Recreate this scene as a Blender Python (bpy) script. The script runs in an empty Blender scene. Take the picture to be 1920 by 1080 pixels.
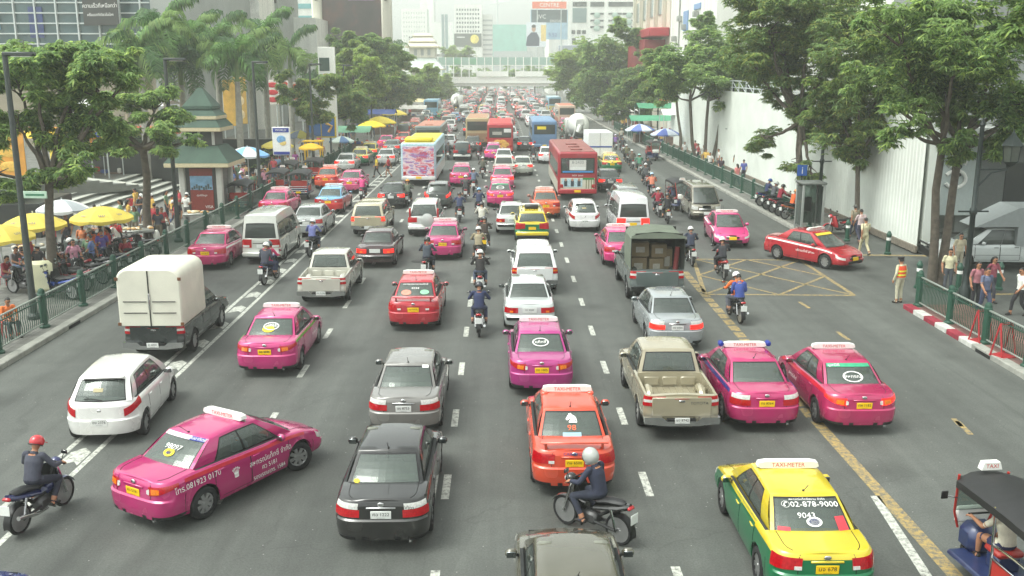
import bpy, math, random
from mathutils import Vector, Matrix, noise as mnoise
R = math.radians
PI = math.pi
rng = random.Random(7)
scene = bpy.context.scene
COL = scene.collection

# ---------------------------------------------------------------- camera, sky, sun, exposure
CAM_H, FPX = 7.8, 1800.0
PITCH, YAW = R(12.77), R(-0.70)
cd = bpy.data.cameras.new('camera'); cam = bpy.data.objects.new('camera', cd); COL.objects.link(cam)
cd.sensor_width = 36; cd.lens = 36*FPX/1920; cd.clip_start = 0.1; cd.clip_end = 4000
cam.location = (0, 0, CAM_H); cam.rotation_euler = (PI/2-PITCH, 0, YAW)
scene.camera = cam
CAMROT = cam.rotation_euler.to_matrix()

world = bpy.data.worlds.new('World'); scene.world = world; world.use_nodes = True
nt = world.node_tree; nt.nodes.clear()
SUN_EL, SUN_ROT = R(60), R(248)
sky = nt.nodes.new('ShaderNodeTexSky'); sky.sky_type = 'NISHITA'; sky.sun_disc = False
sky.sun_elevation = SUN_EL; sky.sun_rotation = SUN_ROT
sky.air_density = 1.0; sky.dust_density = 4.0; sky.ozone_density = 1.0
hsv = nt.nodes.new('ShaderNodeHueSaturation'); hsv.inputs['Saturation'].default_value = 0.10
tint = nt.nodes.new('ShaderNodeMix'); tint.data_type = 'RGBA'; tint.blend_type = 'MULTIPLY'
tint.inputs[0].default_value = 1.0; tint.inputs[7].default_value = (0.955, 1.0, 0.955, 1)
# soft overcast cloud sheet: slow large patches of brighter and darker cloud
tc = nt.nodes.new('ShaderNodeTexCoord'); cn = nt.nodes.new('ShaderNodeTexNoise')
cn.inputs['Scale'].default_value = 2.2; cn.inputs['Detail'].default_value = 6
cr = nt.nodes.new('ShaderNodeMapRange'); cr.inputs[1].default_value = .3; cr.inputs[2].default_value = .7
cr.inputs[3].default_value = 1.9; cr.inputs[4].default_value = 2.75
cl = nt.nodes.new('ShaderNodeMix'); cl.data_type = 'RGBA'; cl.blend_type = 'MULTIPLY'; cl.inputs[0].default_value = 1
bg = nt.nodes.new('ShaderNodeBackground'); bg.inputs['Strength'].default_value = 0.15
wo = nt.nodes.new('ShaderNodeOutputWorld')
nt.links.new(tc.outputs['Generated'], cn.inputs['Vector']); nt.links.new(cn.outputs[0], cr.inputs[0])
nt.links.new(sky.outputs[0], hsv.inputs['Color']); nt.links.new(hsv.outputs[0], tint.inputs[6])
nt.links.new(tint.outputs[2], cl.inputs[6]); nt.links.new(cr.outputs[0], cl.inputs[7])
nt.links.new(cl.outputs[2], bg.inputs['Color']); nt.links.new(bg.outputs[0], wo.inputs[0])

sd = bpy.data.lights.new('sun', 'SUN'); sun = bpy.data.objects.new('sun', sd); COL.objects.link(sun)
sd.energy = 1.1; sd.angle = R(25); sd.color = (1.0, .98, .90)
sun.rotation_euler = (PI/2-SUN_EL, 0, PI-SUN_ROT)
scene.view_settings.view_transform = 'Standard'; scene.view_settings.look = 'None'
scene.view_settings.gamma = 1; scene.view_settings.use_curve_mapping = False
scene.view_settings.exposure = 0.07
cy = scene.cycles
cy.use_denoising = True
cy.max_bounces = 6; cy.diffuse_bounces = 3; cy.glossy_bounces = 3; cy.transmission_bounces = 3
cy.transparent_max_bounces = 10; cy.volume_bounces = 1; cy.caustics_reflective = False; cy.caustics_refractive = False
cy.use_adaptive_sampling = True; cy.adaptive_threshold = 0.015

def P(px, py, z=0.0):
    """point of the ground (or of height z) seen at a pixel of the 1920x1080 photograph"""
    d = CAMROT @ Vector(((px-960)/FPX, (540-py)/FPX, -1))
    k = (z-CAM_H)/d.z
    return Vector((d.x*k, d.y*k, z))
def PD(px, py, y):
    """point at distance y along the road seen at a pixel"""
    d = CAMROT @ Vector(((px-960)/FPX, (540-py)/FPX, -1))
    return Vector((d.x/d.y*y, y, CAM_H+d.z/d.y*y))

# ---------------------------------------------------------------- materials
def lin(c):
    return tuple(((x/255)/12.92 if x <= 10 else ((x/255+.055)/1.055)**2.4) for x in c)
MATS = {}
def mat(name, c=(128, 128, 128), rough=.6, metal=0., coat=0., var=.12, scale=8., objcol=False, bump=0., emit=0., spec=.5, streak=False, dust=0.):
    """procedural material: base colour broken up by noise, c in 0..255"""
    if name in MATS: return MATS[name]
    m = bpy.data.materials.new(name); m.use_nodes = True; MATS[name] = m
    t = m.node_tree; b = t.nodes['Principled BSDF']
    col = lin(c)+(1,)
    if objcol:
        src = t.nodes.new('ShaderNodeObjectInfo').outputs['Color']
    else:
        rgb = t.nodes.new('ShaderNodeRGB'); rgb.outputs[0].default_value = col; src = rgb.outputs[0]
    if var:
        tcn = t.nodes.new('ShaderNodeTexCoord'); n = t.nodes.new('ShaderNodeTexNoise')
        n.inputs['Scale'].default_value = scale; n.inputs['Detail'].default_value = 2 if objcol else 5
        if streak:
            mp = t.nodes.new('ShaderNodeMapping'); mp.inputs['Scale'].default_value = (1, 1, .07); t.links.new(tcn.outputs['Object'], mp.inputs[0]); t.links.new(mp.outputs[0], n.inputs['Vector'])
        else: t.links.new(tcn.outputs['Object'], n.inputs['Vector'])
        mr = t.nodes.new('ShaderNodeMapRange'); mr.inputs[1].default_value = .3; mr.inputs[2].default_value = .7
        mr.inputs[3].default_value = 1-var; mr.inputs[4].default_value = 1+var
        t.links.new(n.outputs[0], mr.inputs[0])
        mx = t.nodes.new('ShaderNodeMix'); mx.data_type = 'RGBA'; mx.blend_type = 'MULTIPLY'; mx.inputs[0].default_value = 1
        t.links.new(src, mx.inputs[6]); t.links.new(mr.outputs[0], mx.inputs[7]); src = mx.outputs[2]
        if bump:
            bp = t.nodes.new('ShaderNodeBump'); bp.inputs['Strength'].default_value = bump; bp.inputs['Distance'].default_value = .02
            t.links.new(n.outputs[0], bp.inputs['Height']); t.links.new(bp.outputs[0], b.inputs['Normal'])
    if dust:     # a film of road dust, patchy
        n2 = t.nodes.new('ShaderNodeTexNoise'); n2.inputs['Scale'].default_value = 2.3; n2.inputs['Detail'].default_value = 2.5; n2.inputs['Roughness'].default_value = .45; t.links.new(tcn.outputs['Object'], n2.inputs['Vector'])
        m2 = t.nodes.new('ShaderNodeMapRange'); m2.inputs[1].default_value = .35; m2.inputs[2].default_value = .75; m2.inputs[3].default_value = dust*.4; m2.inputs[4].default_value = dust*1.8; t.links.new(n2.outputs[0], m2.inputs[0])
        mx2 = t.nodes.new('ShaderNodeMix'); mx2.data_type = 'RGBA'; mx2.inputs[7].default_value = (.30, .29, .26, 1); t.links.new(m2.outputs[0], mx2.inputs[0]); t.links.new(src, mx2.inputs[6]); src = mx2.outputs[2]
        m3 = t.nodes.new('ShaderNodeMath'); m3.operation = 'MULTIPLY_ADD'; m3.inputs[1].default_value = .7; m3.inputs[2].default_value = rough-.08; t.links.new(m2.outputs[0], m3.inputs[0]); t.links.new(m3.outputs[0], b.inputs['Roughness'])
    t.links.new(src, b.inputs['Base Color'])
    b.inputs['Roughness'].default_value = rough; b.inputs['Metallic'].default_value = metal
    b.inputs['Coat Weight'].default_value = coat; b.inputs['Coat Roughness'].default_value = .03
    b.inputs['Specular IOR Level'].default_value = spec
    if emit:
        t.links.new(src, b.inputs['Emission Color']); b.inputs['Emission Strength'].default_value = emit
    return m
PAINT = mat('car_paint', rough=.30, metal=.15, coat=.9, objcol=True, var=.05, scale=3, dust=.045)
PAINT_LOW = mat('car_paint_lower', rough=.30, metal=.15, coat=.9, objcol=True, var=.05, scale=3, dust=.065)
CLOTH = mat('dyed', rough=.8, objcol=True, var=.1, scale=6)
GREEN_PAINT = mat('green_taxi_paint', (0, 104, 62), .32, .1, .8, .05, 3)
RUBBER = mat('rubber', (26, 26, 27), .8, var=.2)
TRIM = mat('black_trim', (18, 18, 19), .45, var=.1)
UNDER = mat('underbody', (10, 10, 10), .9, var=.2)
CHROME = mat('chrome', (205, 205, 205), .15, 1., var=.04)
MIRROR = mat('mirror_glass', (120, 126, 126), .08, 1., var=.04)
ALLOY = mat('alloy', (178, 178, 178), .3, .8, var=.08)
INT_G = mat('seat_fabric', (120, 122, 112), .85, var=.12)
INT_D = mat('cabin_dark', (36, 38, 38), .8, var=.2)
RED_L = mat('red_lens', (170, 8, 22), .12, coat=.6, var=.25, scale=30)
LIT_L = mat('lit_brake_lens', (255, 40, 30), .12, coat=.6, var=.2, scale=30, emit=1.2)
CLR_L = mat('clear_lens', (205, 205, 200), .1, coat=.8, var=.2, scale=30)
AMB_L = mat('amber_lens', (225, 120, 25), .12, coat=.6, var=.2, scale=30)
PLATE_W = mat('white_plate', (222, 224, 220), .5, var=.04)
PLATE_Y = mat('yellow_plate', (245, 200, 10), .5, var=.04)
WHITE = mat('white_plastic', (230, 230, 224), .4, var=.06)
INK = mat('black_ink', (20, 20, 20), .6, var=0)
INK_W = mat('white_ink', (235, 235, 230), .6, var=0)
INK_R = mat('red_ink', (200, 60, 50), .6, var=0)
INK_B = mat('blue_ink', (30, 50, 140), .6, var=0)
INK_G = mat('green_ink', (20, 120, 80), .6, var=0)
INK_O = mat('orange_ink', (235, 110, 70), .6, var=0)
INK_Y = mat('yellow_ink', (240, 215, 40), .6, var=0)

def glass_mat(name, tintc, dens):
    m = bpy.data.materials.new(name); m.use_nodes = True; t = m.node_tree; t.nodes.clear(); MATS[name] = m
    o = t.nodes.new('ShaderNodeOutputMaterial'); mx = t.nodes.new('ShaderNodeMixShader')
    tr = t.nodes.new('ShaderNodeBsdfTransparent'); tr.inputs[0].default_value = lin(tintc)+(1,)
    df = t.nodes.new('ShaderNodeBsdfDiffuse'); df.inputs[0].default_value = lin((128, 138, 132))+(1,)
    m2 = t.nodes.new('ShaderNodeMixShader'); m2.inputs[0].default_value = dens
    gl = t.nodes.new('ShaderNodeBsdfGlossy'); gl.inputs['Roughness'].default_value = .03
    gl.inputs[0].default_value = (.95, 1, .97, 1)
    fr = t.nodes.new('ShaderNodeFresnel'); fr.inputs[0].default_value = 1.6
    t.links.new(tr.outputs[0], m2.inputs[1]); t.links.new(df.outputs[0], m2.inputs[2])
    t.links.new(fr.outputs[0], mx.inputs[0]); t.links.new(m2.outputs[0], mx.inputs[1]); t.links.new(gl.outputs[0], mx.inputs[2])
    t.links.new(mx.outputs[0], o.inputs[0])
    return m
GLASS = glass_mat('car_glass', (178, 194, 186), .30)
GLASS_D = glass_mat('dark_car_glass', (90, 98, 96), .22)

# ---------------------------------------------------------------- mesh builder
class MB:
    def __init__(s): s.v = []; s.f = []; s.mi = []; s.mats = []
    def m(s, mt):
        if mt not in s.mats: s.mats.append(mt)
        return s.mats.index(mt)
    def add(s, vs, fs, mt, xf=None):
        k = len(s.v); i = s.m(mt)
        s.v += [tuple(xf @ Vector(p)) for p in vs] if xf is not None else [tuple(p) for p in vs]
        s.f += [tuple(k+j for j in f) for f in fs]; s.mi += [i]*len(fs)
        return s
    def quad(s, a, b, c, d, mt): return s.add([a, b, c, d], [(0, 1, 2, 3)], mt)
    def box(s, c, d, mt, bev=0., rz=0., xf=None):
        hx, hy, hz = d[0]/2, d[1]/2, d[2]/2; b = min(bev, hx*.9, hy*.9, hz*.9)
        M = Matrix.Translation(c) @ Matrix.Rotation(rz, 4, 'Z')
        if xf is not None: M = xf @ M
        if b <= 0:
            vs = [(x*hx, y*hy, z*hz) for x in (-1, 1) for y in (-1, 1) for z in (-1, 1)]
            fs = [(0, 1, 3, 2), (4, 6, 7, 5), (0, 4, 5, 1), (2, 3, 7, 6), (0, 2, 6, 4), (1, 5, 7, 3)]
            return s.add(vs, fs, mt, M)
        vs = []; idx = {}
        for x in (-1, 1):
            for y in (-1, 1):
                for z in (-1, 1):
                    for a in range(3):
                        o = [hx-b, hy-b, hz-b]; o[a] = (hx, hy, hz)[a]
                        idx[(x, y, z, a)] = len(vs); vs.append((x*o[0], y*o[1], z*o[2]))
        fs = []
        S = (-1, 1)
        for q in S:
            fs.append([idx[(q, y, z, 0)] for y, z in ((-1, -1), (1, -1), (1, 1), (-1, 1))][::q])
            fs.append([idx[(x, q, z, 1)] for x, z in ((-1, -1), (-1, 1), (1, 1), (1, -1))][::q])
            fs.append([idx[(x, y, q, 2)] for x, y in ((-1, -1), (1, -1), (1, 1), (-1, 1))][::q])
        for p in S:
            for q in S:
                fs.append([idx[(p, q, -1, 0)], idx[(p, q, -1, 1)], idx[(p, q, 1, 1)], idx[(p, q, 1, 0)]][::p*q])
                fs.append([idx[(p, -1, q, 2)], idx[(p, -1, q, 0)], idx[(p, 1, q, 0)], idx[(p, 1, q, 2)]][::p*q])
                fs.append([idx[(-1, p, q, 1)], idx[(-1, p, q, 2)], idx[(1, p, q, 2)], idx[(1, p, q, 1)]][::p*q])
                for r in S: fs.append([idx[(p, q, r, 0)], idx[(p, q, r, 1)], idx[(p, q, r, 2)]][::p*q*r])
        return s.add(vs, fs, mt, M)
    def tube(s, pts, r, mt, n=8, cap=True, xf=None):
        pts = [Vector(p) for p in pts]; k = len(pts)
        rr = r if isinstance(r, (list, tuple)) else [r]*k
        vs = []; fs = []
        t0 = (pts[1]-pts[0]).normalized()
        up = Vector((0, 0, 1)) if abs(t0.z) < .9 else Vector((0, 1, 0))
        nx = t0.cross(up).normalized()
        for i, p in enumerate(pts):
            t = (pts[min(i+1, k-1)]-pts[max(i-1, 0)]).normalized()
            nx = (nx-t*nx.dot(t)); nx = nx.normalized() if nx.length > 1e-6 else t.orthogonal().normalized()
            ny = t.cross(nx)
            for j in range(n):
                a = 2*PI*j/n; vs.append(p+(nx*math.cos(a)+ny*math.sin(a))*rr[i])
        for i in range(k-1):
            for j in range(n):
                fs.append((i*n+j, i*n+(j+1) % n, (i+1)*n+(j+1) % n, (i+1)*n+j))
        if cap: fs += [tuple(range(n))[::-1], tuple((k-1)*n+j for j in range(n))]
        return s.add(vs, fs, mt, xf)
    def lathe(s, prof, mt, n=16, xf=None, closed=False, cap=True):
        vs = []; fs = []; k = len(prof)
        for r, z in prof:
            for j in range(n):
                a = 2*PI*j/n; vs.append((r*math.cos(a), r*math.sin(a), z))
        for i in range(k-1 if not closed else k):
            q = (i+1) % k
            for j in range(n): fs.append((i*n+j, i*n+(j+1) % n, q*n+(j+1) % n, q*n+j))
        if not closed and cap:
            if prof[0][0] > 1e-4: fs.append(tuple(range(n))[::-1])
            if prof[-1][0] > 1e-4: fs.append(tuple((k-1)*n+j for j in range(n)))
        return s.add(vs, fs, mt, xf)
    def ball(s, c, r, mt, n=12, k=8, xf=None):
        rx, ry, rz = r if isinstance(r, (tuple, list)) else (r, r, r)
        M = Matrix.Translation(c) @ Matrix.Diagonal((rx, ry, rz, 1))
        if xf is not None: M = xf @ M
        return s.lathe([(max(math.sin(PI*i/k), 1e-5), -math.cos(PI*i/k)) for i in range(k+1)], mt, n, M)
    def grid(s, rows, mt, flip=False, wrap=False):
        nr, nc = len(rows), len(rows[0]); vs = [p for r in rows for p in r]; fs = []
        for i in range(nr-1):
            for j in range(nc-1 if not wrap else nc):
                q = (i*nc+j, i*nc+(j+1) % nc, (i+1)*nc+(j+1) % nc, (i+1)*nc+j)
                fs.append(q[::-1] if flip else q)
        return s.add(vs, fs, mt)
    def prism(s, poly, y0, y1, mt, xf=None):
        """polygon in x,z pushed along y"""
        n = len(poly); vs = [(x, y0, z) for x, z in poly]+[(x, y1, z) for x, z in poly]
        fs = [tuple(range(n)), tuple(range(n, 2*n))[::-1]]+[(j, j+n, (j+1) % n+n, (j+1) % n) for j in range(n)]
        return s.add(vs, fs, mt, xf)
    def join(s, other, xf=None):
        k = len(s.v); s.v += [tuple(xf @ Vector(p)) for p in other.v] if xf is not None else other.v
        s.f += [tuple(k+j for j in f) for f in other.f]; mp = [s.m(x) for x in other.mats]
        s.mi += [mp[i] for i in other.mi]; return s
    def mesh(s, name, ang=38):
        me = bpy.data.meshes.new(name); me.from_pydata([tuple(p) for p in s.v], [], s.f)
        for x in s.mats: me.materials.append(x)
        me.polygons.foreach_set('material_index', s.mi); me.update()
        if ang:
            me.polygons.foreach_set('use_smooth', [True]*len(me.polygons)); me.set_sharp_from_angle(angle=R(ang))
        return me
    def build(s, name, parent=None, loc=(0, 0, 0), rz=0., ang=38, color=None):
        return put(name, s.mesh(name, ang), parent, loc, rz, color)
def put(name, me, parent=None, loc=(0, 0, 0), rz=0., color=None):
    o = bpy.data.objects.new(name, me); COL.objects.link(o); o.parent = parent
    o.location = loc; o.rotation_euler = (0, 0, rz)
    if color: o.color = tuple(color)+(1,)
    return o
def empty(name, loc=(0, 0, 0), rz=0., parent=None):
    o = bpy.data.objects.new(name, None); COL.objects.link(o); o.location = loc; o.rotation_euler = (0, 0, rz); o.parent = parent
    o.empty_display_size = .2
    return o
def tag(o, label=None, cat=None, group=None, kind=None):
    for k, x in (('label', label), ('category', cat), ('group', group), ('kind', kind)):
        if x: o[k] = x
    return o
def clone(o, parent=None, hook=None):
    c = o.copy(); COL.objects.link(c); c.parent = parent
    if hook: hook(c)
    for ch in list(o.children): clone(ch, c, hook)
    return c
PROTO = []      # prototypes: removed at the end
def proto(o): PROTO.append(o); return o
def kill(o):
    for ch in list(o.children): kill(ch)
    bpy.data.objects.remove(o)
def flat(o):
    """one joined mesh of a thing and all its parts (for copies too far away to show parts)"""
    mb = MB()
    def rec(q, M):
        M2 = M @ q.matrix_basis
        if q.type == 'MESH':
            me = q.data; k = len(mb.v); mb.v += [tuple(M2 @ v.co) for v in me.vertices]
            ids = [mb.m(x) for x in me.materials]
            for p in me.polygons: mb.f.append(tuple(k+i for i in p.vertices)); mb.mi.append(ids[p.material_index] if ids else mb.m(TRIM))
        for ch in q.children: rec(ch, M2)
    M0 = o.matrix_basis.inverted()
    rec(o, M0)
    return mb
TXT = {}
def text_mb(body, size, mt, align='CENTER'):
    """flat lettering in the x,z plane facing -y"""
    key = (body, align)
    if key not in TXT:
        c = bpy.data.curves.new('lettering', 'FONT'); c.body = body; c.align_x = align; c.align_y = 'CENTER'; c.size = 1; c.resolution_u = 2
        o = bpy.data.objects.new('lettering', c); COL.objects.link(o)
        me = bpy.data.meshes.new_from_object(o.evaluated_get(bpy.context.evaluated_depsgraph_get()))
        TXT[key] = ([(v.co.x, 0, v.co.y) for v in me.vertices], [tuple(p.vertices) for p in me.polygons])
        bpy.data.objects.remove(o); bpy.data.meshes.remove(me)
    vs, fs = TXT[key]
    mb = MB(); mb.add([(x*size, 0, z*size) for x, y, z in vs], fs, mt); return mb
# ---------------------------------------------------------------- cars
def interp(tab, x):
    if x <= tab[0][0]: return tab[0][1]
    for (a, b), (c, d) in zip(tab, tab[1:]):
        if x <= c:
            t = (x-a)/(c-a); return b+(d-b)*t
    return tab[-1][1]
def smooth_tab(tab, x):
    if x <= tab[0][0]: return tab[0][1]
    for i, ((a, b), (c, d)) in enumerate(zip(tab, tab[1:])):
        if x <= c:
            m0 = (d-tab[i-1][1])/(c-tab[i-1][0]) if i else (d-b)/(c-a)
            m1 = (tab[i+2][1]-b)/(tab[i+2][0]-a) if i+2 < len(tab) else (d-b)/(c-a)
            h = c-a; t = (x-a)/h
            return (2*t**3-3*t*t+1)*b+(t**3-2*t*t+t)*h*m0+(-2*t**3+3*t*t)*d+(t**3-t*t)*h*m1
    return tab[-1][1]

class Body:
    """lofted car body; forward is +y, origin on the ground in the middle"""
    def __init__(s, **k):
        s.__dict__.update(dict(L=4.5, W=1.72, zb=.22, c=.30, m=5., R=.31, ra=.37, yf=1.32, yr=-1.28, bed=None, cabin=None, ledge=.55,
                               top=[(-2.25, .98), (2.25, .7)], taper=.05, roff=.05, foff=.05, topw=.90, ledge_z=None), **k)
        s.Wh = s.W/2
        lz = s.ledge
        s.lev = [(0, .945, .03), (.12, .975, .008), (.3, .995, 0), (lz-.04, 1.0, 0), (lz, .995, s.roff*.75), (lz+.16, .99, s.roff), (.88, .97, s.roff*1.3), (.96, .945, s.roff*1.6), (1, s.topw, s.roff*2.0)]
    def width(s, y):
        d = s.L/2-abs(y); w = s.Wh*(1-s.taper*(abs(y)/(s.L/2))**3)
        if d < s.c:
            t = max(d/s.c, 0); w *= max(1-(1-t)**1.7, 0)**(1/s.m)
        return w
    def prof(s, y, t):
        ws = interp([(a, b) for a, b, c in s.lev], t); off = interp([(a, c) for a, b, c in s.lev], t)
        d = s.L/2-abs(y); e = max(0, min(1, (.9-d)/.6)); e = e*e*(3-2*e)
        yy = y-math.copysign(off*e*(1 if y < 0 else s.foff/s.roff if s.roff else 1), y)
        x = s.width(y)*ws
        zt = smooth_tab(s.top, y); zb = s.zb+.05*e
        z = zb+(zt-zb)*t
        for yw in (s.yf, s.yr):
            q = s.ra**2-(y-yw)**2
            if q > 0: z = max(z, s.R+math.sqrt(q)+t*.02)
        return Vector((x, yy, z))
    def stations(s):
        ys = []
        for t in (0, .0004, .003, .012, .035, .09, .18, .32, .52, .76, 1): ys += [s.L/2-t*s.c, -s.L/2+t*s.c]
        n = 15
        for yw in (s.yf, s.yr):
            ys += [yw+s.ra*math.cos(PI*i/n)*.9999 for i in range(n+1)]+[yw-s.ra-.004, yw+s.ra+.004]
        y = -s.L/2+s.c
        while y < s.L/2-s.c: ys.append(y); y += .2
        for e in (s.cabin or ()): ys.append(e)
        if s.bed: ys += [s.bed[0]-.03, s.bed[0], s.bed[1], s.bed[1]+.03]
        ys = sorted(ys); out = [ys[0]]
        for y in ys[1:]:
            if y-out[-1] > 2e-4: out.append(y)
        return out
    def mesh(s, low=None):
        mb = MB(); ts = [l[0] for l in s.lev]; ys = s.stations()
        for sg in (1, -1):
            rows = []
            for y in ys: rows.append([Vector((p.x*sg, p.y, p.z)) for p in (s.prof(y, t) for t in ts)])
            k = len(ts)-3 if low else 0
            if low:
                mb.grid([r[:k+1] for r in rows], low, flip=sg < 0); mb.grid([r[k:] for r in rows], PAINT, flip=sg < 0)
            else: mb.grid(rows, PAINT, flip=sg < 0)
        fr = [1, .93, .8, .55, .28, 0, -.28, -.55, -.8, -.93, -1]
        rows = []; tags = []
        for y in ys:
            e = s.prof(y, 1); w = e.x
            inb = s.bed and s.bed[0] <= y <= s.bed[1]; inc = s.cabin and s.cabin[0] < y < s.cabin[1]
            r = []
            for q in fr:
                z = e.z+.045*(1-q*q)*min(1, w/.5)
                if inb: z = e.z if abs(q) > .9 else (s.zb+.36)
                if inc and abs(q) < .9: z = e.z-.14
                x = w*q
                if inb and .79 < abs(q) < .81: x = w*.915*(1 if q > 0 else -1)
                r.append(Vector((x, e.y, z)))
            rows.append(r); tags.append(inc)
        for i in range(len(rows)-1): mb.grid(rows[i:i+2], INT_D if (tags[i] and tags[i+1]) else PAINT, flip=True)
        # underbody
        mb.box((0, 0, .47), (s.W*.70, s.L-.5, .46), UNDER)
        return mb
    def patch(s, ya, yb, ta, tb, mt, off=.006, n=8, m=4, sg=1, mb=None, ta2=None, tb2=None, geo=1.):
        """skin piece between stations ya..yb and levels ta..tb (ta2/tb2: levels at yb), set proud of the body"""
        mb = mb or MB(); ta2 = ta if ta2 is None else ta2; tb2 = tb if tb2 is None else tb2
        def S(u, v):
            uu = u**geo; y = ya+(yb-ya)*uu; lo = ta+(ta2-ta)*u; hi = tb+(tb2-tb)*u
            return s.prof(y, lo+(hi-lo)*v)
        rows = []
        for i in range(-1, n+2):
            r = []
            for j in range(-1, m+2):
                u = min(max(i/n, 0), 1); v = min(max(j/m, 0), 1)
                p = S(u, v); du = S(min(u+.02, 1), v)-S(max(u-.02, 0), v); dv = S(u, min(v+.02, 1))-S(u, max(v-.02, 0))
                nn = du.cross(dv); nn = nn.normalized() if nn.length > 1e-9 else Vector((0, -1, 0))
                if nn.x < -.01 or (abs(nn.x) <= .01 and nn.y*p.y < 0): nn = -nn
                o = off if (0 <= i <= n and 0 <= j <= m) else -.004
                q = p+nn*o; r.append(Vector((q.x*sg, q.y, q.z)))
            rows.append(r)
        flip = (sg > 0) == (yb < ya)
        mb.grid(rows, mt, flip=flip); return mb

def greenhouse(parts, base, top, crown, windows, glass=GLASS, paint=PAINT, bulge=.03, name='roof', rk=.02):
    """base=(y rear, y front, half width rear, half width front, z rear, z front, bow rear, bow front); top the same.
    windows: list of (wall, u0, u1, v0, v1, part name). Adds meshes to dict parts"""
    mb = MB()
    byr, byf, bwr, bwf, bzr, bzf, bbr, bbf = base; tyr, tyf, twr, twf, tzr, tzf, tbr, tbf = top
    def top_pt(x01, f):       # x01 -1..1, f 0 rear..1 front
        w = twr+(twf-twr)*f; x = x01*w
        yr = tyr-tbr*(1-x01*x01); yf = tyf+tbf*(1-x01*x01); y = yr+(yf-yr)*f
        z = tzr+(tzf-tzr)*f+crown*(1-x01*x01)*.6+crown*4*f*(1-f)
        return Vector((x, y, z))
    def base_pt(x01, f):
        w = bwr+(bwf-bwr)*f; x = x01*w
        yr = byr-bbr*(1-x01*x01); yf = byf+bbf*(1-x01*x01)
        return Vector((x, yr+(yf-yr)*f, bzr+(bzf-bzr)*f))
    def wall(kind, u, v):
        if kind == 'rear': a, b = base_pt(2*u-1, 0), top_pt(2*u-1, 0); n = Vector((0, -1, .5))
        elif kind == 'front': a, b = base_pt(2*u-1, 1), top_pt(2*u-1, 1); n = Vector((0, 1, .6))
        elif kind == 'right': a, b = base_pt(1, u), top_pt(1, u); n = Vector((1, 0, .25))
        else: a, b = base_pt(-1, u), top_pt(-1, u); n = Vector((-1, 0, .25))
        return a.lerp(b, v)+n*bulge*4*v*(1-v)*(1 if kind not in ('rear', 'front') else 1.3*(4*u*(1-u))**.5)
    for kind in ('rear', 'front', 'right', 'left'):
        ws = [w for w in windows if w[0] == kind]
        t = .018
        ub = {0, 1}; vb = {0, 1}
        for q in range(1, 10): ub.add(q/10)
        for _, u0, u1, v0, v1, nm in ws:
            ub |= {u0, u1, max(0, u0-t), min(1, u1+t)}; vb |= {v0, v1, max(0, v0-.05), min(1, v1+.05)}
            for q in (.25, .5, .75): vb.add(v0+(v1-v0)*q)
        if not ws: vb |= {.25, .5, .75}
        ub = sorted(ub); vb = sorted(vb)
        flip = kind in ('front', 'left')
        for i in range(len(ub)-1):
            for j in range(len(vb)-1):
                um, vm = (ub[i]+ub[i+1])/2, (vb[j]+vb[j+1])/2
                q = [wall(kind, ub[i], vb[j]), wall(kind, ub[i+1], vb[j]), wall(kind, ub[i+1], vb[j+1]), wall(kind, ub[i], vb[j+1])]
                if kind in ('front', 'left'): q = q[::-1]
                tgt, mt = mb, paint
                for _, u0, u1, v0, v1, nm in ws:
                    if u0 < um < u1 and v0 < vm < v1:
                        tgt = parts.setdefault(nm, MB()); mt = glass; break
                    if u0-t < um < u1+t and v0-.05 < vm < v1+.05: mt = TRIM
                tgt.add(q, [(0, 1, 2, 3)], mt)
    # roof with a rounded rim
    n, m = 10, 8; rows = []
    for i in range(-1, n+2):
        f = min(max(i/n, 0), 1); r = []
        for j in range(-1, m+2):
            x = min(max(2*j/m-1, -1), 1); p = top_pt(x, f)
            if 0 <= i <= n and 0 <= j <= m:
                c = top_pt(0, .5); k = rk+.02
                p = Vector((p.x*(1-k*1.6), c.y+(p.y-c.y)*(1-k), p.z+.028))
            r.append(p)
        rows.append(r)
    mb.grid(rows, paint, flip=True)
    parts[name] = mb
    return wall, top_pt

def wheel_parts(Rw, w=.2, spokes=5, steel=False):
    tyre = MB(); rim = MB(); rot = Matrix.Rotation(PI/2, 4, 'Y')
    prof = [(Rw*.64, -w/2), (Rw*.93, -w/2), (Rw*.985, -w*.42), (Rw, -w*.3), (Rw, w*.3), (Rw*.985, w*.42), (Rw*.93, w/2), (Rw*.64, w/2)]
    tyre.lathe(prof, RUBBER, 24, rot, closed=True)
    rim.lathe([(Rw*.66, w*.48), (Rw*.66, w*.36), (Rw*.58, w*.3), (Rw*.58, -w*.3)], ALLOY, 20, rot, cap=False)
    rim.lathe([(1e-4, w*.08), (Rw*.6, w*.06)], UNDER, 16, rot, cap=False)
    rim.lathe([(1e-4, w*.44), (Rw*.12, w*.43), (Rw*.15, w*.3)], ALLOY, 12, rot)
    for k in range(spokes):
        a = 2*PI*k/spokes+.3
        X = Matrix.Rotation(a, 4, 'X')
        if steel: rim.box((w*.33, 0, Rw*.36), (w*.12, Rw*.42, Rw*.55), ALLOY, .01, xf=X)
        else: rim.add([(w*.4, -Rw*.09, Rw*.1), (w*.4, Rw*.09, Rw*.1), (w*.42, Rw*.13, Rw*.62), (w*.42, -Rw*.13, Rw*.62),
                       (w*.15, -Rw*.09, Rw*.1), (w*.15, Rw*.09, Rw*.1), (w*.15, Rw*.13, Rw*.62), (w*.15, -Rw*.13, Rw*.62)],
                      [(0, 1, 2, 3), (0, 4, 5, 1), (1, 5, 6, 2), (3, 2, 6, 7), (0, 3, 7, 4)], ALLOY, X)
    return tyre.mesh('tyre', 50), rim.mesh('rim', 40)
WHEELS = {}
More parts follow.
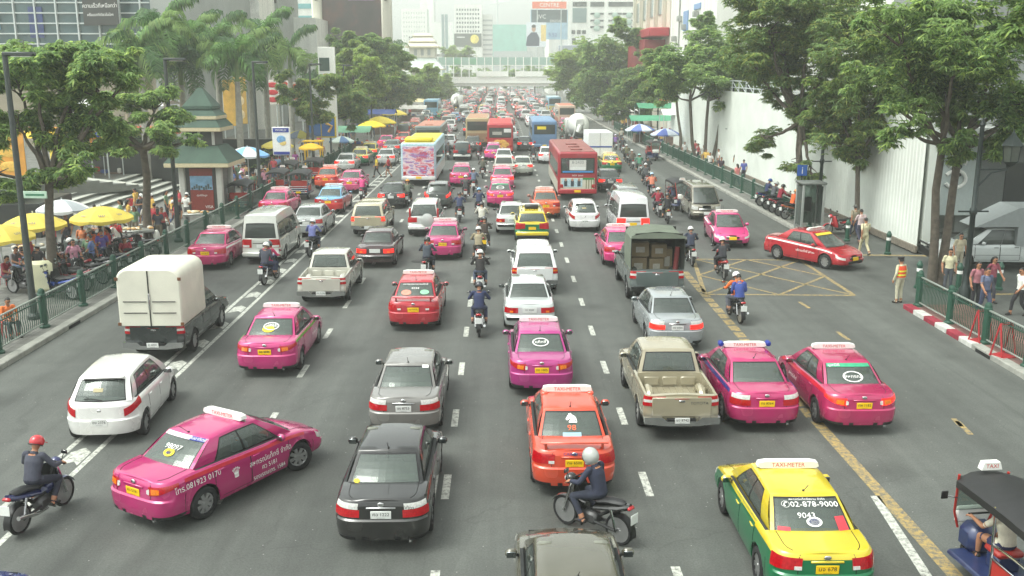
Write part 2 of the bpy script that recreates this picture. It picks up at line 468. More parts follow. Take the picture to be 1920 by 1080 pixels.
def add_wheels(root, tr, yf, yr, Rw, w=.2, spokes=5, steel=False, steer=0., dual=False):
    key = (Rw, w, spokes, steel)
    if key not in WHEELS: WHEELS[key] = wheel_parts(*key)
    ty, ri = WHEELS[key]
    for y in (yf, yr):
        for sg in (1, -1):
            o = put('wheel', ty, root, (sg*tr, y, Rw), (0 if sg > 0 else PI)+(steer if y == yf else 0)); put('rim', ri, o)

def seats(front_y, rear_y, W, z):
    mb = MB()
    for sx in (-1, 1):
        if front_y is not None:
            mb.box((sx*W*.24, front_y, z), (.46, .16, .5), INT_G, .06); mb.box((sx*W*.24, front_y-.02, z+.36), (.26, .1, .18), INT_G, .045)
        if rear_y is not None: mb.box((sx*W*.22, rear_y-.02, z+.2), (.28, .12, .2), INT_G, .05)
    if rear_y is not None: mb.box((0, rear_y, z-.02), (W*.72, .2, .36), INT_G, .07)
    return mb
def mirror_mb(W, y, z, sg, mt=PAINT):
    mb = MB()
    mb.box((sg*(W/2+.05), y, z+.03), (.19, .13, .14), mt, .045); mb.box((sg*(W/2+.05), y-.062, z+.03), (.15, .02, .1), MIRROR, .008)
    mb.tube([(sg*(W/2-.07), y+.03, z-.02), (sg*(W/2+.02), y+.01, z)], .025, TRIM, 6); return mb
def plate_parts(root, y, z, mt=PLATE_W, text='', w=.36, h=.15, tilt=.06, face=-1):
    mb = MB(); mb.box((0, 0, 0), (w, .015, h), mt, .006)
    o = mb.build('number_plate', root, (0, y, z)); o.rotation_euler = (tilt if face < 0 else -tilt, 0, 0 if face < 0 else PI)
    return o
def letters(parent, body, size, mt, loc, rot=(0, 0, 0), align='CENTER', sx=1.):
    o = text_mb(body, size, mt, align).build('lettering', parent, loc, ang=0); o.rotation_euler = rot; o.scale.x = sx
    return o

def make_car(kind, two=False, taxi=False, spoiler=False, lit=False, plate=PLATE_W, dark=False, steer=0., front=False, lights='outer', name=None, steel=False, sign=WHITE, rack=False):
    """builds one car with its parts at the origin and returns its Empty"""
    glass = GLASS_D if dark else GLASS
    parts = {}; root = empty(name or ('taxi_cab' if taxi else None) or {'sedan': 'sedan_car', 'boxy': 'sedan_car', 'hatch': 'hatchback_car', 'suv': 'off_road_car', 'pickup': 'pickup_truck', 'pickup_can': 'pickup_truck', 'van': 'passenger_van', 'mini': 'passenger_van', 'wagon': 'estate_car'}[kind])
    rear_v = .06; sp = 5
    if kind == 'sedan':
        b = Body(L=4.5, W=1.72, top=[(-2.25, .97), (-1.6, 1.0), (-.9, .985), (.2, .93), (1.0, .90), (1.7, .80), (2.25, .62)], cabin=(-1.42, 1.02), R=.315, ra=.37)
        base = (-1.46, 1.22, .70, .70, .965, .885, .16, .20); top = (-.86, .40, .565, .56, 1.38, 1.39, .06, .06); crown = .03
        wins = [('rear', .06, .94, .10, .90, 'rear_window'), ('front', .04, .96, .06, .93, 'windscreen')]
        for sd in ('left', 'right'): wins += [(sd, .225, .50, .08, .86, 'rear_side_window'), (sd, .525, .845, .08, .86, 'front_side_window')]
        mir = (.72, .93); fr, re_ = .15, -.78
    elif kind == 'boxy':
        b = Body(L=4.5, W=1.70, c=.2, m=6, top=[(-2.25, .93), (-1.9, .96), (-1.0, .96), (.2, .92), (1.0, .88), (1.8, .80), (2.25, .70)], cabin=(-1.22, 1.0), R=.30, ra=.36, ledge=.5, roff=.04)
        base = (-1.36, 1.12, .70, .70, .94, .87, .10, .16); top = (-.78, .36, .56, .56, 1.35, 1.36, .04, .05); crown = .025
        wins = [('rear', .06, .94, .08, .90, 'rear_window'), ('front', .05, .95, .06, .92, 'windscreen')]
        for sd in ('left', 'right'): wins += [(sd, .19, .49, .08, .86, 'rear_side_window'), (sd, .515, .83, .08, .86, 'front_side_window')]
        mir = (.66, .91); fr, re_ = .1, -.78
    elif kind == 'hatch':
        b = Body(L=3.8, W=1.70, c=.42, m=4, top=[(-1.9, .98), (-1.4, 1.02), (-.5, .99), (.3, .95), (.85, .92), (1.4, .82), (1.9, .6)], cabin=(-1.62, 1.0), R=.30, ra=.36, yf=1.2, yr=-1.2, roff=.05, ledge=.5)
        base = (-1.66, 1.2, .69, .70, 1.0, .9, .14, .2); top = (-1.28, .38, .56, .56, 1.44, 1.46, .08, .06); crown = .04
        wins = [('rear', .10, .90, .08, .86, 'rear_window'), ('front', .05, .95, .06, .92, 'windscreen')]
        for sd in ('left', 'right'): wins += [(sd, .14, .47, .10, .86, 'rear_side_window'), (sd, .495, .85, .08, .86, 'front_side_window')]
        mir = (.66, .95); fr, re_ = .1, -.9
    elif kind in ('suv', 'wagon'):
        h = 1.64 if kind == 'suv' else 1.46
        b = Body(L=4.4, W=1.76, c=.22, m=6, zb=.28 if kind == 'suv' else .22, top=[(-2.2, 1.02), (-1.5, 1.04), (.3, 1.0), (1.0, .98), (1.7, .9), (2.2, .76)], cabin=(-1.95, 1.05), R=.34, ra=.41, yf=1.3, yr=-1.3, roff=.03, ledge=.46)
        base = (-2.04, 1.2, .74, .73, 1.02, .96, .07, .16); top = (-1.82, .46, .60, .59, h, h, .04, .05); crown = .025
        wins = [('rear', .07, .93, .08, .88, 'rear_window'), ('front', .05, .95, .06, .92, 'windscreen')]
        for sd in ('left', 'right'): wins += [(sd, .04, .27, .10, .86, 'quarter_window'), (sd, .30, .54, .10, .86, 'rear_side_window'), (sd, .565, .85, .08, .86, 'front_side_window')]
        mir = (.72, 1.02); fr, re_ = .1, -.95
    elif kind in ('pickup', 'pickup_can'):
        b = Body(L=5.1, W=1.78, c=.10, m=7, zb=.38, top=[(-2.55, 1.10), (-.7, 1.10), (.2, 1.08), (1.1, 1.06), (1.9, 1.0), (2.55, .84)], cabin=(-.62, 1.22), bed=(-2.44, -.78), R=.36, ra=.43, yf=1.55, yr=-1.5, roff=.012, ledge=.42, taper=.02, topw=.95)
        base = (-.70, 1.42, .77, .76, 1.08, 1.05, .02, .14); top = (-.50, .62, .63, .62, 1.66, 1.66, .02, .05); crown = .025
        wins = [('rear', .08, .92, .14, .86, 'rear_window'), ('front', .05, .95, .06, .92, 'windscreen')]
        for sd in ('left', 'right'): wins += [(sd, .07, .36, .08, .86, 'rear_side_window'), (sd, .40, .80, .08, .86, 'front_side_window')]
        mir = (.85, 1.1); fr, re_ = .25, None; sp = 6
        if kind == 'pickup_can': re_ = None
    elif kind == 'van':
        b = Body(L=4.9, W=1.72, c=.16, m=6, zb=.26, top=[(-2.45, 1.12), (1.3, 1.12), (1.9, 1.06), (2.3, .95), (2.45, .8)], cabin=(-2.38, 1.95), R=.33, ra=.40, yf=1.5, yr=-1.35, roff=.015, ledge=.36, taper=.015, topw=.965)
        base = (-2.39, 2.1, .80, .80, 1.10, 1.0, .03, .16); top = (-2.27, 1.0, .68, .66, 2.10, 2.08, .03, .08); crown = .06
        wins = [('rear', .09, .91, .10, .62, 'rear_window'), ('front', .06, .94, .04, .72, 'windscreen')]
        for sd in ('left', 'right'): wins += [(sd, .04, .30, .10, .62, 'side_window'), (sd, .325, .60, .10, .62, 'side_window'), (sd, .63, .87, .04, .62, 'front_side_window')]
        mir = (1.75, 1.15); fr, re_ = 1.0, -1.2
    else:   # mini: older flat-nosed passenger van
        b = Body(L=4.5, W=1.70, c=.2, m=6, zb=.25, top=[(-2.25, 1.1), (1.2, 1.08), (1.9, 1.0), (2.25, .86)], cabin=(-2.15, 1.75), R=.31, ra=.38, yf=1.35, yr=-1.3, roff=.015, ledge=.36, taper=.02, topw=.96)
        base = (-2.18, 1.95, .78, .78, 1.08, .98, .03, .18); top = (-2.02, 1.0, .64, .62, 1.84, 1.84, .03, .08); crown = .04
        wins = [('rear', .08, .92, .10, .75, 'rear_window'), ('front', .05, .95, .05, .86, 'windscreen')]
        for sd in ('left', 'right'): wins += [(sd, .04, .30, .10, .78, 'side_window'), (sd, .325, .60, .10, .78, 'side_window'), (sd, .63, .88, .05, .78, 'front_side_window')]
        mir = (1.7, 1.1); fr, re_ = .9, -1.2
    bm = b.mesh(low=PAINT_LOW)
    wall, tp = greenhouse(parts, base, top, crown, wins, glass)
    for nm, mb in parts.items():
        if nm.endswith('side_window') or nm == 'quarter_window':   # two sides: split by x
            for sg in (1, -1):
                h = MB()
                for f, mi in zip(mb.f, mb.mi):
                    pts = [mb.v[i] for i in f]
                    if pts[0][0]*sg > 0: h.add(pts, [tuple(range(len(pts)))], mb.mats[mi])
                if nm == 'side_window':
                    for a in (0, 1):
                        ymid = sum(p[1] for p in h.v)/len(h.v); g = MB()
                        for f, mi in zip(h.f, h.mi):
                            pts = [h.v[i] for i in f]
                            if (sum(p[1] for p in pts)/len(pts) > ymid) == bool(a): g.add(pts, [tuple(range(len(pts)))], h.mats[mi])
                        g.build('side_window', root)
                else: h.build('side_window', root)
        else: mb.build(nm, root)
    L2 = b.L/2
    st = seats(fr, re_, b.W, 1.02 if kind in ('sedan', 'boxy', 'hatch') else 1.15); st.build('seat_backs', root)
    dm = MB(); dm.box((0, base[1]-.18, base[5]-.02), (b.W*.74, .5, .14), INT_D, .05); dm.tube([(.36+.16*math.cos(a), base[1]-.48, base[5]+.06+.16*math.sin(a)) for a in [2*PI*i/12 for i in range(13)]], .016, INT_D, 6)
    if kind in ('sedan', 'boxy'): dm.box((0, base[0]+.28, base[4]-.03), (b.W*.70, .5, .05), INT_G, .02)
    dm.build('dashboard', root)
    # doors with handles
    spans = {'sedan': [(-1.0, -.10), (-.07, .98)], 'boxy': [(-1.0, -.12), (-.09, .95)], 'hatch': [(-.86, -.03), (0, .86)], 'suv': [(-.88, -.05), (-.02, .92)], 'wagon': [(-.88, -.05), (-.02, .92)],
             'pickup': [(-.60, .15), (.18, 1.12)], 'pickup_can': [(-.60, .15), (.18, 1.12)], 'van': [(-.5, .65), (.7, 1.1)], 'mini': [(-.4, .7), (.73, .97)]}[kind]
    for sg in (1, -1):
        for (ya, yb) in spans:
            g = b.patch(ya-.018, yb+.018, .095, .98, UNDER, .0025, 10, 6, sg); b.patch(ya, yb, .115, .97, PAINT, .005, 12, 8, sg, g)
            if kind not in ('van', 'mini') or ya > 0: pass
            d = g.build('door', root)
            p = b.prof(ya+.12, .82); hm = MB(); hm.box((sg*(p.x+.012), ya+.14, p.z), (.03, .18, .03), PAINT if kind != 'boxy' else TRIM, .01); hm.build('door_handle', d)
    # lamps
    if kind in ('sedan',):
        for sg in (1, -1):
            r = MB()
            L_ = LIT_L if lit else RED_L
            if lights == 'outer':
                b.patch(-L2+.34, -L2+.006, .82, .93, L_, .012, 10, 4, sg, r, .66, .90, .40)
                b.patch(-L2+.0075, -L2+.0035, .69, .84, CLR_L, .018, 5, 4, sg, r, .71, .80, .6)
            elif lights == 'split':
                b.patch(-L2+.20, -L2+.006, .82, .95, CLR_L, .012, 8, 3, sg, r, .80, .95, .4)
                b.patch(-L2+.24, -L2+.004, .60, .81, L_, .012, 8, 4, sg, r, .60, .79, .4)
            else:
                b.patch(-L2+.26, -L2+.005, .62, .92, L_, .012, 8, 4, sg, r, .66, .92, .4)
                b.patch(-L2+.018, -L2+.0052, .66, .74, CLR_L, .018, 5, 3, sg, r, .66, .74, .5)
            if lights == 'outer': b.patch(-L2+.055, -L2+.012, .72, .85, AMB_L, .018, 5, 3, sg, r, .70, .85, .5)
            r.build('tail_light', root)
            h = MB(); b.patch(L2-.34, L2-.03, .66, .93, CLR_L, .012, 8, 4, sg, h, .56, .80, 1.6); h.build('headlight', root)
        g = MB(); g.box((0, L2-.03, .53), (.62, .05, .09), TRIM, .02); g.box((0, L2-.012, .575), (.64, .03, .016), CHROME, .006); g.box((0, L2+.002, .36), (.9, .05, .13), TRIM, .03); g.build('grille', root)
        g = MB(); g.box((0, -L2+.052, .86), (.52, .03, .035), CHROME if not taxi else PAINT, .01); g.build('boot_handle', root)
        g = MB(); g.ball((0, -L2+.055, .925), (.06, .012, .042), CHROME, 12, 6); g.build('emblem', root)
        plate_parts(root, -L2+.035, .74, plate)
        pf = plate_parts(root, L2+.012, .5, plate, face=1)
        g = MB(); g.tube([(.5, -L2+.4, .25), (.5, -L2+.03, .25)], .026, CHROME, 10); g.build('exhaust_pipe', root)
        g = MB()   # boot lid shut line
        b.patch(-L2+.0105, -L2+.0092, .56, .99, UNDER, .004, 2, 6, 1, g); b.patch(-L2+.0105, -L2+.0092, .56, .99, UNDER, .004, 2, 6, -1, g)
        for q in (.8, -.8):
            for a_, c_ in ((-L2+.09, base[0]-.02), (base[1]+.03, L2-.16)):
                pts = []
                for i in range(9):
                    y = a_+(c_-a_)*i/8; e = b.prof(y, 1); pts.append((e.x*q, e.y, e.z+.045*.36*min(1, e.x/.5)+.001))
                g.tube(pts, .006, UNDER, 4, False)
        for sg in (1, -1):
            b.patch(-L2+.50, -L2+.511, .02, .60, UNDER, .003, 1, 5, sg, g); b.patch(L2-.52, L2-.509, .02, .62, UNDER, .003, 1, 5, sg, g)
            if sg > 0: b.patch(-1.72, -1.56, .70, .84, UNDER, .002, 3, 3, sg, g); b.patch(-1.712, -1.568, .707, .833, PAINT, .004, 3, 3, sg, g)
        b.patch(-L2+.6, -L2+.0004, .0, .10, TRIM, .006, 12, 2, 1, g, None, None, .5); b.patch(-L2+.6, -L2+.0004, .0, .10, TRIM, .006, 12, 2, -1, g, None, None, .5)
        bm.join(g)
    elif kind in ('boxy',):
        for sg in (1, -1):
            r = MB(); L_ = LIT_L if lit else RED_L
            b.patch(-L2+.16, -L2+.0012, .60, .86, L_, .012, 8, 4, sg, r, None, None, .4); b.patch(-L2+.03, -L2+.01, .62, .72, AMB_L, .018, 4, 2, sg, r); r.build('tail_light', root)
            h = MB(); b.patch(L2-.16, L2-.004, .62, .88, CLR_L, .012, 8, 4, sg, h, None, None, 1.6); h.build('headlight', root)
        g = MB(); g.box((0, L2-.03, .66), (.8, .06, .14), TRIM, .02); g.build('grille', root)
        g = MB(); g.box((0, -L2-.02, .50), (1.5, .1, .12), TRIM, .04); g.box((0, -L2-.03, .56), (1.5, .1, .02), CHROME, .008); g.build('bumper', root)
        plate_parts(root, -L2+.03, .76, plate, w=.46, h=.17)
    elif kind == 'hatch':
        for sg in (1, -1):
            r = MB(); b.patch(-L2+.42, -L2+.05, .80, 1.0, LIT_L if lit else RED_L, .014, 8, 4, sg, r, .56, .80, .6); r.build('tail_light', root)
            h = MB(); b.patch(L2-.5, L2-.06, .74, .96, CLR_L, .012, 8, 4, sg, h, .6, .82, 1.4); h.build('headlight', root)
        plate_parts(root, -L2+.0, .56, plate, w=.36, h=.17)
        g = MB(); g.ball((0, -L2+.06, .82), (.05, .014, .035), CHROME, 12, 6); g.build('emblem', root)
        g = MB(); a = wall('rear', .5, .1); c = wall('rear', .25, .16); g.tube([a+Vector((.08, -.03, 0)), a.lerp(c, .5)+Vector((0, -.04, .03)), c+Vector((0, -.03, 0))], .012, TRIM, 6); g.build('wiper', root)
        g = MB(); g.box((0, L2-.04, .62), (.5, .05, .08), TRIM, .02); g.build('grille', root)
        g = MB(); t = tp(0, 0); g.box((0, t.y-.02, t.z+.01), (.95, .16, .04), PAINT, .018); g.build('roof_spoiler', root)
    elif kind in ('suv', 'wagon'):
        for sg in (1, -1):
            r = MB(); b.patch(-L2+.16, -L2+.0008, .55, .99, LIT_L if lit else RED_L, .012, 8, 5, sg, r, .6, .95, .4)
            r.box((sg*.71, -2.05, 1.2), (.1, .1, .5), RED_L, .03) if kind == 'suv' else None
            r.build('tail_light', root)
            h = MB(); b.patch(L2-.25, L2-.006, .66, .92, CLR_L, .012, 8, 4, sg, h, .6, .86, 1.6); h.build('headlight', root)
        g = MB(); g.box((0, L2-.03, .74), (.8, .06, .14), TRIM, .02); g.build('grille', root)
        g = MB(); g.box((0, -L2-.03, .48), (1.62, .16, .2), WHITE if kind == 'suv' else PAINT, .05); g.box((0, -L2-.02, .34), (1.5, .14, .12), TRIM, .03); g.build('bumper', root)
        if kind == 'suv':
            g = MB(); g.lathe([(1e-4, .13), (.22, .12), (.32, .09), (.34, 0), (.34, -.06)], PAINT, 24, Matrix.Translation((.18, -L2-.04, .86)) @ Matrix.Rotation(PI/2, 4, 'X')); g.build('spare_wheel', root)
        plate_parts(root, -L2+.01 if kind == 'wagon' else -L2-.115, .74 if kind == 'wagon' else .48, plate, h=.14)
        g = MB(); a = wall('rear', .5, .1); c = wall('rear', .3, .2); g.tube([a+Vector((0, -.03, 0)), c+Vector((0, -.03, 0))], .012, TRIM, 6); g.build('wiper', root)
    elif kind in ('pickup', 'pickup_can'):
        for sg in (1, -1):
            r = MB(); b.patch(-L2+.15, -L2+.0002, .62, .98, LIT_L if lit else RED_L, .012, 6, 5, sg, r, None, None, .5); b.patch(-L2+.09, -L2+.001, .76, .86, AMB_L if kind != 'pickup' else CLR_L, .016, 6, 3, sg, r, None, None, .5); r.build('tail_light', root)
            h = MB(); b.patch(L2-.25, L2-.006, .62, .9, CLR_L, .012, 8, 4, sg, h, None, None, 1.6); h.build('headlight', root)
        g = MB()   # stepped chrome bumper, lower in the middle
        bp = [(-.86, .62), (-.86, .46), (-.40, .40), (.40, .40), (.86, .46), (.86, .62), (.46, .62), (.34, .52), (-.34, .52), (-.46, .62)]
        g.prism(bp[::-1], -L2-.16, -L2-.0, CHROME); g.box((0, -L2-.05, .53), (.66, .12, .05), UNDER, .01); g.build('bumper', root)
        g = MB(); g.box((0, L2-.03, .80), (.9, .06, .18), CHROME, .02); g.build('grille', root)
        tg = MB(); tg.box((0, -L2-.004, .83), (1.36, .035, .48), PAINT, .012); tg.box((0, -L2-.026, .98), (.14, .02, .05), CHROME, .01); tg.box((0, -L2-.02, 1.04), (.34, .02, .012), RED_L, .004); tg.build('tailgate', root)
        plate_parts(root, -L2-.165, .54, plate, w=.34, h=.15)
        bd = MB()
        for sx in (-1, 1):
            bd.tube([(sx*.62, -1.5+.36*math.cos(a), .66+.30*math.sin(a)) for a in [PI*i/8 for i in range(9)]], .1, PAINT, 8)
            for q in range(3): bd.box((-.45+.45*q, -.82, .92), (.36, .03, .22), PAINT, .012) if sx > 0 else None
        bd.box((0, -1.6, 0.665 if b.zb+.36 < .7 else b.zb+.37), (1.4, 1.6, .01), PAINT)
        for q in range(9): bd.box((-.6+.15*q, -1.6, b.zb+.375), (.05, 1.6, .02), PAINT, .006)
        bd.build('load_bed', root)
        if kind == 'pickup_can':
            pc = {}
            wc, _ = greenhouse(pc, (-2.50, -.74, .82, .80, 1.09, 1.09, .02, 0.), (-2.22, -.74, .68, .68, 1.68, 1.68, .03, 0.), .03,
                               [('rear', .10, .90, .06, .84, 'canopy_window'), ('left', .12, .9, .15, .8, 'cs'), ('right', .12, .9, .15, .8, 'cs')], glass, name='canopy')
            pc['canopy'].add(pc['cs'].v, pc['cs'].f, glass)
            cn = pc['canopy'].build('canopy', root); pc['canopy_window'].build('canopy_window', cn)
    else:
        for sg in (1, -1):
            r = MB(); b.patch(-L2+.12, -L2+.001, .52, .97, LIT_L if lit else RED_L, .012, 6, 5, sg, r, None, None, .5); b.patch(-L2+.08, -L2+.004, .54, .66, CLR_L, .016, 5, 3, sg, r); r.build('tail_light', root)
            h = MB(); b.patch(L2-.22, L2-.006, .60, .92, CLR_L, .012, 8, 4, sg, h, None, None, 1.6); h.build('headlight', root)
        g = MB(); g.box((0, L2-.012, .66), (.9, .05, .10), TRIM if kind == 'van' else CHROME, .02); g.build('grille', root)
        g = MB(); g.box((0, -L2-.03, .44), (1.64, .14, .22), PAINT, .05); g.box((0, -L2+.02, .93), (.7, .05, .03), TRIM, .01); g.build('bumper', root)
        g = MB(); g.box((0, L2+.01, .44), (1.6, .12, .24), PAINT, .05); g.box((0, L2+.06, .40), (.9, .04, .1), TRIM, .02); g.build('front_bumper', root)
        plate_parts(root, -L2+.005, .80, plate)
        plate_parts(root, L2+.085, .46, plate, face=1)
    for sg in (1, -1): mirror_mb(b.W, mir[0], mir[1], sg, PAINT if kind not in ('boxy', 'mini') else TRIM).build('wing_mirror', root)
    add_wheels(root, b.W/2-.115, b.yf, b.yr, b.R, .19, 8 if taxi else sp+2, steel, steer)
    if spoiler:
        g = MB(); g.box((0, -L2+.20, 1.135), (1.36, .2, .035), PAINT, .015)
        for sg in (1, -1): g.box((sg*.56, -L2+.22, 1.06), (.05, .14, .15), PAINT, .015)
        g.build('spoiler', root)
    if kind == 'sedan':
        g = MB(); q = tp(0, .06); g.tube([q+Vector((0, 0, .02)), q+Vector((0, -.22, .22))], .006, TRIM, 5); g.ball(q+Vector((0, 0, .03)), .022, TRIM, 8, 5)
        g.build('aerial', root)
    if taxi:
        q = tp(0, .74); g = MB(); z = q.z+.03
        pr = [(-.48, 0), (.48, 0), (.54, .03), (.52, .10), (.40, .125), (-.40, .125), (-.52, .10), (-.54, .03)]
        g.prism(pr[::-1], q.y-.07, q.y+.07, sign)
        s_ = g.build('taxi_sign', root, (0, 0, z))
        letters(s_, 'TAXI-METER', .105, INK_R, (0, q.y-.073, .06)); letters(s_, 'TAXI-METER', .105, INK_R, (0, q.y+.073, .06), (0, 0, PI))
        if rack:
            g = MB()
            for sg in (1, -1): g.box((sg*.5, q.y-.02, z-.01), (.14, .3, .05), PAINT, .02)
            g.build('sign_mount', root)
    put('body', bm.mesh('body', 33), root)
    root_info[root.name] = (b, wall, tp)
    return root
root_info = {}
# ---------------------------------------------------------------- motorcycles, tuk-tuks, buses, lorries
BIKE_W = {}
def bike_wheel():
    if not BIKE_W:
        t = MB(); r = MB(); rot = Matrix.Rotation(PI/2, 4, 'Y')
        t.lathe([(.235, -.035), (.275, -.04), (.295, 0), (.275, .04), (.235, .035)], RUBBER, 22, rot, closed=True)
        r.lathe([(.24, -.025), (.225, 0), (.24, .025)], ALLOY, 20, rot)
        r.tube([(-.05, 0, 0), (.05, 0, 0)], .04, ALLOY, 8)
        for k in range(14):
            a = 2*PI*k/14; r.tube([(.03*(-1)**k, 0, 0), (0, .23*math.cos(a), .23*math.sin(a))], .005, ALLOY, 4)
        BIKE_W['t'] = t.mesh('tyre'); BIKE_W['r'] = r.mesh('rim')
    return BIKE_W['t'], BIKE_W['r']
def make_bike(crate=None, basket=False, scooter=False, plate=PLATE_W):
    root = empty('motorcycle'); ty, ri = bike_wheel()
    for y in (.62, -.60):
        w = put('wheel', ty, root, (0, y, .295)); put('rim', ri, w)
    g = MB()   # engine and frame
    g.box((0, .02, .36), (.24, .36, .24), mat('engine', (90, 90, 90), .45, .6, var=.3), .05)
    g.tube([(0, .45, .95), (0, .2, .5), (0, -.2, .45), (0, -.55, .7)], .035, TRIM, 8)
    g.tube([(.09, -.60, .295), (.09, -.1, .33)], .03, TRIM, 6); g.tube([(-.09, -.60, .295), (-.09, -.1, .33)], .03, TRIM, 6)
    for sg in (1, -1): g.tube([(sg*.11, -.6, .32), (sg*.12, -.5, .68)], .026, CHROME, 8); g.tube([(0, .05, .3), (sg*.26, .05, .27)], .018, TRIM, 6)
    g.build('frame', root)
    g = MB()   # leg shield and front fairing
    rows = []
    for z, y, w in ((.40, .30, .20), (.60, .36, .24), (.80, .43, .22), (.98, .46, .14)):
        rows.append([(w*q, y-.12*q*q-(.03 if abs(q) > .9 else 0), z) for q in (-1, -.6, 0, .6, 1)])
    rows2 = [[(x*.9, y-.05, z) for x, y, z in r] for r in rows]
    g.grid(rows, PAINT, flip=True); g.grid(rows2, TRIM)
    g.tube([(0, .40, .62), (0, .3, .52), (0, .12, .52)], [.09, .11, .09], PAINT, 10)
    g.build('leg_shield', root)
    g = MB(); rows = []
    for y, z, w in ((-.10, .60, .13), (-.35, .66, .145), (-.62, .72, .12), (-.84, .80, .05)):
        rows.append([(w*math.cos(a), y, z+.07*math.sin(a)) for a in [2*PI*i/10 for i in range(10)]])
    g.grid(rows, PAINT, wrap=True); g.add(rows[0], [tuple(range(10))[::-1]], PAINT); g.add(rows[-1], [tuple(range(10))], PAINT)
    g.build('rear_fairing', root)
    g = MB(); rows = []
    for y, z, w in ((.10, .74, .07), (.0, .78, .12), (-.22, .77, .14), (-.40, .82, .13), (-.66, .84, .10), (-.74, .82, .04)):
        rows.append([(w*math.cos(a), y, z-.02+.055*math.sin(a)) for a in [2*PI*i/10 for i in range(10)]])
    g.grid(rows, mat('vinyl_seat', (28, 28, 30), .5, var=.15), wrap=True); g.build('seat', root)
    g = MB()
    for sg in (1, -1): g.tube([(sg*.07, .62, .295), (sg*.07, .47, .82), (0, .44, .98)], .026, CHROME, 8)
    g.tube([(-.33, .30, 1.04), (-.18, .38, 1.02), (0, .42, 1.0), (.18, .38, 1.02), (.33, .30, 1.04)], .016, TRIM, 8)
    for sg in (1, -1): g.tube([(sg*.22, .36, 1.03), (sg*.35, .29, 1.04)], .022, RUBBER, 8)
    g.build('handlebar', root)
    g = MB(); g.ball((0, .50, .96), (.12, .11, .10), PAINT, 12, 8); g.ball((0, .56, .95), (.085, .07, .065), CLR_L, 12, 8); g.build('headlight', root)
    g = MB()
    g.grid([[(q*.06, .62+.31*math.cos(a), .295+.31*math.sin(a)+.01-abs(q)*.02) for q in (-1, 0, 1)] for a in [R(20+13*i) for i in range(11)]], PAINT)
    g.build('front_mudguard', root)
    g = MB()
    g.grid([[(q*.07, -.60+.33*math.cos(a), .295+.33*math.sin(a)-abs(q)*.02) for q in (-1, 0, 1)] for a in [R(60+12*i) for i in range(12)]], TRIM); g.build('rear_mudguard', root)
    g = MB(); g.tube([(.13, .0, .25), (.15, -.3, .27), (.17, -.45, .33), (.18, -.82, .42)], [.022, .03, .048, .042], CHROME, 10); g.build('exhaust_pipe', root)
    for sg in (1, -1):
        g = MB(); g.tube([(sg*.24, .34, 1.04), (sg*.30, .36, 1.20)], .008, TRIM, 5); g.box((sg*.33, .355, 1.25), (.13, .025, .085), TRIM, .012); g.box((sg*.33, .340, 1.25), (.11, .006, .065), CHROME, .002); g.build('wing_mirror', root)
    g = MB(); g.box((0, -.85, .78), (.17, .07, .07), RED_L, .025); g.build('tail_light', root)
    g = MB(); g.box((0, -.93, .60), (.21, .012, .19), plate, .006); o = g.build('number_plate', root); o.rotation_euler.x = 0
    if basket:
        g = MB()
        for k in range(6):
            for q in range(5):
                pass
        g.box((0, .66, 1.0), (.34, .26, .02), TRIM)
        for sx, sy, dx, dy in ((-.17, .66, .012, .26), (.17, .66, .012, .26), (0, .53, .34, .012), (0, .79, .34, .012)): g.box((sx, sy, 1.09), (dx, dy, .18), TRIM)
        g.build('basket', root)
    return root

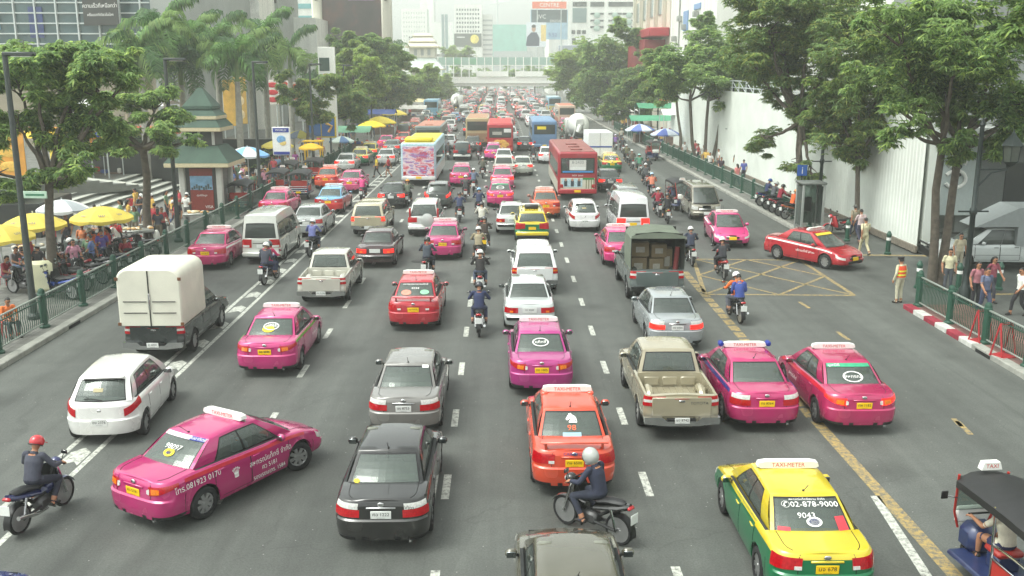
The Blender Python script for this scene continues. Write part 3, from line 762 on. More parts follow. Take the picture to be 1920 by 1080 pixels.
def make_tuktuk():
    root = empty('tuk_tuk'); blue = mat('tuk_tuk_blue', (40, 52, 92), .4, .1, .4, .15)
    redv = mat('red_vinyl', (168, 46, 38), .45, var=.12); canv = mat('black_canvas', (32, 32, 33), .55, var=.2)
    ty, ri = wheel_parts(.24, .14, 5)
    for x, y in ((0, 1.15), (.52, -.95), (-.52, -.95)):
        w = put('wheel', ty, root, (x, y, .24), 0 if x >= 0 else PI); put('rim', ri, w)
    g = MB()
    g.box((0, -.1, .36), (1.06, 2.3, .1), blue, .03)
    g.box((0, -1.0, .58), (1.2, .8, .36), blue, .06); g.box((0, 1.0, .62), (.56, .5, .5), blue, .12)
    g.box((0, -1.42, .6), (1.16, .06, .3), blue, .02)
    g.build('body', root)
    g = MB(); g.box((0, -.86, .76), (1.04, .5, .14), redv, .05); g.build('rear_seat', root)
    g = MB(); g.box((0, -1.18, 1.0), (1.06, .14, .5), redv, .05); g.build('backrest', root)
    g = MB(); g.box((0, .32, .72), (.46, .42, .12), redv, .04); g.box((0, .32, .54), (.4, .34, .26), blue, .03); g.build('driver_seat', root)
    for sg in (1, -1):
        g = MB(); g.box((sg*.58, -.72, .74), (.05, .92, .34), redv, .015); g.box((sg*.61, -.72, .93), (.04, .95, .03), CHROME, .01); g.build('side_panel', root)
    g = MB()   # canopy: arched, longer at the back
    rows = []
    for y, zz, w in ((1.08, 1.78, .46), (.7, 1.86, .56), (.2, 1.90, .62), (-.5, 1.90, .64), (-1.1, 1.86, .64), (-1.45, 1.78, .62)):
        rows.append([(w*q, y, zz-.16*abs(q)**3) for q in (-1, -.85, -.5, 0, .5, .85, 1)])
    g.grid(rows, canv, flip=True); g.grid([[(x*.97, y, z-.03) for x, y, z in r] for r in rows], canv)
    for r in (rows[0], rows[-1]): g.grid([r, [(x, y, z-.10) for x, y, z in r]], canv)
    for k in (0, -1): g.grid([[r[k] for r in rows], [(r[k][0], r[k][1], r[k][2]-.12) for r in rows]], canv)
    g.build('canopy', root)
    for sg in (1, -1):
        g = MB(); g.tube([(sg*.44, 1.05, 1.74), (sg*.36, 1.2, 1.0), (sg*.26, 1.22, .7)], .022, redv, 8)
        g.tube([(sg*.60, -.2, 1.76), (sg*.60, -.24, .9), (sg*.56, -.2, .4)], .022, CHROME, 8)
        g.tube([(sg*.60, -1.36, 1.70), (sg*.60, -1.42, .8)], .022, CHROME, 8)
        g.tube([(sg*.60, -.25, 1.15), (sg*.61, -.8, 1.18), (sg*.60, -1.4, 1.15)], .02, CHROME, 8); g.build('canopy_frame', root)
    g = MB()
    for k in range(4): g.tube([(-.58, -1.52, .50+.13*k), (.58, -1.52, .50+.13*k)], .02, CHROME, 8)
    for sg in (-.4, .4): g.tube([(sg, -1.52, .44), (sg, -1.52, 1.0)], .016, CHROME, 6)
    g.build('rear_rails', root)
    g = MB(); g.add([(-.38, 1.2, 1.02), (.38, 1.2, 1.02), (.42, 1.08, 1.70), (-.42, 1.08, 1.70)], [(0, 1, 2, 3)], GLASS); g.build('windscreen', root, ang=0)
    g = MB(); g.box((0, 1.26, .92), (.62, .1, .3), WHITE, .05); g.build('cowl', root)
    g = MB(); g.tube([(-.32, .86, 1.12), (0, .98, 1.06), (.32, .86, 1.12)], .018, TRIM, 8); g.build('handlebar', root)
    g = MB(); g.ball((0, 1.32, .84), (.1, .06, .1), CLR_L); g.build('headlight', root)
    for sg in (1, -1):
        g = MB(); g.tube([(sg*.4, 1.1, 1.3), (sg*.56, 1.15, 1.32)], .01, CHROME, 5); g.box((sg*.6, 1.15, 1.34), (.12, .03, .14), TRIM, .01); g.build('wing_mirror', root)
        g = MB(); g.box((sg*.46, -1.46, .58), (.16, .05, .12), RED_L, .015); g.build('tail_light', root)
    g = MB(); g.prism([(-.18, 0), (.18, 0), (.14, .13), (-.14, .13)], .86, .98, WHITE); s_ = g.build('taxi_sign', root, (0, 0, 1.88))
    letters(s_, 'TAXI', .10, INK_R, (0, .857, .065)); letters(s_, 'TAXI', .10, INK_R, (0, .983, .065), (0, 0, PI))
    plate_parts(root, -1.545, .52, PLATE_Y, w=.32, h=.12)
    return root

def rbody(L, W, z0, z1, mt, r=.14, low=None, zl=None, c=.12):
    """bus-like shell: rounded rectangle sections, softened ends"""
    mb = MB(); rows = []
    def sec(y, k):
        w = W/2-k; a = z0+k*.5; b = z1-k; pts = []
        for cx, cz, a0 in ((w-r, a+.06, -90), (w-r, b-r, 0), (-w+r, b-r, 90), (-w+r, a+.06, 180)):
            rr = r if cz > (z0+z1)/2 else .06
            cxx = cx if rr == r else math.copysign(w-.06, cx)
            for i in range(5):
                t = R(a0+90*i/4); pts.append((cxx+rr*math.cos(t), y, cz+rr*math.sin(t)))
        return pts
    for d, k in ((0, c*1.0), (.02, c*.5), (.07, c*.15), (.16, 0)): rows.append(sec(-L/2+d, k))
    for d, k in ((.16, 0), (.07, c*.15), (.02, c*.5), (0, c)): rows.append(sec(L/2-d, k))
    mb.grid(rows, mt, wrap=True, flip=False); n = len(rows[0])
    mb.add(rows[0], [tuple(range(n))], mt); mb.add(rows[-1], [tuple(range(n))[::-1]], mt)
    return mb
def make_bus(style):
    """style: dict of colours; back face carries its own panels"""
    root = empty('city_bus'); L, W, H = style.get('L', 11), 2.5, 3.05
    paint = mat('bus_'+style['n'], style['c'], .4, .05, .4, .1, 2); low = mat('bus_low_'+style['n'], style['c2'], .4, .05, .4, .1, 2)
    roofm = mat('bus_roof_'+style['n'], style['roof'], .6, var=.15, scale=1.5)
    rbody(L, W, .42, H, paint).build('body', root)
    g = MB(); yb = -L/2
    for sx in (-1, 1): g.box((sx*(W/2+.004), 0, .86), (.012, L-.34, .72), low, .004)
    if style.get('lowrear', True): g.box((0, yb-.004, 1.06), (W-.34, .014, .74), low, .005)
    g.build('lower_panel', root)
    g = MB(); g.box((0, 0, H+.012), (W-.34, L-.4, .03), roofm, .01); g.build('roof', root)
    for k in range(style.get('hatch', 3)):
        g = MB(); g.box((.0, -L*.36+k*L*.2, H+.07), (.75, .8, .1), roofm, .04); g.build('roof_hatch', root)
    if style.get('rearwin', True):
        g = MB(); g.box((0, yb-.002, 2.2), (2.12, .02, .96), TRIM, .008); g.build('window_surround', root)
        g = MB(); g.box((0, yb-.012, 2.2), (2.0, .016, .84), style.get('glass', GLASS_D), .004); g.build('rear_window', root)
    n = 7
    for sx in (-1, 1):
        for k in range(n):
            g = MB(); g.box((sx*(W/2+.004), -L/2+.95+k*(L-1.7)/n, 1.92), (.014, (L-1.7)/n-.12, .86), GLASS_D, .004); g.build('side_window', root)
    g = MB(); g.box((0, yb-.04, .56), (W-.1, .12, .26), style.get('bump', low), .05) if not isinstance(style.get('bump'), tuple) else g.box((0, yb-.04, .58), (W-.1, .12, .30), mat('bus_bumper_'+style['n'], style['bump'], .45, var=.1), .05); g.build('bumper', root)
    for sg in (1, -1):
        g = MB(); g.box((sg*1.0, yb-.02, .92), (.2, .05, .22), RED_L, .03); g.build('tail_light', root)
        g = MB(); g.box((sg*.95, L/2+.0, .8), (.26, .05, .18), CLR_L, .03); g.build('headlight', root)
    g = MB(); g.box((0, L/2+.002, 1.9), (2.2, .03, 1.2), GLASS_D, .01); g.build('windscreen', root)
    plate_parts(root, yb-.108, .60, PLATE_Y, w=.4, h=.15, tilt=0)
    g = MB(); g.box((0, 0, .42), (W-.5, L-.8, .2), UNDER); g.build('chassis', root)
    add_wheels(root, W/2-.16, L*.28, -L*.26, .48, .26, 8)
    if style.get('acbox'):
        g = MB(); g.box((0, yb+1.0, H+.18), (2.0, 1.6, .34), mat('bus_yellow', (226, 205, 40), .45, var=.08), .12); g.build('roof_unit', root)
    return root

def make_mixer():
    root = empty('mixer_lorry'); wh = mat('mixer_white', (206, 207, 200), .45, .05, .3, .08, .8)
    g = MB(); g.box((0, 0, .9), (1.0, 7.6, .25), TRIM, .03); g.build('chassis', root)
    g = MB(); g.box((0, 3.0, 1.9), (2.4, 1.7, 1.7), wh, .14); g.box((0, 3.87, 2.25), (2.1, .04, .75), GLASS_D, .01); g.box((0, 2.13, 2.3), (1.5, .03, .5), GLASS_D, .01); g.build('cab', root)
    g = MB(); X = Matrix.Translation((0, -.6, 2.25)) @ Matrix.Rotation(R(-78), 4, 'X')
    g.lathe([(.45, -2.3), (1.05, -1.5), (1.18, -.4), (1.16, .4), (.6, 1.9), (.42, 2.1), (.3, 2.1)], wh, 24, X); g.build('drum', root)
    g = MB(); g.box((0, -3.0, 2.6), (.9, .5, .8), wh, .1); g.tube([(0, -3.2, 2.2), (-.3, -3.6, 1.5)], [.28, .2], wh, 10)
    g.tube([(-.75, -3.0, 1.0), (-.1, -3.0, 2.7)], .08, wh, 8); g.tube([(.75, -3.0, 1.0), (.1, -3.0, 2.7)], .08, wh, 8); g.build('chute', root)
    for sg in (1, -1):
        g = MB(); g.box((sg*.95, -3.75, .95), (.3, .06, .14), RED_L, .02); g.build('tail_light', root)
    plate_parts(root, -3.82, .8, PLATE_Y)
    add_wheels(root, 1.0, 3.0, -2.2, .5, .3, 8); add_wheels(root, 1.0, -.95, -.94, .5, .3, 8)
    return root
def make_lorry():
    root = empty('box_lorry'); wh = mat('lorry_white', (224, 226, 226), .5, .05, .2, .05, .8)
    g = MB(); g.box((0, 0, .75), (1.0, 6.0, .22), TRIM, .03); g.build('chassis', root)
    g = MB(); g.box((0, 2.35, 1.45), (1.9, 1.5, 1.4), wh, .14); g.box((0, 3.1, 1.75), (1.7, .04, .6), GLASS_D, .01); g.build('cab', root)
    g = MB(); g.box((0, -.75, 1.95), (2.1, 4.4, 2.0), wh, .04)
    for k in range(8): g.box((1.06, -2.6+k*.53, 1.95), (.03, .06, 1.9), wh, .008); g.box((-1.06, -2.6+k*.53, 1.95), (.03, .06, 1.9), wh, .008)
    b_ = g.build('cargo_box', root)
    g = MB(); g.box((0, -2.96, 1.75), (2.0, .02, .12), mat('stripe_blue', (40, 70, 150), .5), .004); g.box((0, -2.955, 2.0), (.02, .02, 1.8), TRIM); g.build('rear_doors', root)
    for sg in (1, -1):
        g = MB(); g.box((sg*.85, -2.98, .85), (.3, .05, .12), RED_L, .02); g.build('tail_light', root)
    plate_parts(root, -2.98, .7, PLATE_W)
    add_wheels(root, .85, 2.2, -1.8, .38, .24, 8)
    return root
# ---------------------------------------------------------------- people
from mathutils import kdtree
SKIN = mat('skin', (168, 118, 88), .55, var=.06, scale=20)
HAIR = mat('black_hair', (22, 19, 18), .5, var=.2, scale=40)
SHOE = mat('shoe_dark', (34, 30, 28), .6, var=.15)
POSES = {}
def V(*a): return Vector(a)
def pose_joints(kind):
    """joint positions of an adult about 1.68 m tall, facing +y"""
    J = dict(pelvis=V(0, 0, .92), waist=V(0, .0, 1.06), chest=V(0, .0, 1.26), neck=V(0, .0, 1.44), head=V(0, .02, 1.535))
    def sym(n, l, r): J[n+'L'] = V(*l); J[n+'R'] = V(*r)
    sym('sh', (-.18, 0, 1.38), (.18, 0, 1.38)); sym('hip', (-.085, 0, .88), (.085, 0, .88))
    if kind == 'walk':
        sym('el', (-.24, -.12, 1.12), (.24, .08, 1.12)); sym('wr', (-.23, -.10, .88), (.22, .24, .93))
        sym('kn', (-.09, .16, .49), (.09, -.05, .47)); sym('an', (-.09, .22, .09), (.09, -.32, .14)); J['toeL'] = V(-.10, .38, .04); J['toeR'] = V(.10, -.18, .03)
    elif kind == 'stride':
        sym('el', (-.24, .10, 1.12), (.24, -.12, 1.12)); sym('wr', (-.22, .26, .95), (.24, -.16, .88))
        sym('kn', (-.09, -.02, .47), (.09, .20, .51)); sym('an', (-.09, -.26, .15), (.09, .24, .09)); J['toeL'] = V(-.10, -.12, .03); J['toeR'] = V(.10, .40, .05)
    elif kind == 'stand':
        sym('el', (-.25, -.03, 1.12), (.25, -.03, 1.12)); sym('wr', (-.25, .06, .88), (.25, .06, .88))
        sym('kn', (-.10, .02, .48), (.10, .02, .48)); sym('an', (-.11, -.01, .08), (.11, -.01, .08)); J['toeL'] = V(-.13, .15, .03); J['toeR'] = V(.13, .15, .03)
    elif kind == 'hold':
        sym('el', (-.25, -.04, 1.12), (.25, -.04, 1.12)); sym('wr', (-.12, .20, 1.10), (.14, .22, 1.16))
        sym('kn', (-.10, .03, .48), (.09, .0, .48)); sym('an', (-.11, -.01, .08), (.10, -.03, .08)); J['toeL'] = V(-.13, .15, .03); J['toeR'] = V(.13, .13, .03)
        J['head'] = V(0, .06, 1.54)
    elif kind in ('ride', 'ride_turn', 'pillion', 'idle'):
        dy = -.38 if kind == 'pillion' else -.1
        J.update(pelvis=V(0, dy-.06, .86), waist=V(0, dy-.04, 1.0), chest=V(0, dy+.03, 1.20), neck=V(0, dy+.08, 1.38), head=V(0, dy+.13, 1.465))
        sym('sh', (-.19, dy+.06, 1.32), (.19, dy+.06, 1.32)); sym('hip', (-.09, dy-.02, .85), (.09, dy-.02, .85))
        if kind == 'pillion':
            sym('el', (-.24, dy+.06, 1.08), (.24, dy+.06, 1.08)); sym('wr', (-.16, dy+.26, .95), (.16, dy+.26, .95))
            sym('kn', (-.22, dy+.36, .78), (.22, dy+.36, .78)); sym('an', (-.24, dy+.22, .40), (.24, dy+.22, .40))
            J['toeL'] = V(-.26, dy+.36, .34); J['toeR'] = V(.26, dy+.36, .34)
        else:
            sym('el', (-.33, .06, 1.10), (.33, .06, 1.10)); sym('wr', (-.31, .25, 1.07), (.31, .25, 1.07))
            if kind == 'idle':
                sym('kn', (-.26, .26, .70), (.26, .26, .70)); sym('an', (-.34, .10, .10), (.25, .10, .33)); J['toeL'] = V(-.38, .25, .04); J['toeR'] = V(.27, .24, .29)
            else:
                sym('kn', (-.21, .30, .74), (.21, .30, .74)); sym('an', (-.22, .04, .36), (.22, .04, .36)); J['toeL'] = V(-.24, .19, .31); J['toeR'] = V(.24, .19, .31)
    elif kind == 'sit':
        J.update(pelvis=V(0, 0, .50), waist=V(0, .01, .64), chest=V(0, .05, .84), neck=V(0, .10, 1.01), head=V(0, .14, 1.11))
        sym('sh', (-.18, .07, .95), (.18, .07, .95)); sym('hip', (-.09, .03, .48), (.09, .03, .48))
        sym('el', (-.24, .16, .72), (.24, .16, .72)); sym('wr', (-.12, .36, .62), (.12, .36, .62))
        sym('kn', (-.13, .44, .50), (.13, .44, .50)); sym('an', (-.13, .40, .08), (.13, .40, .08)); J['toeL'] = V(-.15, .55, .03); J['toeR'] = V(.15, .55, .03)
    elif kind == 'drive':
        J.update(pelvis=V(0, .28, .84), waist=V(0, .28, .98), chest=V(0, .31, 1.16), neck=V(0, .34, 1.33), head=V(0, .37, 1.43))
        sym('sh', (-.18, .33, 1.27), (.18, .33, 1.27)); sym('hip', (-.09, .30, .83), (.09, .30, .83))
        sym('el', (-.28, .52, 1.06), (.28, .52, 1.06)); sym('wr', (-.29, .80, 1.10), (.29, .80, 1.10))
        sym('kn', (-.17, .72, .80), (.17, .72, .80)); sym('an', (-.16, .76, .45), (.16, .76, .45)); J['toeL'] = V(-.16, .90, .42); J['toeR'] = V(.16, .90, .42)
    elif kind == 'lie':
        # on its side along x, knees drawn up
        J.update(pelvis=V(.0, 0, .14), waist=V(-.15, .03, .14), chest=V(-.36, .05, .15), neck=V(-.53, .04, .14), head=V(-.64, .0, .14))
        sym('sh', (-.46, .03, .28), (-.46, .05, .08)); sym('hip', (.04, 0, .2), (.04, 0, .09))
        sym('el', (-.33, -.2, .26), (-.38, -.2, .08)); sym('wr', (-.5, -.3, .2), (-.55, -.3, .06))
        sym('kn', (.26, -.33, .2), (.2, -.36, .08)); sym('an', (.52, -.1, .14), (.5, -.2, .06)); J['toeL'] = V(.6, -.22, .12); J['toeR'] = V(.6, -.3, .05)
    return J
def capsule(mb, pts, rad, mt, n=12, ell=None):
    """rounded tapered limb through the points"""
    pts = [Vector(p) for p in pts]
    a = pts[0]+(pts[0]-pts[1]).normalized()*rad[0]*.7; b = pts[-1]+(pts[-1]-pts[-2]).normalized()*rad[-1]*.7
    mb.tube([a]+pts+[b], [rad[0]*.6]+list(rad)+[rad[-1]*.6], mt, n)
TAGS = ['skin', 'shirt', 'trousers', 'shoe', 'eye']
def body_for(kind, sleeve=.5, shorts=False, fem=False):
    """one continuous skin of the whole figure; returns (mesh, joints)"""
    key = (kind, sleeve, shorts, fem)
    if key in POSES: return POSES[key]
    J = pose_joints(kind); T = {t: bpy.data.materials.get('t_'+t) or bpy.data.materials.new('t_'+t) for t in TAGS}
    mb = MB()
    sidev = (J['shR']-J['shL']).normalized()
    def torso(p, w, d, up):
        f = up.cross(sidev).normalized()*-1; s_ = sidev
        return [p+s_*w*math.cos(a)+f*d*math.sin(a) for a in [2*PI*i/16 for i in range(16)]]
    P0 = [J['pelvis']+(J['pelvis']-J['waist'])*.45, J['pelvis'], J['waist'], J['chest'], (J['chest']*.35+J['neck']*.65)]
    k = .9 if fem else 1.
    ws = [(.13, .09), (.165, .115), (.145*k, .105), (.175*k, .12), (.15*k, .085)]
    if sleeve > .7: ws = [(a+.012, b+.015) for a, b in ws]
    rows = []
    for i, (p, (w, d)) in enumerate(zip(P0, ws)):
        up = (P0[min(i+1, 4)]-P0[max(i-1, 0)]).normalized(); rows.append(torso(p, w, d, up))
    for i in range(4):
        m = MB(); m.grid(rows[i:i+2], T['trousers'] if i == 0 else T['shirt'], wrap=True); mb.join(m)
    mb.add(rows[0], [tuple(range(16))[::-1]], T['trousers']); mb.add(rows[-1], [tuple(range(16))], T['shirt'])
    for s_ in 'LR':
        capsule(mb, [J['neck']*.25+J['sh'+s_]*.75, J['sh'+s_]], [.055, .062], T['shirt'])
        sh, el, wr = J['sh'+s_], J['el'+s_], J['wr'+s_]
        r1 = .058 if sleeve > .3 else .047
        mid = sh.lerp(el, .75)
        capsule(mb, [sh, sh.lerp(el, .5), mid], [.060, .055, .052], T['shirt'] if sleeve else T['skin'])
        capsule(mb, [mid, el], [.043 if sleeve < .7 else .052, .042 if sleeve < .7 else .05], T['skin'] if sleeve < .7 else T['shirt'])
        capsule(mb, [el, el.lerp(wr, .35), wr], [.042, .042, .029] if sleeve < .7 else [.05, .048, .04], T['skin'] if sleeve < .7 else T['shirt'])
        # hand: palm, four fingers of different length, thumb from the side of the palm
        d = (wr-el).normalized(); inw = (Vector((0, 0, 0))+(-sidev if s_ == 'R' else sidev))
        if kind in ('ride', 'ride_turn', 'idle', 'drive'): d = (d+Vector((0, .6, -.15))).normalized(); side = -inw; down = Vector((0, 0, -1))
        else: side = Vector((0, 1, 0))-d*d.y; side = side.normalized() if side.length > .2 else sidev.copy(); down = inw
        pal = wr+d*.085
        mb.tube([wr, wr+d*.04, pal], [.026, .034, .030], T['skin'], 10)
        mb.tube([wr+d*.03-side*.018, pal-side*.03], [.02, .018], T['skin'], 8); mb.tube([wr+d*.03+side*.018, pal+side*.03], [.02, .018], T['skin'], 8)
        for q, ln in enumerate((.068, .078, .072, .056)):
            b0 = pal+side*(.033-.022*q); curl = .9 if kind in ('ride', 'ride_turn', 'idle', 'drive') else .35
            p1 = b0+d*ln*.5+down*curl*.018; p2 = p1+(d*(1-curl*.7)+down*curl).normalized()*ln*.32; p3 = p2+(d*(.7-curl)+down*(curl+.2)).normalized()*ln*.3
            mb.tube([b0-d*.01, p1, p2, p3], [.0105, .010, .009, .0075], T['skin'], 7)
        b0 = wr+d*.03+side*.03; mb.tube([b0, b0+side*.03+d*.03, b0+side*.035+d*.06+down*.012], [.014, .0115, .009], T['skin'], 7)
        hp, kn, an, to = J['hip'+s_], J['kn'+s_], J['an'+s_], J['toe'+s_]
        if shorts:
            capsule(mb, [hp, hp.lerp(kn, .75)], [.095, .080], T['trousers']); capsule(mb, [hp.lerp(kn, .6), kn], [.064, .055], T['skin'])
            capsule(mb, [kn, kn.lerp(an, .35), an], [.053, .054, .034], T['skin'])
        else:
            capsule(mb, [hp, hp.lerp(kn, .5), kn], [.096, .082, .064], T['trousers']); capsule(mb, [kn, kn.lerp(an, .35), kn.lerp(an, .93)], [.062, .060, .050], T['trousers'])
            capsule(mb, [kn.lerp(an, .9), an], [.034, .034], T['skin'])
        heel = an+(an-to)*.25; heel.z = max(min(an.z-.03, heel.z), .03) if kind != 'lie' else heel.z
        capsule(mb, [heel, an.lerp(to, .5)-Vector((0, 0, .01)), to], [.042, .044, .032], T['shoe'])
    # neck and head with nose, ears, chin
    hd = J['head']; up = (J['head']-J['neck']).normalized(); fw = sidev.cross(up)*-1 if kind != 'lie' else Vector((0, -1, 0))
    fw = up.cross(sidev).normalized(); 
    if kind == 'lie': fw = Vector((0, -1, 0))
    capsule(mb, [J['neck']-up*.03, J['neck'].lerp(hd, .5)], [.056, .05], T['skin']); mb.tube([J['neck']-up*.06, J['neck']+up*.012], [.085, .062], T['shirt'], 14)
    rt = fw.cross(up)
    M = Matrix((rt, fw, up)).transposed().to_4x4(); M.translation = hd+up*.045
    mb.lathe([(.012, -.125), (.045, -.112), (.062, -.075), (.071, -.02), (.074, .03), (.067, .075), (.044, .108), (.01, .122)], T['skin'], 16, M @ Matrix.Diagonal((1, 1.25, 1, 1)))
    mb.tube([M @ Vector((0, .082, .01)), M @ Vector((0, .106, -.028))], [.010, .016], T['skin'], 8)
    mb.tube([M @ Vector((-.02, .082, -.07)), M @ Vector((.02, .082, -.07))], .011, T['skin'], 6)
    for sg in (1, -1):
        mb.ball((sg*.074, -.005, -.01), (.014, .025, .034), T['skin'], 8, 6, M)
        mb.ball((sg*.029, .083, .012), (.014, .012, .010), T['eye'], 8, 6, M)
    me = mb.mesh('person_body', 0); o = bpy.data.objects.new('person', me); COL.objects.link(o)
    kd = kdtree.KDTree(len(me.polygons)*1)
    for p in me.polygons: kd.insert(p.center, p.index)
    kd.balance()
    mi = [TAGS.index(me.materials[p.material_index].name[2:]) for p in me.polygons]
    md = o.modifiers.new('r', 'REMESH'); md.mode = 'VOXEL'; md.voxel_size = .0125; md.use_smooth_shade = True
    ms = o.modifiers.new('s', 'SMOOTH'); ms.factor = .5; ms.iterations = 2
    out = bpy.data.meshes.new_from_object(o.evaluated_get(bpy.context.evaluated_depsgraph_get()))
    bpy.data.objects.remove(o); bpy.data.meshes.remove(me); out.name = 'person_body'
    out.materials.clear()
    for m_ in (SKIN, CLOTH, CLOTH, SHOE, INK): out.materials.append(m_)
    out.polygons.foreach_set('material_index', [mi[kd.find(p.center)[1]] for p in out.polygons])
    out.polygons.foreach_set('use_smooth', [True]*len(out.polygons)); out.update()
    POSES[key] = (out, J, M); return POSES[key]
HAIRS = {}
def hair_mesh(kind):
    if kind in HAIRS: return HAIRS[kind]
    mb = MB()
    if kind in ('short', 'long'):
        rows = []
        for i in range(9):
            t = i/8; z = .135-.02*t if False else None
            th = t*R(115)
            rows.append([(math.sin(th)*.083*math.cos(a), math.sin(th)*.104*math.sin(a)-.008, .022+math.cos(th)*.112-(0 if math.sin(a) < .3 else 0)) for a in [2*PI*j/16 for j in range(16)]])
        # open the face: lift the fringe
        for i in range(5, 9):
            for j in range(16):
                a = 2*PI*j/16
                if math.sin(a) > .25: rows[i][j] = rows[4][j]
        mb.grid(rows, HAIR, wrap=True, flip=True)
        if kind == 'long':
            mb.tube([(0, -.06, .04), (0, -.10, -.06), (0, -.10, -.2)], [.07, .075, .05], HAIR, 12)
    elif kind == 'cap':
        mb.lathe([(.09, .03), (.092, .06), (.08, .11), (.05, .135), (.001, .14)], CLOTH, 16, Matrix.Diagonal((1, 1.2, 1, 1)))
        mb.box((0, .14, .045), (.13, .1, .012), CLOTH, .005)
        mb.lathe([(.084, -.05), (.086, .03)], HAIR, 16, Matrix.Translation((0, -.025, 0)) @ Matrix.Diagonal((1, 1.02, 1, 1)))
    elif kind == 'peak':   # flat service cap
        mb.lathe([(.088, .04), (.09, .075), (.115, .10), (.11, .125), (.001, .13)], CLOTH, 16, Matrix.Diagonal((1, 1.15, 1, 1))); mb.box((0, .125, .05), (.13, .08, .012), INK, .005)
        mb.lathe([(.084, -.04), (.086, .04)], HAIR, 16, Matrix.Translation((0, -.025, 0)) @ Matrix.Diagonal((1, 1.02, 1, 1)))
    elif kind == 'straw':
        mb.lathe([(.2, .045), (.1, .06), (.095, .12), (.05, .145), (.001, .15)], mat('straw', (205, 190, 150), .8), 18)
    elif kind == 'helmet':
        rows = []
        for i in range(11):
            th = R(8+i*11.2); r = math.sin(th)
            rows.append([(r*.132*math.cos(a), r*.150*math.sin(a), .03+math.cos(th)*.135) for a in [2*PI*j/20 for j in range(20)]])
        for i in range(6, 11):
            for j in range(20):
                if math.sin(2*PI*j/20) > .45: rows[i][j] = (rows[5][j][0], rows[5][j][1]+.004, rows[5][j][2]-.004*(i-5))
        g = CLOTH_H
        mb.grid(rows, g, wrap=True, flip=True); mb.add(rows[0], [tuple(range(20))], g)
        mb.box((0, .165, .055), (.17, .07, .012), g, .005)
        mb.lathe([(.133, -.035), (.136, -.028), (.133, -.02)], TRIM, 20, Matrix.Translation((0, -.02, 0)) @ Matrix.Diagonal((1, 1.0, 1, 1)))
    elif kind == 'full_helmet':
        mb.ball((0, .005, .01), (.140, .165, .165), CLOTH_H, 20, 12)
        mb.grid([[(.146*math.sin(a), .012+.168*math.cos(a), z*(1)+.0) for a in [R(-62+12.4*i) for i in range(11)]] for z in (-.025, .0, .03, .055)], mat('visor', (30, 34, 36), .08, coat=.8), flip=False)
        mb.ball((0, .06, -.085), (.105, .115, .055), CLOTH_H, 16, 8)
    HAIRS[kind] = mb.mesh(kind.split('_')[-1], 40); return HAIRS[kind]
CLOTH_H = mat('helmet_shell', rough=.22, coat=.7, objcol=True, var=.05)
SC = .94   # vehicles and people are modelled at full size, the street was measured 6 per cent smaller
def cloth(c): return mat('cloth_%d_%d_%d' % c, c, .85, var=.16, scale=7, bump=.7)
def person(label, pose, loc, rz, shirt, trousers, hair='short', haircol=None, sleeve=.5, shorts=False, fem=False, shoe=None, skin=None, group=None, scale=1.):
    me, J, M = body_for(pose, sleeve, shorts, fem)
    o = put('person', me, None, loc, rz); tag(o, label, 'person', group); o.scale = (scale*SC,)*3
    for i, c in ((1, cloth(shirt)), (2, cloth(trousers))):
        o.material_slots[i].link = 'OBJECT'; o.material_slots[i].material = c
    if shoe: o.material_slots[3].link = 'OBJECT'; o.material_slots[3].material = cloth(shoe)
    hm = hair_mesh(hair)
    nm = {'short': 'hair', 'long': 'hair', 'cap': 'cap', 'peak': 'cap', 'straw': 'hat', 'helmet': 'helmet', 'full_helmet': 'helmet'}[hair]
    h = put(nm, hm, o); h.matrix_local = M.copy(); h.color = lin(haircol or (225, 225, 220))+(1,)
    if sleeve > 0 and haircol is None: pass
    return o
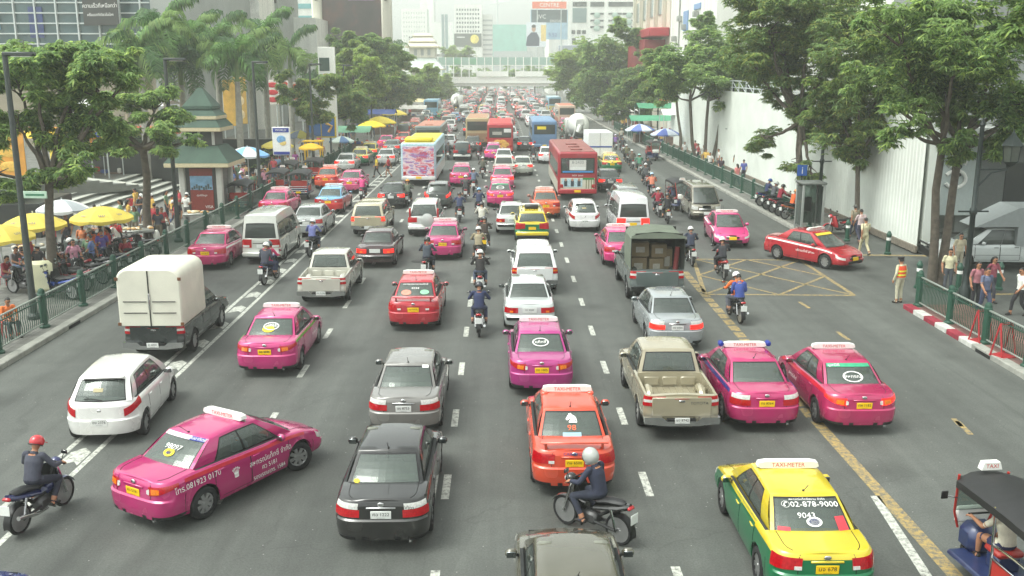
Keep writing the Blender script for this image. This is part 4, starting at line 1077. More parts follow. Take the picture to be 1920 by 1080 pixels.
# ---------------------------------------------------------------- ground, road, pavements
def node_mat(name): 
    m = bpy.data.materials.new(name); m.use_nodes = True; MATS[name] = m; return m, m.node_tree, m.node_tree.nodes['Principled BSDF']
def asphalt():
    m, t, b = node_mat('asphalt'); L = t.links.new
    tcn = t.nodes.new('ShaderNodeTexCoord')
    def nz(scale, detail=6, vec=None, rough=.6):
        n = t.nodes.new('ShaderNodeTexNoise'); n.inputs['Scale'].default_value = scale; n.inputs['Detail'].default_value = detail; n.inputs['Roughness'].default_value = rough
        L(vec or tcn.outputs['Object'], n.inputs['Vector']); return n.outputs[0]
    mp = t.nodes.new('ShaderNodeMapping'); mp.inputs['Scale'].default_value = (.55, .02, 1); L(tcn.outputs['Object'], mp.inputs['Vector'])
    streak = nz(3.0, 5, mp.outputs[0]); big = nz(.12, 5); fine = nz(26, 5, None, .85); mid = nz(1.4, 6)
    def mr(src, a, b_, c, d):
        n = t.nodes.new('ShaderNodeMapRange'); n.inputs[1].default_value = a; n.inputs[2].default_value = b_; n.inputs[3].default_value = c; n.inputs[4].default_value = d; L(src, n.inputs[0]); return n.outputs[0]
    def mul(a, c):
        n = t.nodes.new('ShaderNodeMath'); n.operation = 'MULTIPLY'; L(a, n.inputs[0]); L(c, n.inputs[1]); return n.outputs[0]
    f = mul(mul(mr(streak, .3, .7, .80, 1.18), mr(big, .3, .7, .86, 1.14)), mul(mr(fine, .3, .7, .62, 1.40), mr(mid, .35, .65, .90, 1.08)))
    # light grit specks
    vo = t.nodes.new('ShaderNodeTexVoronoi'); vo.inputs['Scale'].default_value = 4.0; L(tcn.outputs['Object'], vo.inputs['Vector'])
    spk = mr(vo.outputs['Distance'], .035, .06, 1.0, 0.0)
    # oil drips and tar patches
    vo2 = t.nodes.new('ShaderNodeTexVoronoi'); vo2.inputs['Scale'].default_value = .35; L(tcn.outputs['Object'], vo2.inputs['Vector'])
    oil = mr(vo2.outputs['Distance'], .05, .26, .66, 1.0)
    f = mul(f, oil)
    # oil-dark lane centres, polished wheel tracks
    sx = t.nodes.new('ShaderNodeSeparateXYZ'); L(tcn.outputs['Object'], sx.inputs[0]); xm = mr(sx.outputs[0], -14.0, 14.0, 0, 1)
    cr_ = t.nodes.new('ShaderNodeValToRGB'); cr_.color_ramp.interpolation = 'B_SPLINE'; E_ = cr_.color_ramp.elements
    E_[0].position = 0; E_[0].color = (.80, .80, .80, 1); E_[1].position = 1; E_[1].color = (.95, .95, .95, 1)
    for c_ in (-11.4, -7.0, -3.15, .87, 4.95, 10.4):
        for d_, v_ in ((-1.5, 1.06), (-.75, .97), (0, .62), (.75, .97), (1.5, 1.06)):
            q_ = E_.new((c_+d_+14)/28); q_.color = (v_, v_, v_, 1)
    L(xm, cr_.inputs[0]); lm = t.nodes.new('ShaderNodeMix'); lm.data_type = 'FLOAT'; lm.inputs[2].default_value = 1.0; L(mr(big, .35, .65, .55, 1.0), lm.inputs[0]); L(cr_.outputs[0], lm.inputs[3]); f = mul(f, lm.outputs[0])
    # cracks and resurfaced patches
    wn = t.nodes.new('ShaderNodeTexNoise'); wn.inputs['Scale'].default_value = 1.3; wn.inputs['Detail'].default_value = 6; L(tcn.outputs['Object'], wn.inputs[0])
    va = t.nodes.new('ShaderNodeVectorMath'); va.operation = 'MULTIPLY_ADD'; va.inputs[1].default_value = (.9, .9, 0); L(wn.outputs['Color'], va.inputs[0]); L(tcn.outputs['Object'], va.inputs[2])
    vc = t.nodes.new('ShaderNodeTexVoronoi'); vc.feature = 'DISTANCE_TO_EDGE'; vc.inputs['Scale'].default_value = .30; L(va.outputs[0], vc.inputs['Vector'])
    ck = mr(vc.outputs['Distance'], .001, .005, .84, 1.0); f = mul(f, ck)
    mp2 = t.nodes.new('ShaderNodeMapping'); mp2.inputs['Scale'].default_value = (.20, .045, 1); L(tcn.outputs['Object'], mp2.inputs[0])
    vp = t.nodes.new('ShaderNodeTexVoronoi'); vp.distance = 'CHEBYCHEV'; vp.inputs['Scale'].default_value = 1; L(mp2.outputs[0], vp.inputs['Vector']); sp_ = t.nodes.new('ShaderNodeSeparateColor'); L(vp.outputs['Color'], sp_.inputs[0]); f = mul(f, mr(sp_.outputs[0], 0, 1, .88, 1.10))
    rgb = t.nodes.new('ShaderNodeRGB'); rgb.outputs[0].default_value = (.088, .094, .085, 1)
    mx = t.nodes.new('ShaderNodeMix'); mx.data_type = 'RGBA'; mx.blend_type = 'MULTIPLY'; mx.inputs[0].default_value = 1; L(rgb.outputs[0], mx.inputs[6]); L(f, mx.inputs[7])
    m3 = t.nodes.new('ShaderNodeMix'); m3.data_type = 'RGBA'; m3.inputs[7].default_value = (.30, .30, .28, 1); L(spk, m3.inputs[0]); L(mx.outputs[2], m3.inputs[6])
    L(m3.outputs[2], b.inputs['Base Color']); b.inputs['Roughness'].default_value = .72
    bp = t.nodes.new('ShaderNodeBump'); bp.inputs['Strength'].default_value = .35; bp.inputs['Distance'].default_value = .01; L(fine, bp.inputs['Height']); L(bp.outputs[0], b.inputs['Normal'])
    return m
def tiles(name, c1, c2, mort, sx, sy):
    m, t, b = node_mat(name); tcn = t.nodes.new('ShaderNodeTexCoord'); br = t.nodes.new('ShaderNodeTexBrick'); L = t.links.new
    br.inputs['Color1'].default_value = lin(c1)+(1,); br.inputs['Color2'].default_value = lin(c2)+(1,); br.inputs['Mortar'].default_value = lin(mort)+(1,)
    br.inputs['Scale'].default_value = 1; br.inputs['Brick Width'].default_value = sx; br.inputs['Row Height'].default_value = sy; br.inputs['Mortar Size'].default_value = .012; br.offset = .0
    n = t.nodes.new('ShaderNodeTexNoise'); n.inputs['Scale'].default_value = .8; n.inputs['Detail'].default_value = 7
    mr = t.nodes.new('ShaderNodeMapRange'); mr.inputs[1].default_value = .3; mr.inputs[2].default_value = .7; mr.inputs[3].default_value = .72; mr.inputs[4].default_value = 1.2
    mx = t.nodes.new('ShaderNodeMix'); mx.data_type = 'RGBA'; mx.blend_type = 'MULTIPLY'; mx.inputs[0].default_value = 1
    L(tcn.outputs['Object'], br.inputs['Vector']); L(tcn.outputs['Object'], n.inputs['Vector']); L(n.outputs[0], mr.inputs[0]); L(br.outputs['Color'], mx.inputs[6]); L(mr.outputs[0], mx.inputs[7]); L(mx.outputs[2], b.inputs['Base Color'])
    b.inputs['Roughness'].default_value = .75; return m
def worn(name, c, wear=.5):
    """road paint worn through to the asphalt"""
    m, t, b = node_mat(name); L = t.links.new; tcn = t.nodes.new('ShaderNodeTexCoord')
    n = t.nodes.new('ShaderNodeTexNoise'); n.inputs['Scale'].default_value = 9; n.inputs['Detail'].default_value = 8; n.inputs['Roughness'].default_value = .75; L(tcn.outputs['Object'], n.inputs['Vector'])
    mr = t.nodes.new('ShaderNodeMapRange'); mr.inputs[1].default_value = wear-.06; mr.inputs[2].default_value = wear+.14; L(n.outputs[0], mr.inputs[0])
    mx = t.nodes.new('ShaderNodeMix'); mx.data_type = 'RGBA'; mx.inputs[6].default_value = lin(c)+(1,); mx.inputs[7].default_value = (.12, .122, .11, 1)
    L(mr.outputs[0], mx.inputs[0]); L(mx.outputs[2], b.inputs['Base Color']); b.inputs['Roughness'].default_value = .7; return m
ASPH = asphalt(); PAVE = tiles('paving', (118, 118, 112), (104, 104, 99), (76, 76, 72), .4, .4); PAVE_R = tiles('red_paving', (128, 92, 84), (112, 84, 78), (78, 70, 66), .3, .3)
CONC = mat('concrete', (150, 150, 142), .85, var=.22, scale=2.5, bump=.3); CONC_L = mat('pale_concrete', (186, 186, 178), .8, var=.12, scale=2)
def struct(name, mb, ang=0): return tag(mb.build(name, ang=ang), kind='structure')
g = MB(); g.quad((-1500, -40, -.15), (1500, -40, -.15), (1500, 2500, -.15), (-1500, 2500, -.15), mat('ground', (120, 122, 112), .9, var=.15, scale=.05)); struct('ground', g)
KL, KR, KR2 = -13.4, 13.6, 14.7
g = MB(); g.quad((-14, -30, 0), (40, -30, 0), (40, 700, 0), (-14, 700, 0), ASPH); struct('road', g)
g = MB()
g.box((-32.4, 195, -.01), (37.7, 470, .28), PAVE); struct('pavement', g)
g = MB(); g.box((14.7, -.5, -.02), (1.9, 63.4, .28), PAVE_R); struct('pavement', g)
g = MB(); g.box((30, 236, -.02), (30, 380, .28), PAVE); struct('pavement', g)
# kerbs
g = MB(); y = -20
while y < 420:
    g.box((KL-.08, y+.5, .0), (.3, .985, .30), CONC, .02); y += 1
for y in (29.2, 44, 60): g.box((KL+.075, y, .03), (.02, .8, .12), UNDER)
struct('kerb', g)
g = MB(); KRED = mat('kerb_red', (140, 40, 56), .8, var=.25, scale=5); KWH = mat('kerb_white', (190, 190, 184), .8, var=.2, scale=5)
y = -20; k = 0
while y < 31:
    red = 26.4 < y
    g.box((KR+.08, y+.4, .0), (.3, .79, .30), (KRED if k % 2 else KWH) if red else CONC, .02); y += .8; k += 1
g.box((KR+.075-.16, 25.7, .03), (.02, .8, .12), UNDER)
y = 46
while y < 420: g.box((KR2+.08, y+.5, 0), (.3, .985, .30), CONC, .02); y += 1
struct('kerb', g)
# painted markings
WPAINT = worn('white_road_paint', (196, 198, 188), .50); YPAINT = worn('yellow_road_paint', (176, 150, 88), .46)
mk = MB(); Zm = .005
def mrect(x, y0, y1, w, mt, sk=0): mk.quad((x-w/2, y0, Zm), (x+w/2, y0, Zm), (x+w/2+sk, y1, Zm), (x-w/2+sk, y1, Zm), mt)
def mline(a, b, w, mt, z=Zm):
    a = Vector((a[0], a[1], z)); b = Vector((b[0], b[1], z)); n = (b-a).cross(Vector((0, 0, 1))).normalized()*w/2
    mk.quad(a+n, b+n, b-n, a-n, mt)
for x0, y0 in ((-1.05, 17.16), (2.80, 17.24), (-5.25, 17.0)):
    y = y0-3.74*3
    while y < 330: mrect(x0, y-.56, y+.56, .15, WPAINT); y += 3.74
for xx in (-9.12, -8.48): mrect(xx, 4, 300, .12, WPAINT)
y = 14.0
while y < 110:
    mk.add([(-9.0, y, Zm), (-8.72, y+.25, Zm), (-8.58, y+.05, Zm), (-8.58, y+.75, Zm), (-8.80, y+1.0, Zm), (-9.0, y+.75, Zm)], [(0, 1, 2, 3, 4, 5)], WPAINT); y += 2.1
mline(P(1800, 1090), P(1530, 790), .26, YPAINT); mline(P(1744, 1090), P(1640, 930), .17, WPAINT)
a, b = P(1524, 783), P(1282, 508); n = 22
for k in range(n): mline(a.lerp(b, k/n), a.lerp(b, (k+.8)/n), .30, YPAINT)
BL, BR, TR, TL = P(1322, 552), P(1602, 554), P(1500, 488), P(1300, 486)
for a, b in ((BL, BR), (BR, TR), (TR, TL), (TL, BL)): mline(a, b, .16, YPAINT)
for a, b in ((BL, TR), (TL, BR), (BL.lerp(BR, .5), TL.lerp(BL, .5)), (BL.lerp(BR, .5), BR.lerp(TR, .5)), (TL.lerp(TR, .5), TL.lerp(BL, .5)), (TL.lerp(TR, .5), BR.lerp(TR, .5))): mline(a, b, .13, YPAINT, Zm+.004)
for p in ((1802, 800, 1788, 785), (1820, 815, 1795, 790), (1592, 638, 1570, 622), (1517, 578, 1499, 566)): mline(P(p[0], p[1]), P(p[2], p[3]), .13, YPAINT)
for k in range(12):
    y = 50+k*3.7; mrect(10.9, y, y+1.0, .13, YPAINT)
mline(P(1600, 478), P(1760, 480), .3, YPAINT); mline((17.5, 33.2), (30, 33.2), .25, YPAINT)
struct('road_markings', mk)
# drain covers
DR = mat('cast_iron', (52, 52, 50), .6, .5, var=.3, scale=30)
for x, y in ((9.5, 25.0), (-3.4, 39.5), (-11.5, 30.5), (4.8, 47)):
    g = MB(); g.lathe([(.34, .006), (.33, .012), (.001, .014)], DR, 20); o = g.build('manhole_cover', loc=(x, y, 0)); tag(o, {9.5: 'dark round manhole cover in the right lane beside the pink taxis', -3.4: 'round iron manhole cover in the road behind the silver pickup', -11.5: 'round iron manhole cover in the left lane near the kerb', 4.8: 'round manhole cover in the road near the canvas topped truck'}[x], 'manhole cover')

# ---------------------------------------------------------------- railings
FG = mat('railing_green', (34, 74, 58), .45, var=.15, scale=6); RAIL = mat('railing_rail', (150, 158, 150), .45, .3, var=.12)
def post_mb():
    m = MB(); m.lathe([(.16, 0), (.16, .06), (.105, .10), (.10, .98), (.125, 1.0), (.125, 1.05), (.10, 1.07), (.105, 1.13), (.07, 1.2), (.001, 1.23)], FG, 12); return m
def panel_mb(ln, fine=True):
    m = MB(); m.box((0, ln/2, 1.0), (.06, ln, .045), RAIL, .01); m.box((0, ln/2, .14), (.05, ln, .045), RAIL, .01); m.box((0, ln/2, .86), (.03, ln, .03), FG)
    n = 22 if fine else 16
    for k in range(1, n):
        y = ln*k/n
        if fine: m.tube([(0, y, .14), (0, y+.028, .32), (0, y-.028, .56), (0, y+.022, .74), (0, y, .87), (0, y, .98)], .013, FG, 5, False)
        else: m.box((0, y, .56), (.03, .05, .84), FG)
    return m
def railing(pts, z0, step, label, nf):
    root = empty('railing', (pts[0][0], pts[0][1], z0)); tag(root, label, 'railing'); base = Vector((pts[0][0], pts[0][1], 0))
    pm = post_mb().mesh('post'); me = {}; k = 0; q0 = None
    for a, b in zip(pts, pts[1:]):
        a = Vector((a[0], a[1], 0)); b = Vector((b[0], b[1], 0)); n = max(1, round((b-a).length/step)); ln = (b-a).length/n
        d = (b-a).normalized(); rz = math.atan2(-d.x, d.y)
        for i in range(n):
            q = a+(b-a)*i/n-base; put('post', pm, root, q); fine = k < nf
            key = (round(ln, 3), fine)
            if key not in me: me[key] = panel_mb(ln, fine).mesh('panel')
            put('panel', me[key], root, q, rz); k += 1
    put('post', pm, root, b-base); return root
railing([(-13.95, 17.5), (-13.95, 95)], .13, 2.8, 'long green iron railing along the left pavement edge beside the traffic', 14)
railing([(13.95, 31.0), (13.95, 8.4)], .12, 2.26, 'green railing with wavy bars beside the red and white kerb', 10)
railing([(15.55, 47.6), (15.35, 130)], .12, 2.75, 'green railing along the right pavement before the white hoarding', 8)

# ---------------------------------------------------------------- trees
def leaf_mat(name, c, tr=.58):
    m, t, b = node_mat(name); L = t.links.new; oi = t.nodes.new('ShaderNodeNewGeometry')
    rm = t.nodes.new('ShaderNodeMapRange'); rm.inputs[3].default_value = .65; rm.inputs[4].default_value = 1.35; L(oi.outputs['Random Per Island'], rm.inputs[0])
    rgb = t.nodes.new('ShaderNodeRGB'); rgb.outputs[0].default_value = lin(c)+(1,)
    mx = t.nodes.new('ShaderNodeMix'); mx.data_type = 'RGBA'; mx.blend_type = 'MULTIPLY'; mx.inputs[0].default_value = 1; L(rgb.outputs[0], mx.inputs[6]); L(rm.outputs[0], mx.inputs[7])
    L(mx.outputs[2], b.inputs['Base Color']); b.inputs['Roughness'].default_value = .5
    tl = t.nodes.new('ShaderNodeBsdfTranslucent'); L(mx.outputs[2], tl.inputs[0]); ms = t.nodes.new('ShaderNodeMixShader'); ms.inputs[0].default_value = tr
    o = t.nodes['Material Output']; L(b.outputs[0], ms.inputs[1]); L(tl.outputs[0], ms.inputs[2]); L(ms.outputs[0], o.inputs[0]); return m
LEAF = {'dark': [leaf_mat('leaf_dark', (120, 146, 90)), leaf_mat('leaf_dark_warm', (132, 156, 84)), leaf_mat('leaf_olive', (156, 166, 94))],
        'mid': [leaf_mat('leaf_mid', (136, 164, 98)), leaf_mat('leaf_mid_dark', (116, 146, 90)), leaf_mat('leaf_fresh', (172, 194, 110))],
        'light': [leaf_mat('leaf_light', (160, 184, 96)), leaf_mat('leaf_light_mid', (124, 154, 80)), leaf_mat('leaf_light_warm', (150, 168, 88))],
        'palm': [leaf_mat('palm_leaf', (100, 140, 70), .35), leaf_mat('palm_leaf_dark', (66, 104, 52), .35), leaf_mat('palm_leaf_pale', (130, 160, 84), .35)]}
BARK = mat('bark', (92, 84, 74), .9, var=.3, scale=6, bump=.6); BARK_P = mat('palm_bark', (150, 148, 138), .85, var=.18, scale=4, bump=.3)
def leaf(mb, p, d, ln, w, mt, r, fold=.25):
    """one pointed leaf: two faces folded along the midrib"""
    s_ = d.cross(Vector((0, 0, 1))); s_ = s_.normalized() if s_.length > 1e-3 else Vector((1, 0, 0))
    n = s_.cross(d)
    m = p+d*ln*.45; t = p+d*ln+Vector((0, 0, -ln*.28)); a = m+s_*w+n*w*fold; b = m-s_*w+n*w*fold
    mb.add([p, a, t, b], [(0, 1, 2), (0, 2, 3)], mt)
import numpy as np
def crown_mesh(clumps, n, ln, w, shades, seed, whorl=7, flatk=.92):
    """crown of small folded leaves in whorls, gathered in clumps and sub-clumps"""
    g = np.random.default_rng(seed); PT = []; SH = []
    tot = sum(c[1]**2 for c in clumps)
    for c, rad in clumps:
        m = max(20, int(n*rad*rad/tot)); ns = max(9, int(rad*8)); v = g.normal(size=(ns, 3)); v /= np.linalg.norm(v, axis=1)[:, None]
        sc = v*(rad*g.uniform(.25, 1.08, ns))[:, None]; sc[:, 2] *= flatk; sr = rad*g.uniform(.20, .42, ns); sh = g.random(ns)
        k = g.integers(0, ns, m); u = g.normal(size=(m, 3)); u[:, 2] *= .8; u /= np.linalg.norm(u, axis=1)[:, None]
        PT.append(np.array(c)+sc[k]+u*(sr[k]*g.uniform(.5, 1, m))[:, None]*np.array([1, 1, .75])); SH.append(sh[k])
    p = np.repeat(np.concatenate(PT), whorl, 0); sh = np.repeat(np.concatenate(SH), whorl); N = len(p); M = N//whorl
    az = np.repeat(g.uniform(0, 6.28, M), whorl)+np.tile(np.arange(whorl)*6.283/whorl, M)+g.uniform(-.3, .3, N); el = np.repeat(g.uniform(-.45, .2, M), whorl)+g.uniform(-.35, .2, N)
    d = np.stack([np.cos(az)*np.cos(el), np.sin(az)*np.cos(el), np.sin(el)], 1); s_ = np.stack([np.sin(az), -np.cos(az), np.zeros(N)], 1); nn = np.cross(s_, d)
    L_ = (ln*g.uniform(.7, 1.2, N))[:, None]; W_ = (w*g.uniform(.8, 1.25, N))[:, None]
    mid = p+d*L_*.45; tip = p+d*L_; tip[:, 2] -= L_[:, 0]*.28
    V_ = np.stack([p, mid+s_*W_+nn*W_*.25, tip, mid-s_*W_+nn*W_*.25], 1).reshape(-1, 3)
    i = np.arange(N)*4; tri = np.stack([i, i+1, i+2, i, i+2, i+3], 1).reshape(-1)
    me = bpy.data.meshes.new('crown'); me.vertices.add(len(V_)); me.vertices.foreach_set('co', V_.astype(np.float32).reshape(-1))
    me.loops.add(len(tri)); me.loops.foreach_set('vertex_index', tri.astype(np.int32)); me.polygons.add(2*N); me.polygons.foreach_set('loop_start', (np.arange(2*N)*3).astype(np.int32))
    for x in shades: me.materials.append(x)
    r_ = g.random(N); mi = np.where(r_ < .25+.55*(sh < .5), 0, np.where(r_ < .85-.25*(sh > .78), 1, 2)); me.polygons.foreach_set('material_index', np.repeat(mi, 2).astype(np.int32))
    me.update(calc_edges=True); me.validate(); return me
def limb(mb, a, b, r0, r1, r, mt=None, wob=.06):
    a, b = Vector(a), Vector(b); pts = []; n = 5; L_ = (b-a).length
    for i in range(n+1):
        t = i/n; p = a.lerp(b, t)+Vector((r.uniform(-1, 1), r.uniform(-1, 1), 0))*L_*wob*(0 if i in (0, n) else 1)*.5
        p.z += L_*.10*math.sin(PI*t)*0; pts.append(p)
    mb.tube(pts, [r0+(r1-r0)*i/n for i in range(n+1)], mt or BARK, 9)
def tree(label, base, clumps, shade, n, ln=.30, w=.045, tr=.16, fork=.55, seed=1, trunks=None, whorl=7, group=None, z0=.13):
    r = random.Random(seed); root = empty('broadleaf_tree', (base[0], base[1], z0)); tag(root, label, 'tree', group); o = Vector((base[0], base[1], z0))
    cl = [(Vector(c)-o, rad) for c, rad in clumps]
    zmin = min(c.z-rad*.4 for c, rad in cl); cen = sum((c for c, _ in cl), Vector())/len(cl)
    t = MB()
    for tb in (trunks or [(0, 0)]):
        F = Vector((tb[0]*1.6+cen.x*.25, tb[1]+cen.y*.25, max(zmin, cen.z*fork)))
        t.tube([(tb[0]*.5, tb[1]*.5, -.1), (tb[0]*.8, tb[1]*.8, .25), (tb[0]+F.x*.1, tb[1]+F.y*.1, F.z*.35), Vector((tb[0], tb[1], 0)).lerp(F, .7)+Vector((r.uniform(-.1, .1), 0, 0)), F], [tr*1.35, tr*1.08, tr*.95, tr*.85, tr*.8], BARK, 12)
        for i, (c, rad) in enumerate(cl):
            if trunks and i % len(trunks) != trunks.index(tb): continue
            mid = F.lerp(c, .5)+Vector((r.uniform(-.2, .2), r.uniform(-.2, .2), -.1)); limb(t, F, mid, tr*.62, tr*.42, r); limb(t, mid, c, tr*.42, tr*.15, r)
            for q in range(5):
                v = Vector((r.gauss(0, 1), r.gauss(0, 1), r.gauss(0, .5))).normalized()*rad*.75; limb(t, c.lerp(mid, r.random()*.5), c+v, tr*.2, tr*.05, r)
    t.build('trunk', root); put('crown', crown_mesh([(tuple(c), rad*1.33) for c, rad in cl], int(n*3.7), ln*.8, w*.85, LEAF[shade], seed, whorl), root)
    return root
def pc(lst, y, jit=.0, seed=3):
    """clump list given as (pixel x, pixel y, pixel radius) at distance y along the road"""
    r = random.Random(seed); out = []
    for px, py, pr in lst:
        rad = pr/FPX*y; out.append((PD(px, py, y)+Vector((0, r.uniform(-1, 1)*jit, 0)), rad))
    return out
def palm(label, x, y, h, seed, z0=.13, nf=22, fl=3.0):
    r = random.Random(seed); root = empty('palm_tree', (x, y, z0)); tag(root, label, 'palm tree', 'palms of the left plaza')
    t = MB(); t.tube([(0, 0, -.1), (0, 0, h*.12), (.05, 0, h*.45), (.08, 0, h*.8)], [.24, .22, .25, .18], BARK_P, 14)
    t.tube([(.08, 0, h*.8), (.09, 0, h*.97), (.09, 0, h)], [.17, .12, .06], mat('crownshaft', (110, 134, 78), .5, var=.12), 12); t.build('trunk', root)
    for k in range(nf):
        mb = MB(); a = 2*PI*k/nf*1.618*2.2+r.uniform(-.2, .2); el = r.uniform(-.25, 1.1) if k % 6 else 1.35
        d = Vector((math.cos(a), math.sin(a), 0)); p = Vector((.09, 0, h-.05)); pts = [p.copy()]; ang = el; n = 12; L_ = fl*r.uniform(.85, 1.1)
        for i in range(n):
            ang -= .055+.155*(i/n)+max(0, .9-el)*.03; p = p+(d*math.cos(ang)+Vector((0, 0, math.sin(ang))))*L_/n; pts.append(p.copy())
        mt = r.choice(LEAF['palm']); mb.tube(pts, [.035*(1-i/(n+1))+.006 for i in range(n+1)], mt, 4, False)
        s_ = d.cross(Vector((0, 0, 1)))
        for i in range(2, n*5//2):
            t_ = i/2.5; j = min(int(t_), n-1); q = pts[j].lerp(pts[j+1], t_-j); tg = (pts[j+1]-pts[j]).normalized(); ll = fl*.24*math.sin(PI*min(.12+t_/n*.8, 1))**.6
            for sg in (1, -1):
                dd = (s_*sg*.8+tg*.55+Vector((0, 0, r.uniform(-.45, .3)))).normalized(); ll *= 1.25; e = q+dd*ll*.5; tip = e+(dd*.5+Vector((0, 0, -1.0))).normalized()*ll*.6; wv = tg*.06
                mb.add([q-wv*.6, q+wv*.6, e+wv, e-wv, tip], [(0, 1, 2, 3), (3, 2, 4)], mt)
        mb.build('frond', root, ang=0)
    return root
tree('leafy street tree on the left pavement nearest the camera beside the dark lamp post', (-15.9, 33.6), pc([(60, 120, 62), (150, 115, 60), (105, 190, 72), (30, 225, 58), (185, 170, 55), (150, 250, 52), (15, 318, 36), (112, 335, 40), (235, 135, 34), (5, 150, 50), (170, 300, 24)], 33.6, 1.6, 11), 'mid', 1500, .30, .042, .17, .62, 21)
tree('small forked street tree behind the white box truck with loose low crown', (-15.9, 43), pc([(225, 215, 36), (288, 200, 40), (330, 222, 26), (250, 255, 32), (315, 258, 30), (200, 270, 20), (365, 262, 14)], 43, 1.2, 12), 'mid', 800, .27, .040, .19, .66, 22)
tree('dark bushy street tree in front of the tall white pylon sign', (-15.6, 78), pc([(552, 165, 26), (585, 185, 30), (610, 160, 24), (575, 205, 22), (600, 215, 20)], 78, 1, 13), 'dark', 700, .4, .07, .13, .6, 23)
tree('slim street tree beside the blue and yellow billboard', (-15.6, 88), pc([(648, 190, 22), (672, 200, 24), (655, 215, 20), (640, 205, 16)], 88, 1, 14), 'dark', 450, .42, .08, .12, .6, 24)
tree('pale green street tree rising above the blue billboard', (-16.4, 108), pc([(655, 130, 26), (690, 120, 30), (672, 160, 28), (705, 150, 26), (650, 100, 20)], 108, 1.5, 15), 'light', 700, .5, .10, .16, .55, 25)
tree('dense dark green tree over the yellow umbrellas on the left', (-16.6, 140), pc([(728, 160, 28), (745, 180, 26), (722, 190, 24), (750, 145, 22)], 140, 1.5, 16), 'dark', 600, .6, .14, .2, .55, 26)
tree('yellowish green tree beside the pagoda roofed stair tower', (-17, 175), pc([(785, 150, 24), (808, 160, 24), (770, 165, 22), (800, 140, 18), (820, 178, 14)], 175, 1.5, 17), 'light', 600, .7, .17, .2, .5, 27)
tree('hazy pale tree at the far end of the left tree row', (-17, 225), pc([(822, 165, 18), (836, 172, 15), (812, 185, 14), (830, 150, 12)], 225, 1.5, 18), 'light', 450, .8, .2, .2, .5, 28)
tree('feathery green tree behind the palms under the large screen', (-26, 120), pc([(640, 85, 22), (665, 95, 24), (700, 92, 24), (725, 100, 20), (745, 115, 18)], 120, 2, 19), 'mid', 700, .6, .10, .2, .5, 29)
tree('pale roof level trees behind the pagoda tower', (-23, 240), pc([(850, 104, 12), (868, 100, 12), (880, 104, 8), (835, 100, 9)], 300, 2, 20), 'light', 300, 1.0, .25, .2, .7, 30)
# right side
tree('twin trunk street tree by the alley on the right pavement', (15.95, 34.3), pc([(1760, 60, 82), (1850, 40, 90), (1700, 145, 62), (1800, 165, 78), (1890, 165, 74), (1655, 235, 34), (1750, 262, 36), (1885, 262, 36), (1640, 40, 50), (1915, 80, 60), (1720, 205, 46), (1840, 232, 42), (1780, 110, 64), (1700, 60, 56), (1912, 205, 44), (1660, 160, 40)], 35, 2.2, 31), 'mid', 2600, .30, .042, .16, .62, 31, trunks=[(-.12, 0), (.32, .15)])
tree('tall tree with leaning trunk beside the glass phone booth', (16.5, 52.5), pc([(1500, 30, 62), (1430, 60, 60), (1560, 60, 56), (1465, 130, 50), (1545, 120, 50), (1440, 262, 26), (1480, 305, 22), (1410, 20, 50), (1525, 240, 30), (1470, 85, 50), (1530, 180, 42), (1420, 110, 38), (1500, 215, 28), (1500, 325, 18)], 52.5, 2, 32), 'dark', 2000, .34, .05, .20, .7, 32)
tree('dense dark crowned tree between the lamp posts on the right', (17.3, 46), pc([(1620, 110, 66), (1610, 215, 60), (1570, 255, 44), (1655, 170, 50), (1560, 180, 44), (1590, 30, 60), (1620, 290, 26), (1590, 120, 56), (1640, 245, 38), (1680, 100, 48), (1596, 275, 34), (1545, 230, 30)], 46, 1.8, 33), 'dark', 1700, .32, .048, .13, .5, 33)
tree('spreading tree with three slim stems before the white hoarding', (17.0, 80), pc([(1300, 115, 40), (1375, 100, 42), (1255, 135, 34), (1425, 120, 40), (1335, 90, 32), (1345, 150, 36), (1270, 180, 22), (1400, 160, 30), (1225, 120, 26), (1300, 140, 34), (1375, 140, 34), (1440, 150, 26)], 80, 2.2, 34), 'mid', 1600, .42, .07, .15, .5, 34, trunks=[(-.9, .3), (0, 0), (.9, .5)])
tree('slim single stem tree behind the spreading tree on the right', (17.2, 92), pc([(1235, 125, 30), (1250, 160, 26), (1225, 175, 22)], 92, 1.5, 35), 'dark', 600, .45, .09, .14, .5, 35)
tree('rounded yellow green tree at the left end of the right hand tree row', (17.5, 178), pc([(1070, 120, 30), (1092, 108, 28), (1062, 150, 26), (1090, 150, 30), (1080, 172, 18)], 178, 2, 36), 'light', 1000, .7, .17, .22, .45, 36)
tree('broad mid green tree next to the rounded yellow green tree', (18, 150), pc([(1125, 110, 34), (1160, 105, 34), (1130, 150, 36), (1165, 155, 34), (1115, 180, 26), (1190, 130, 28)], 150, 2, 37), 'mid', 1200, .62, .14, .22, .45, 37)
tree('dark tree over the green market canopies', (17.4, 118), pc([(1185, 175, 30), (1205, 140, 28), (1165, 190, 24), (1215, 190, 20), (1150, 205, 18)], 118, 1.5, 38), 'dark', 900, .5, .11, .18, .5, 38)
tree('thin tree poking up above the tree row before the red canopy', (21, 135), pc([(1165, 50, 16), (1180, 70, 14), (1205, 80, 20), (1150, 55, 10)], 135, 1.2, 39), 'mid', 380, .55, .12, .12, .8, 39)
tree('tuft of a slim tree standing against the white building', (20.4, 96), pc([(1312, 40, 13), (1332, 44, 13), (1322, 38, 12)], 96, .6, 40), 'mid', 220, .42, .09, .07, .85, 40)
tree('leaning street tree at the right edge behind the railing', (16.2, 22.5), pc([(2010, 20, 60), (1930, 10, 60), (1985, 110, 50)], 24, 1.2, 41), 'mid', 500, .30, .042, .15, .5, 41)
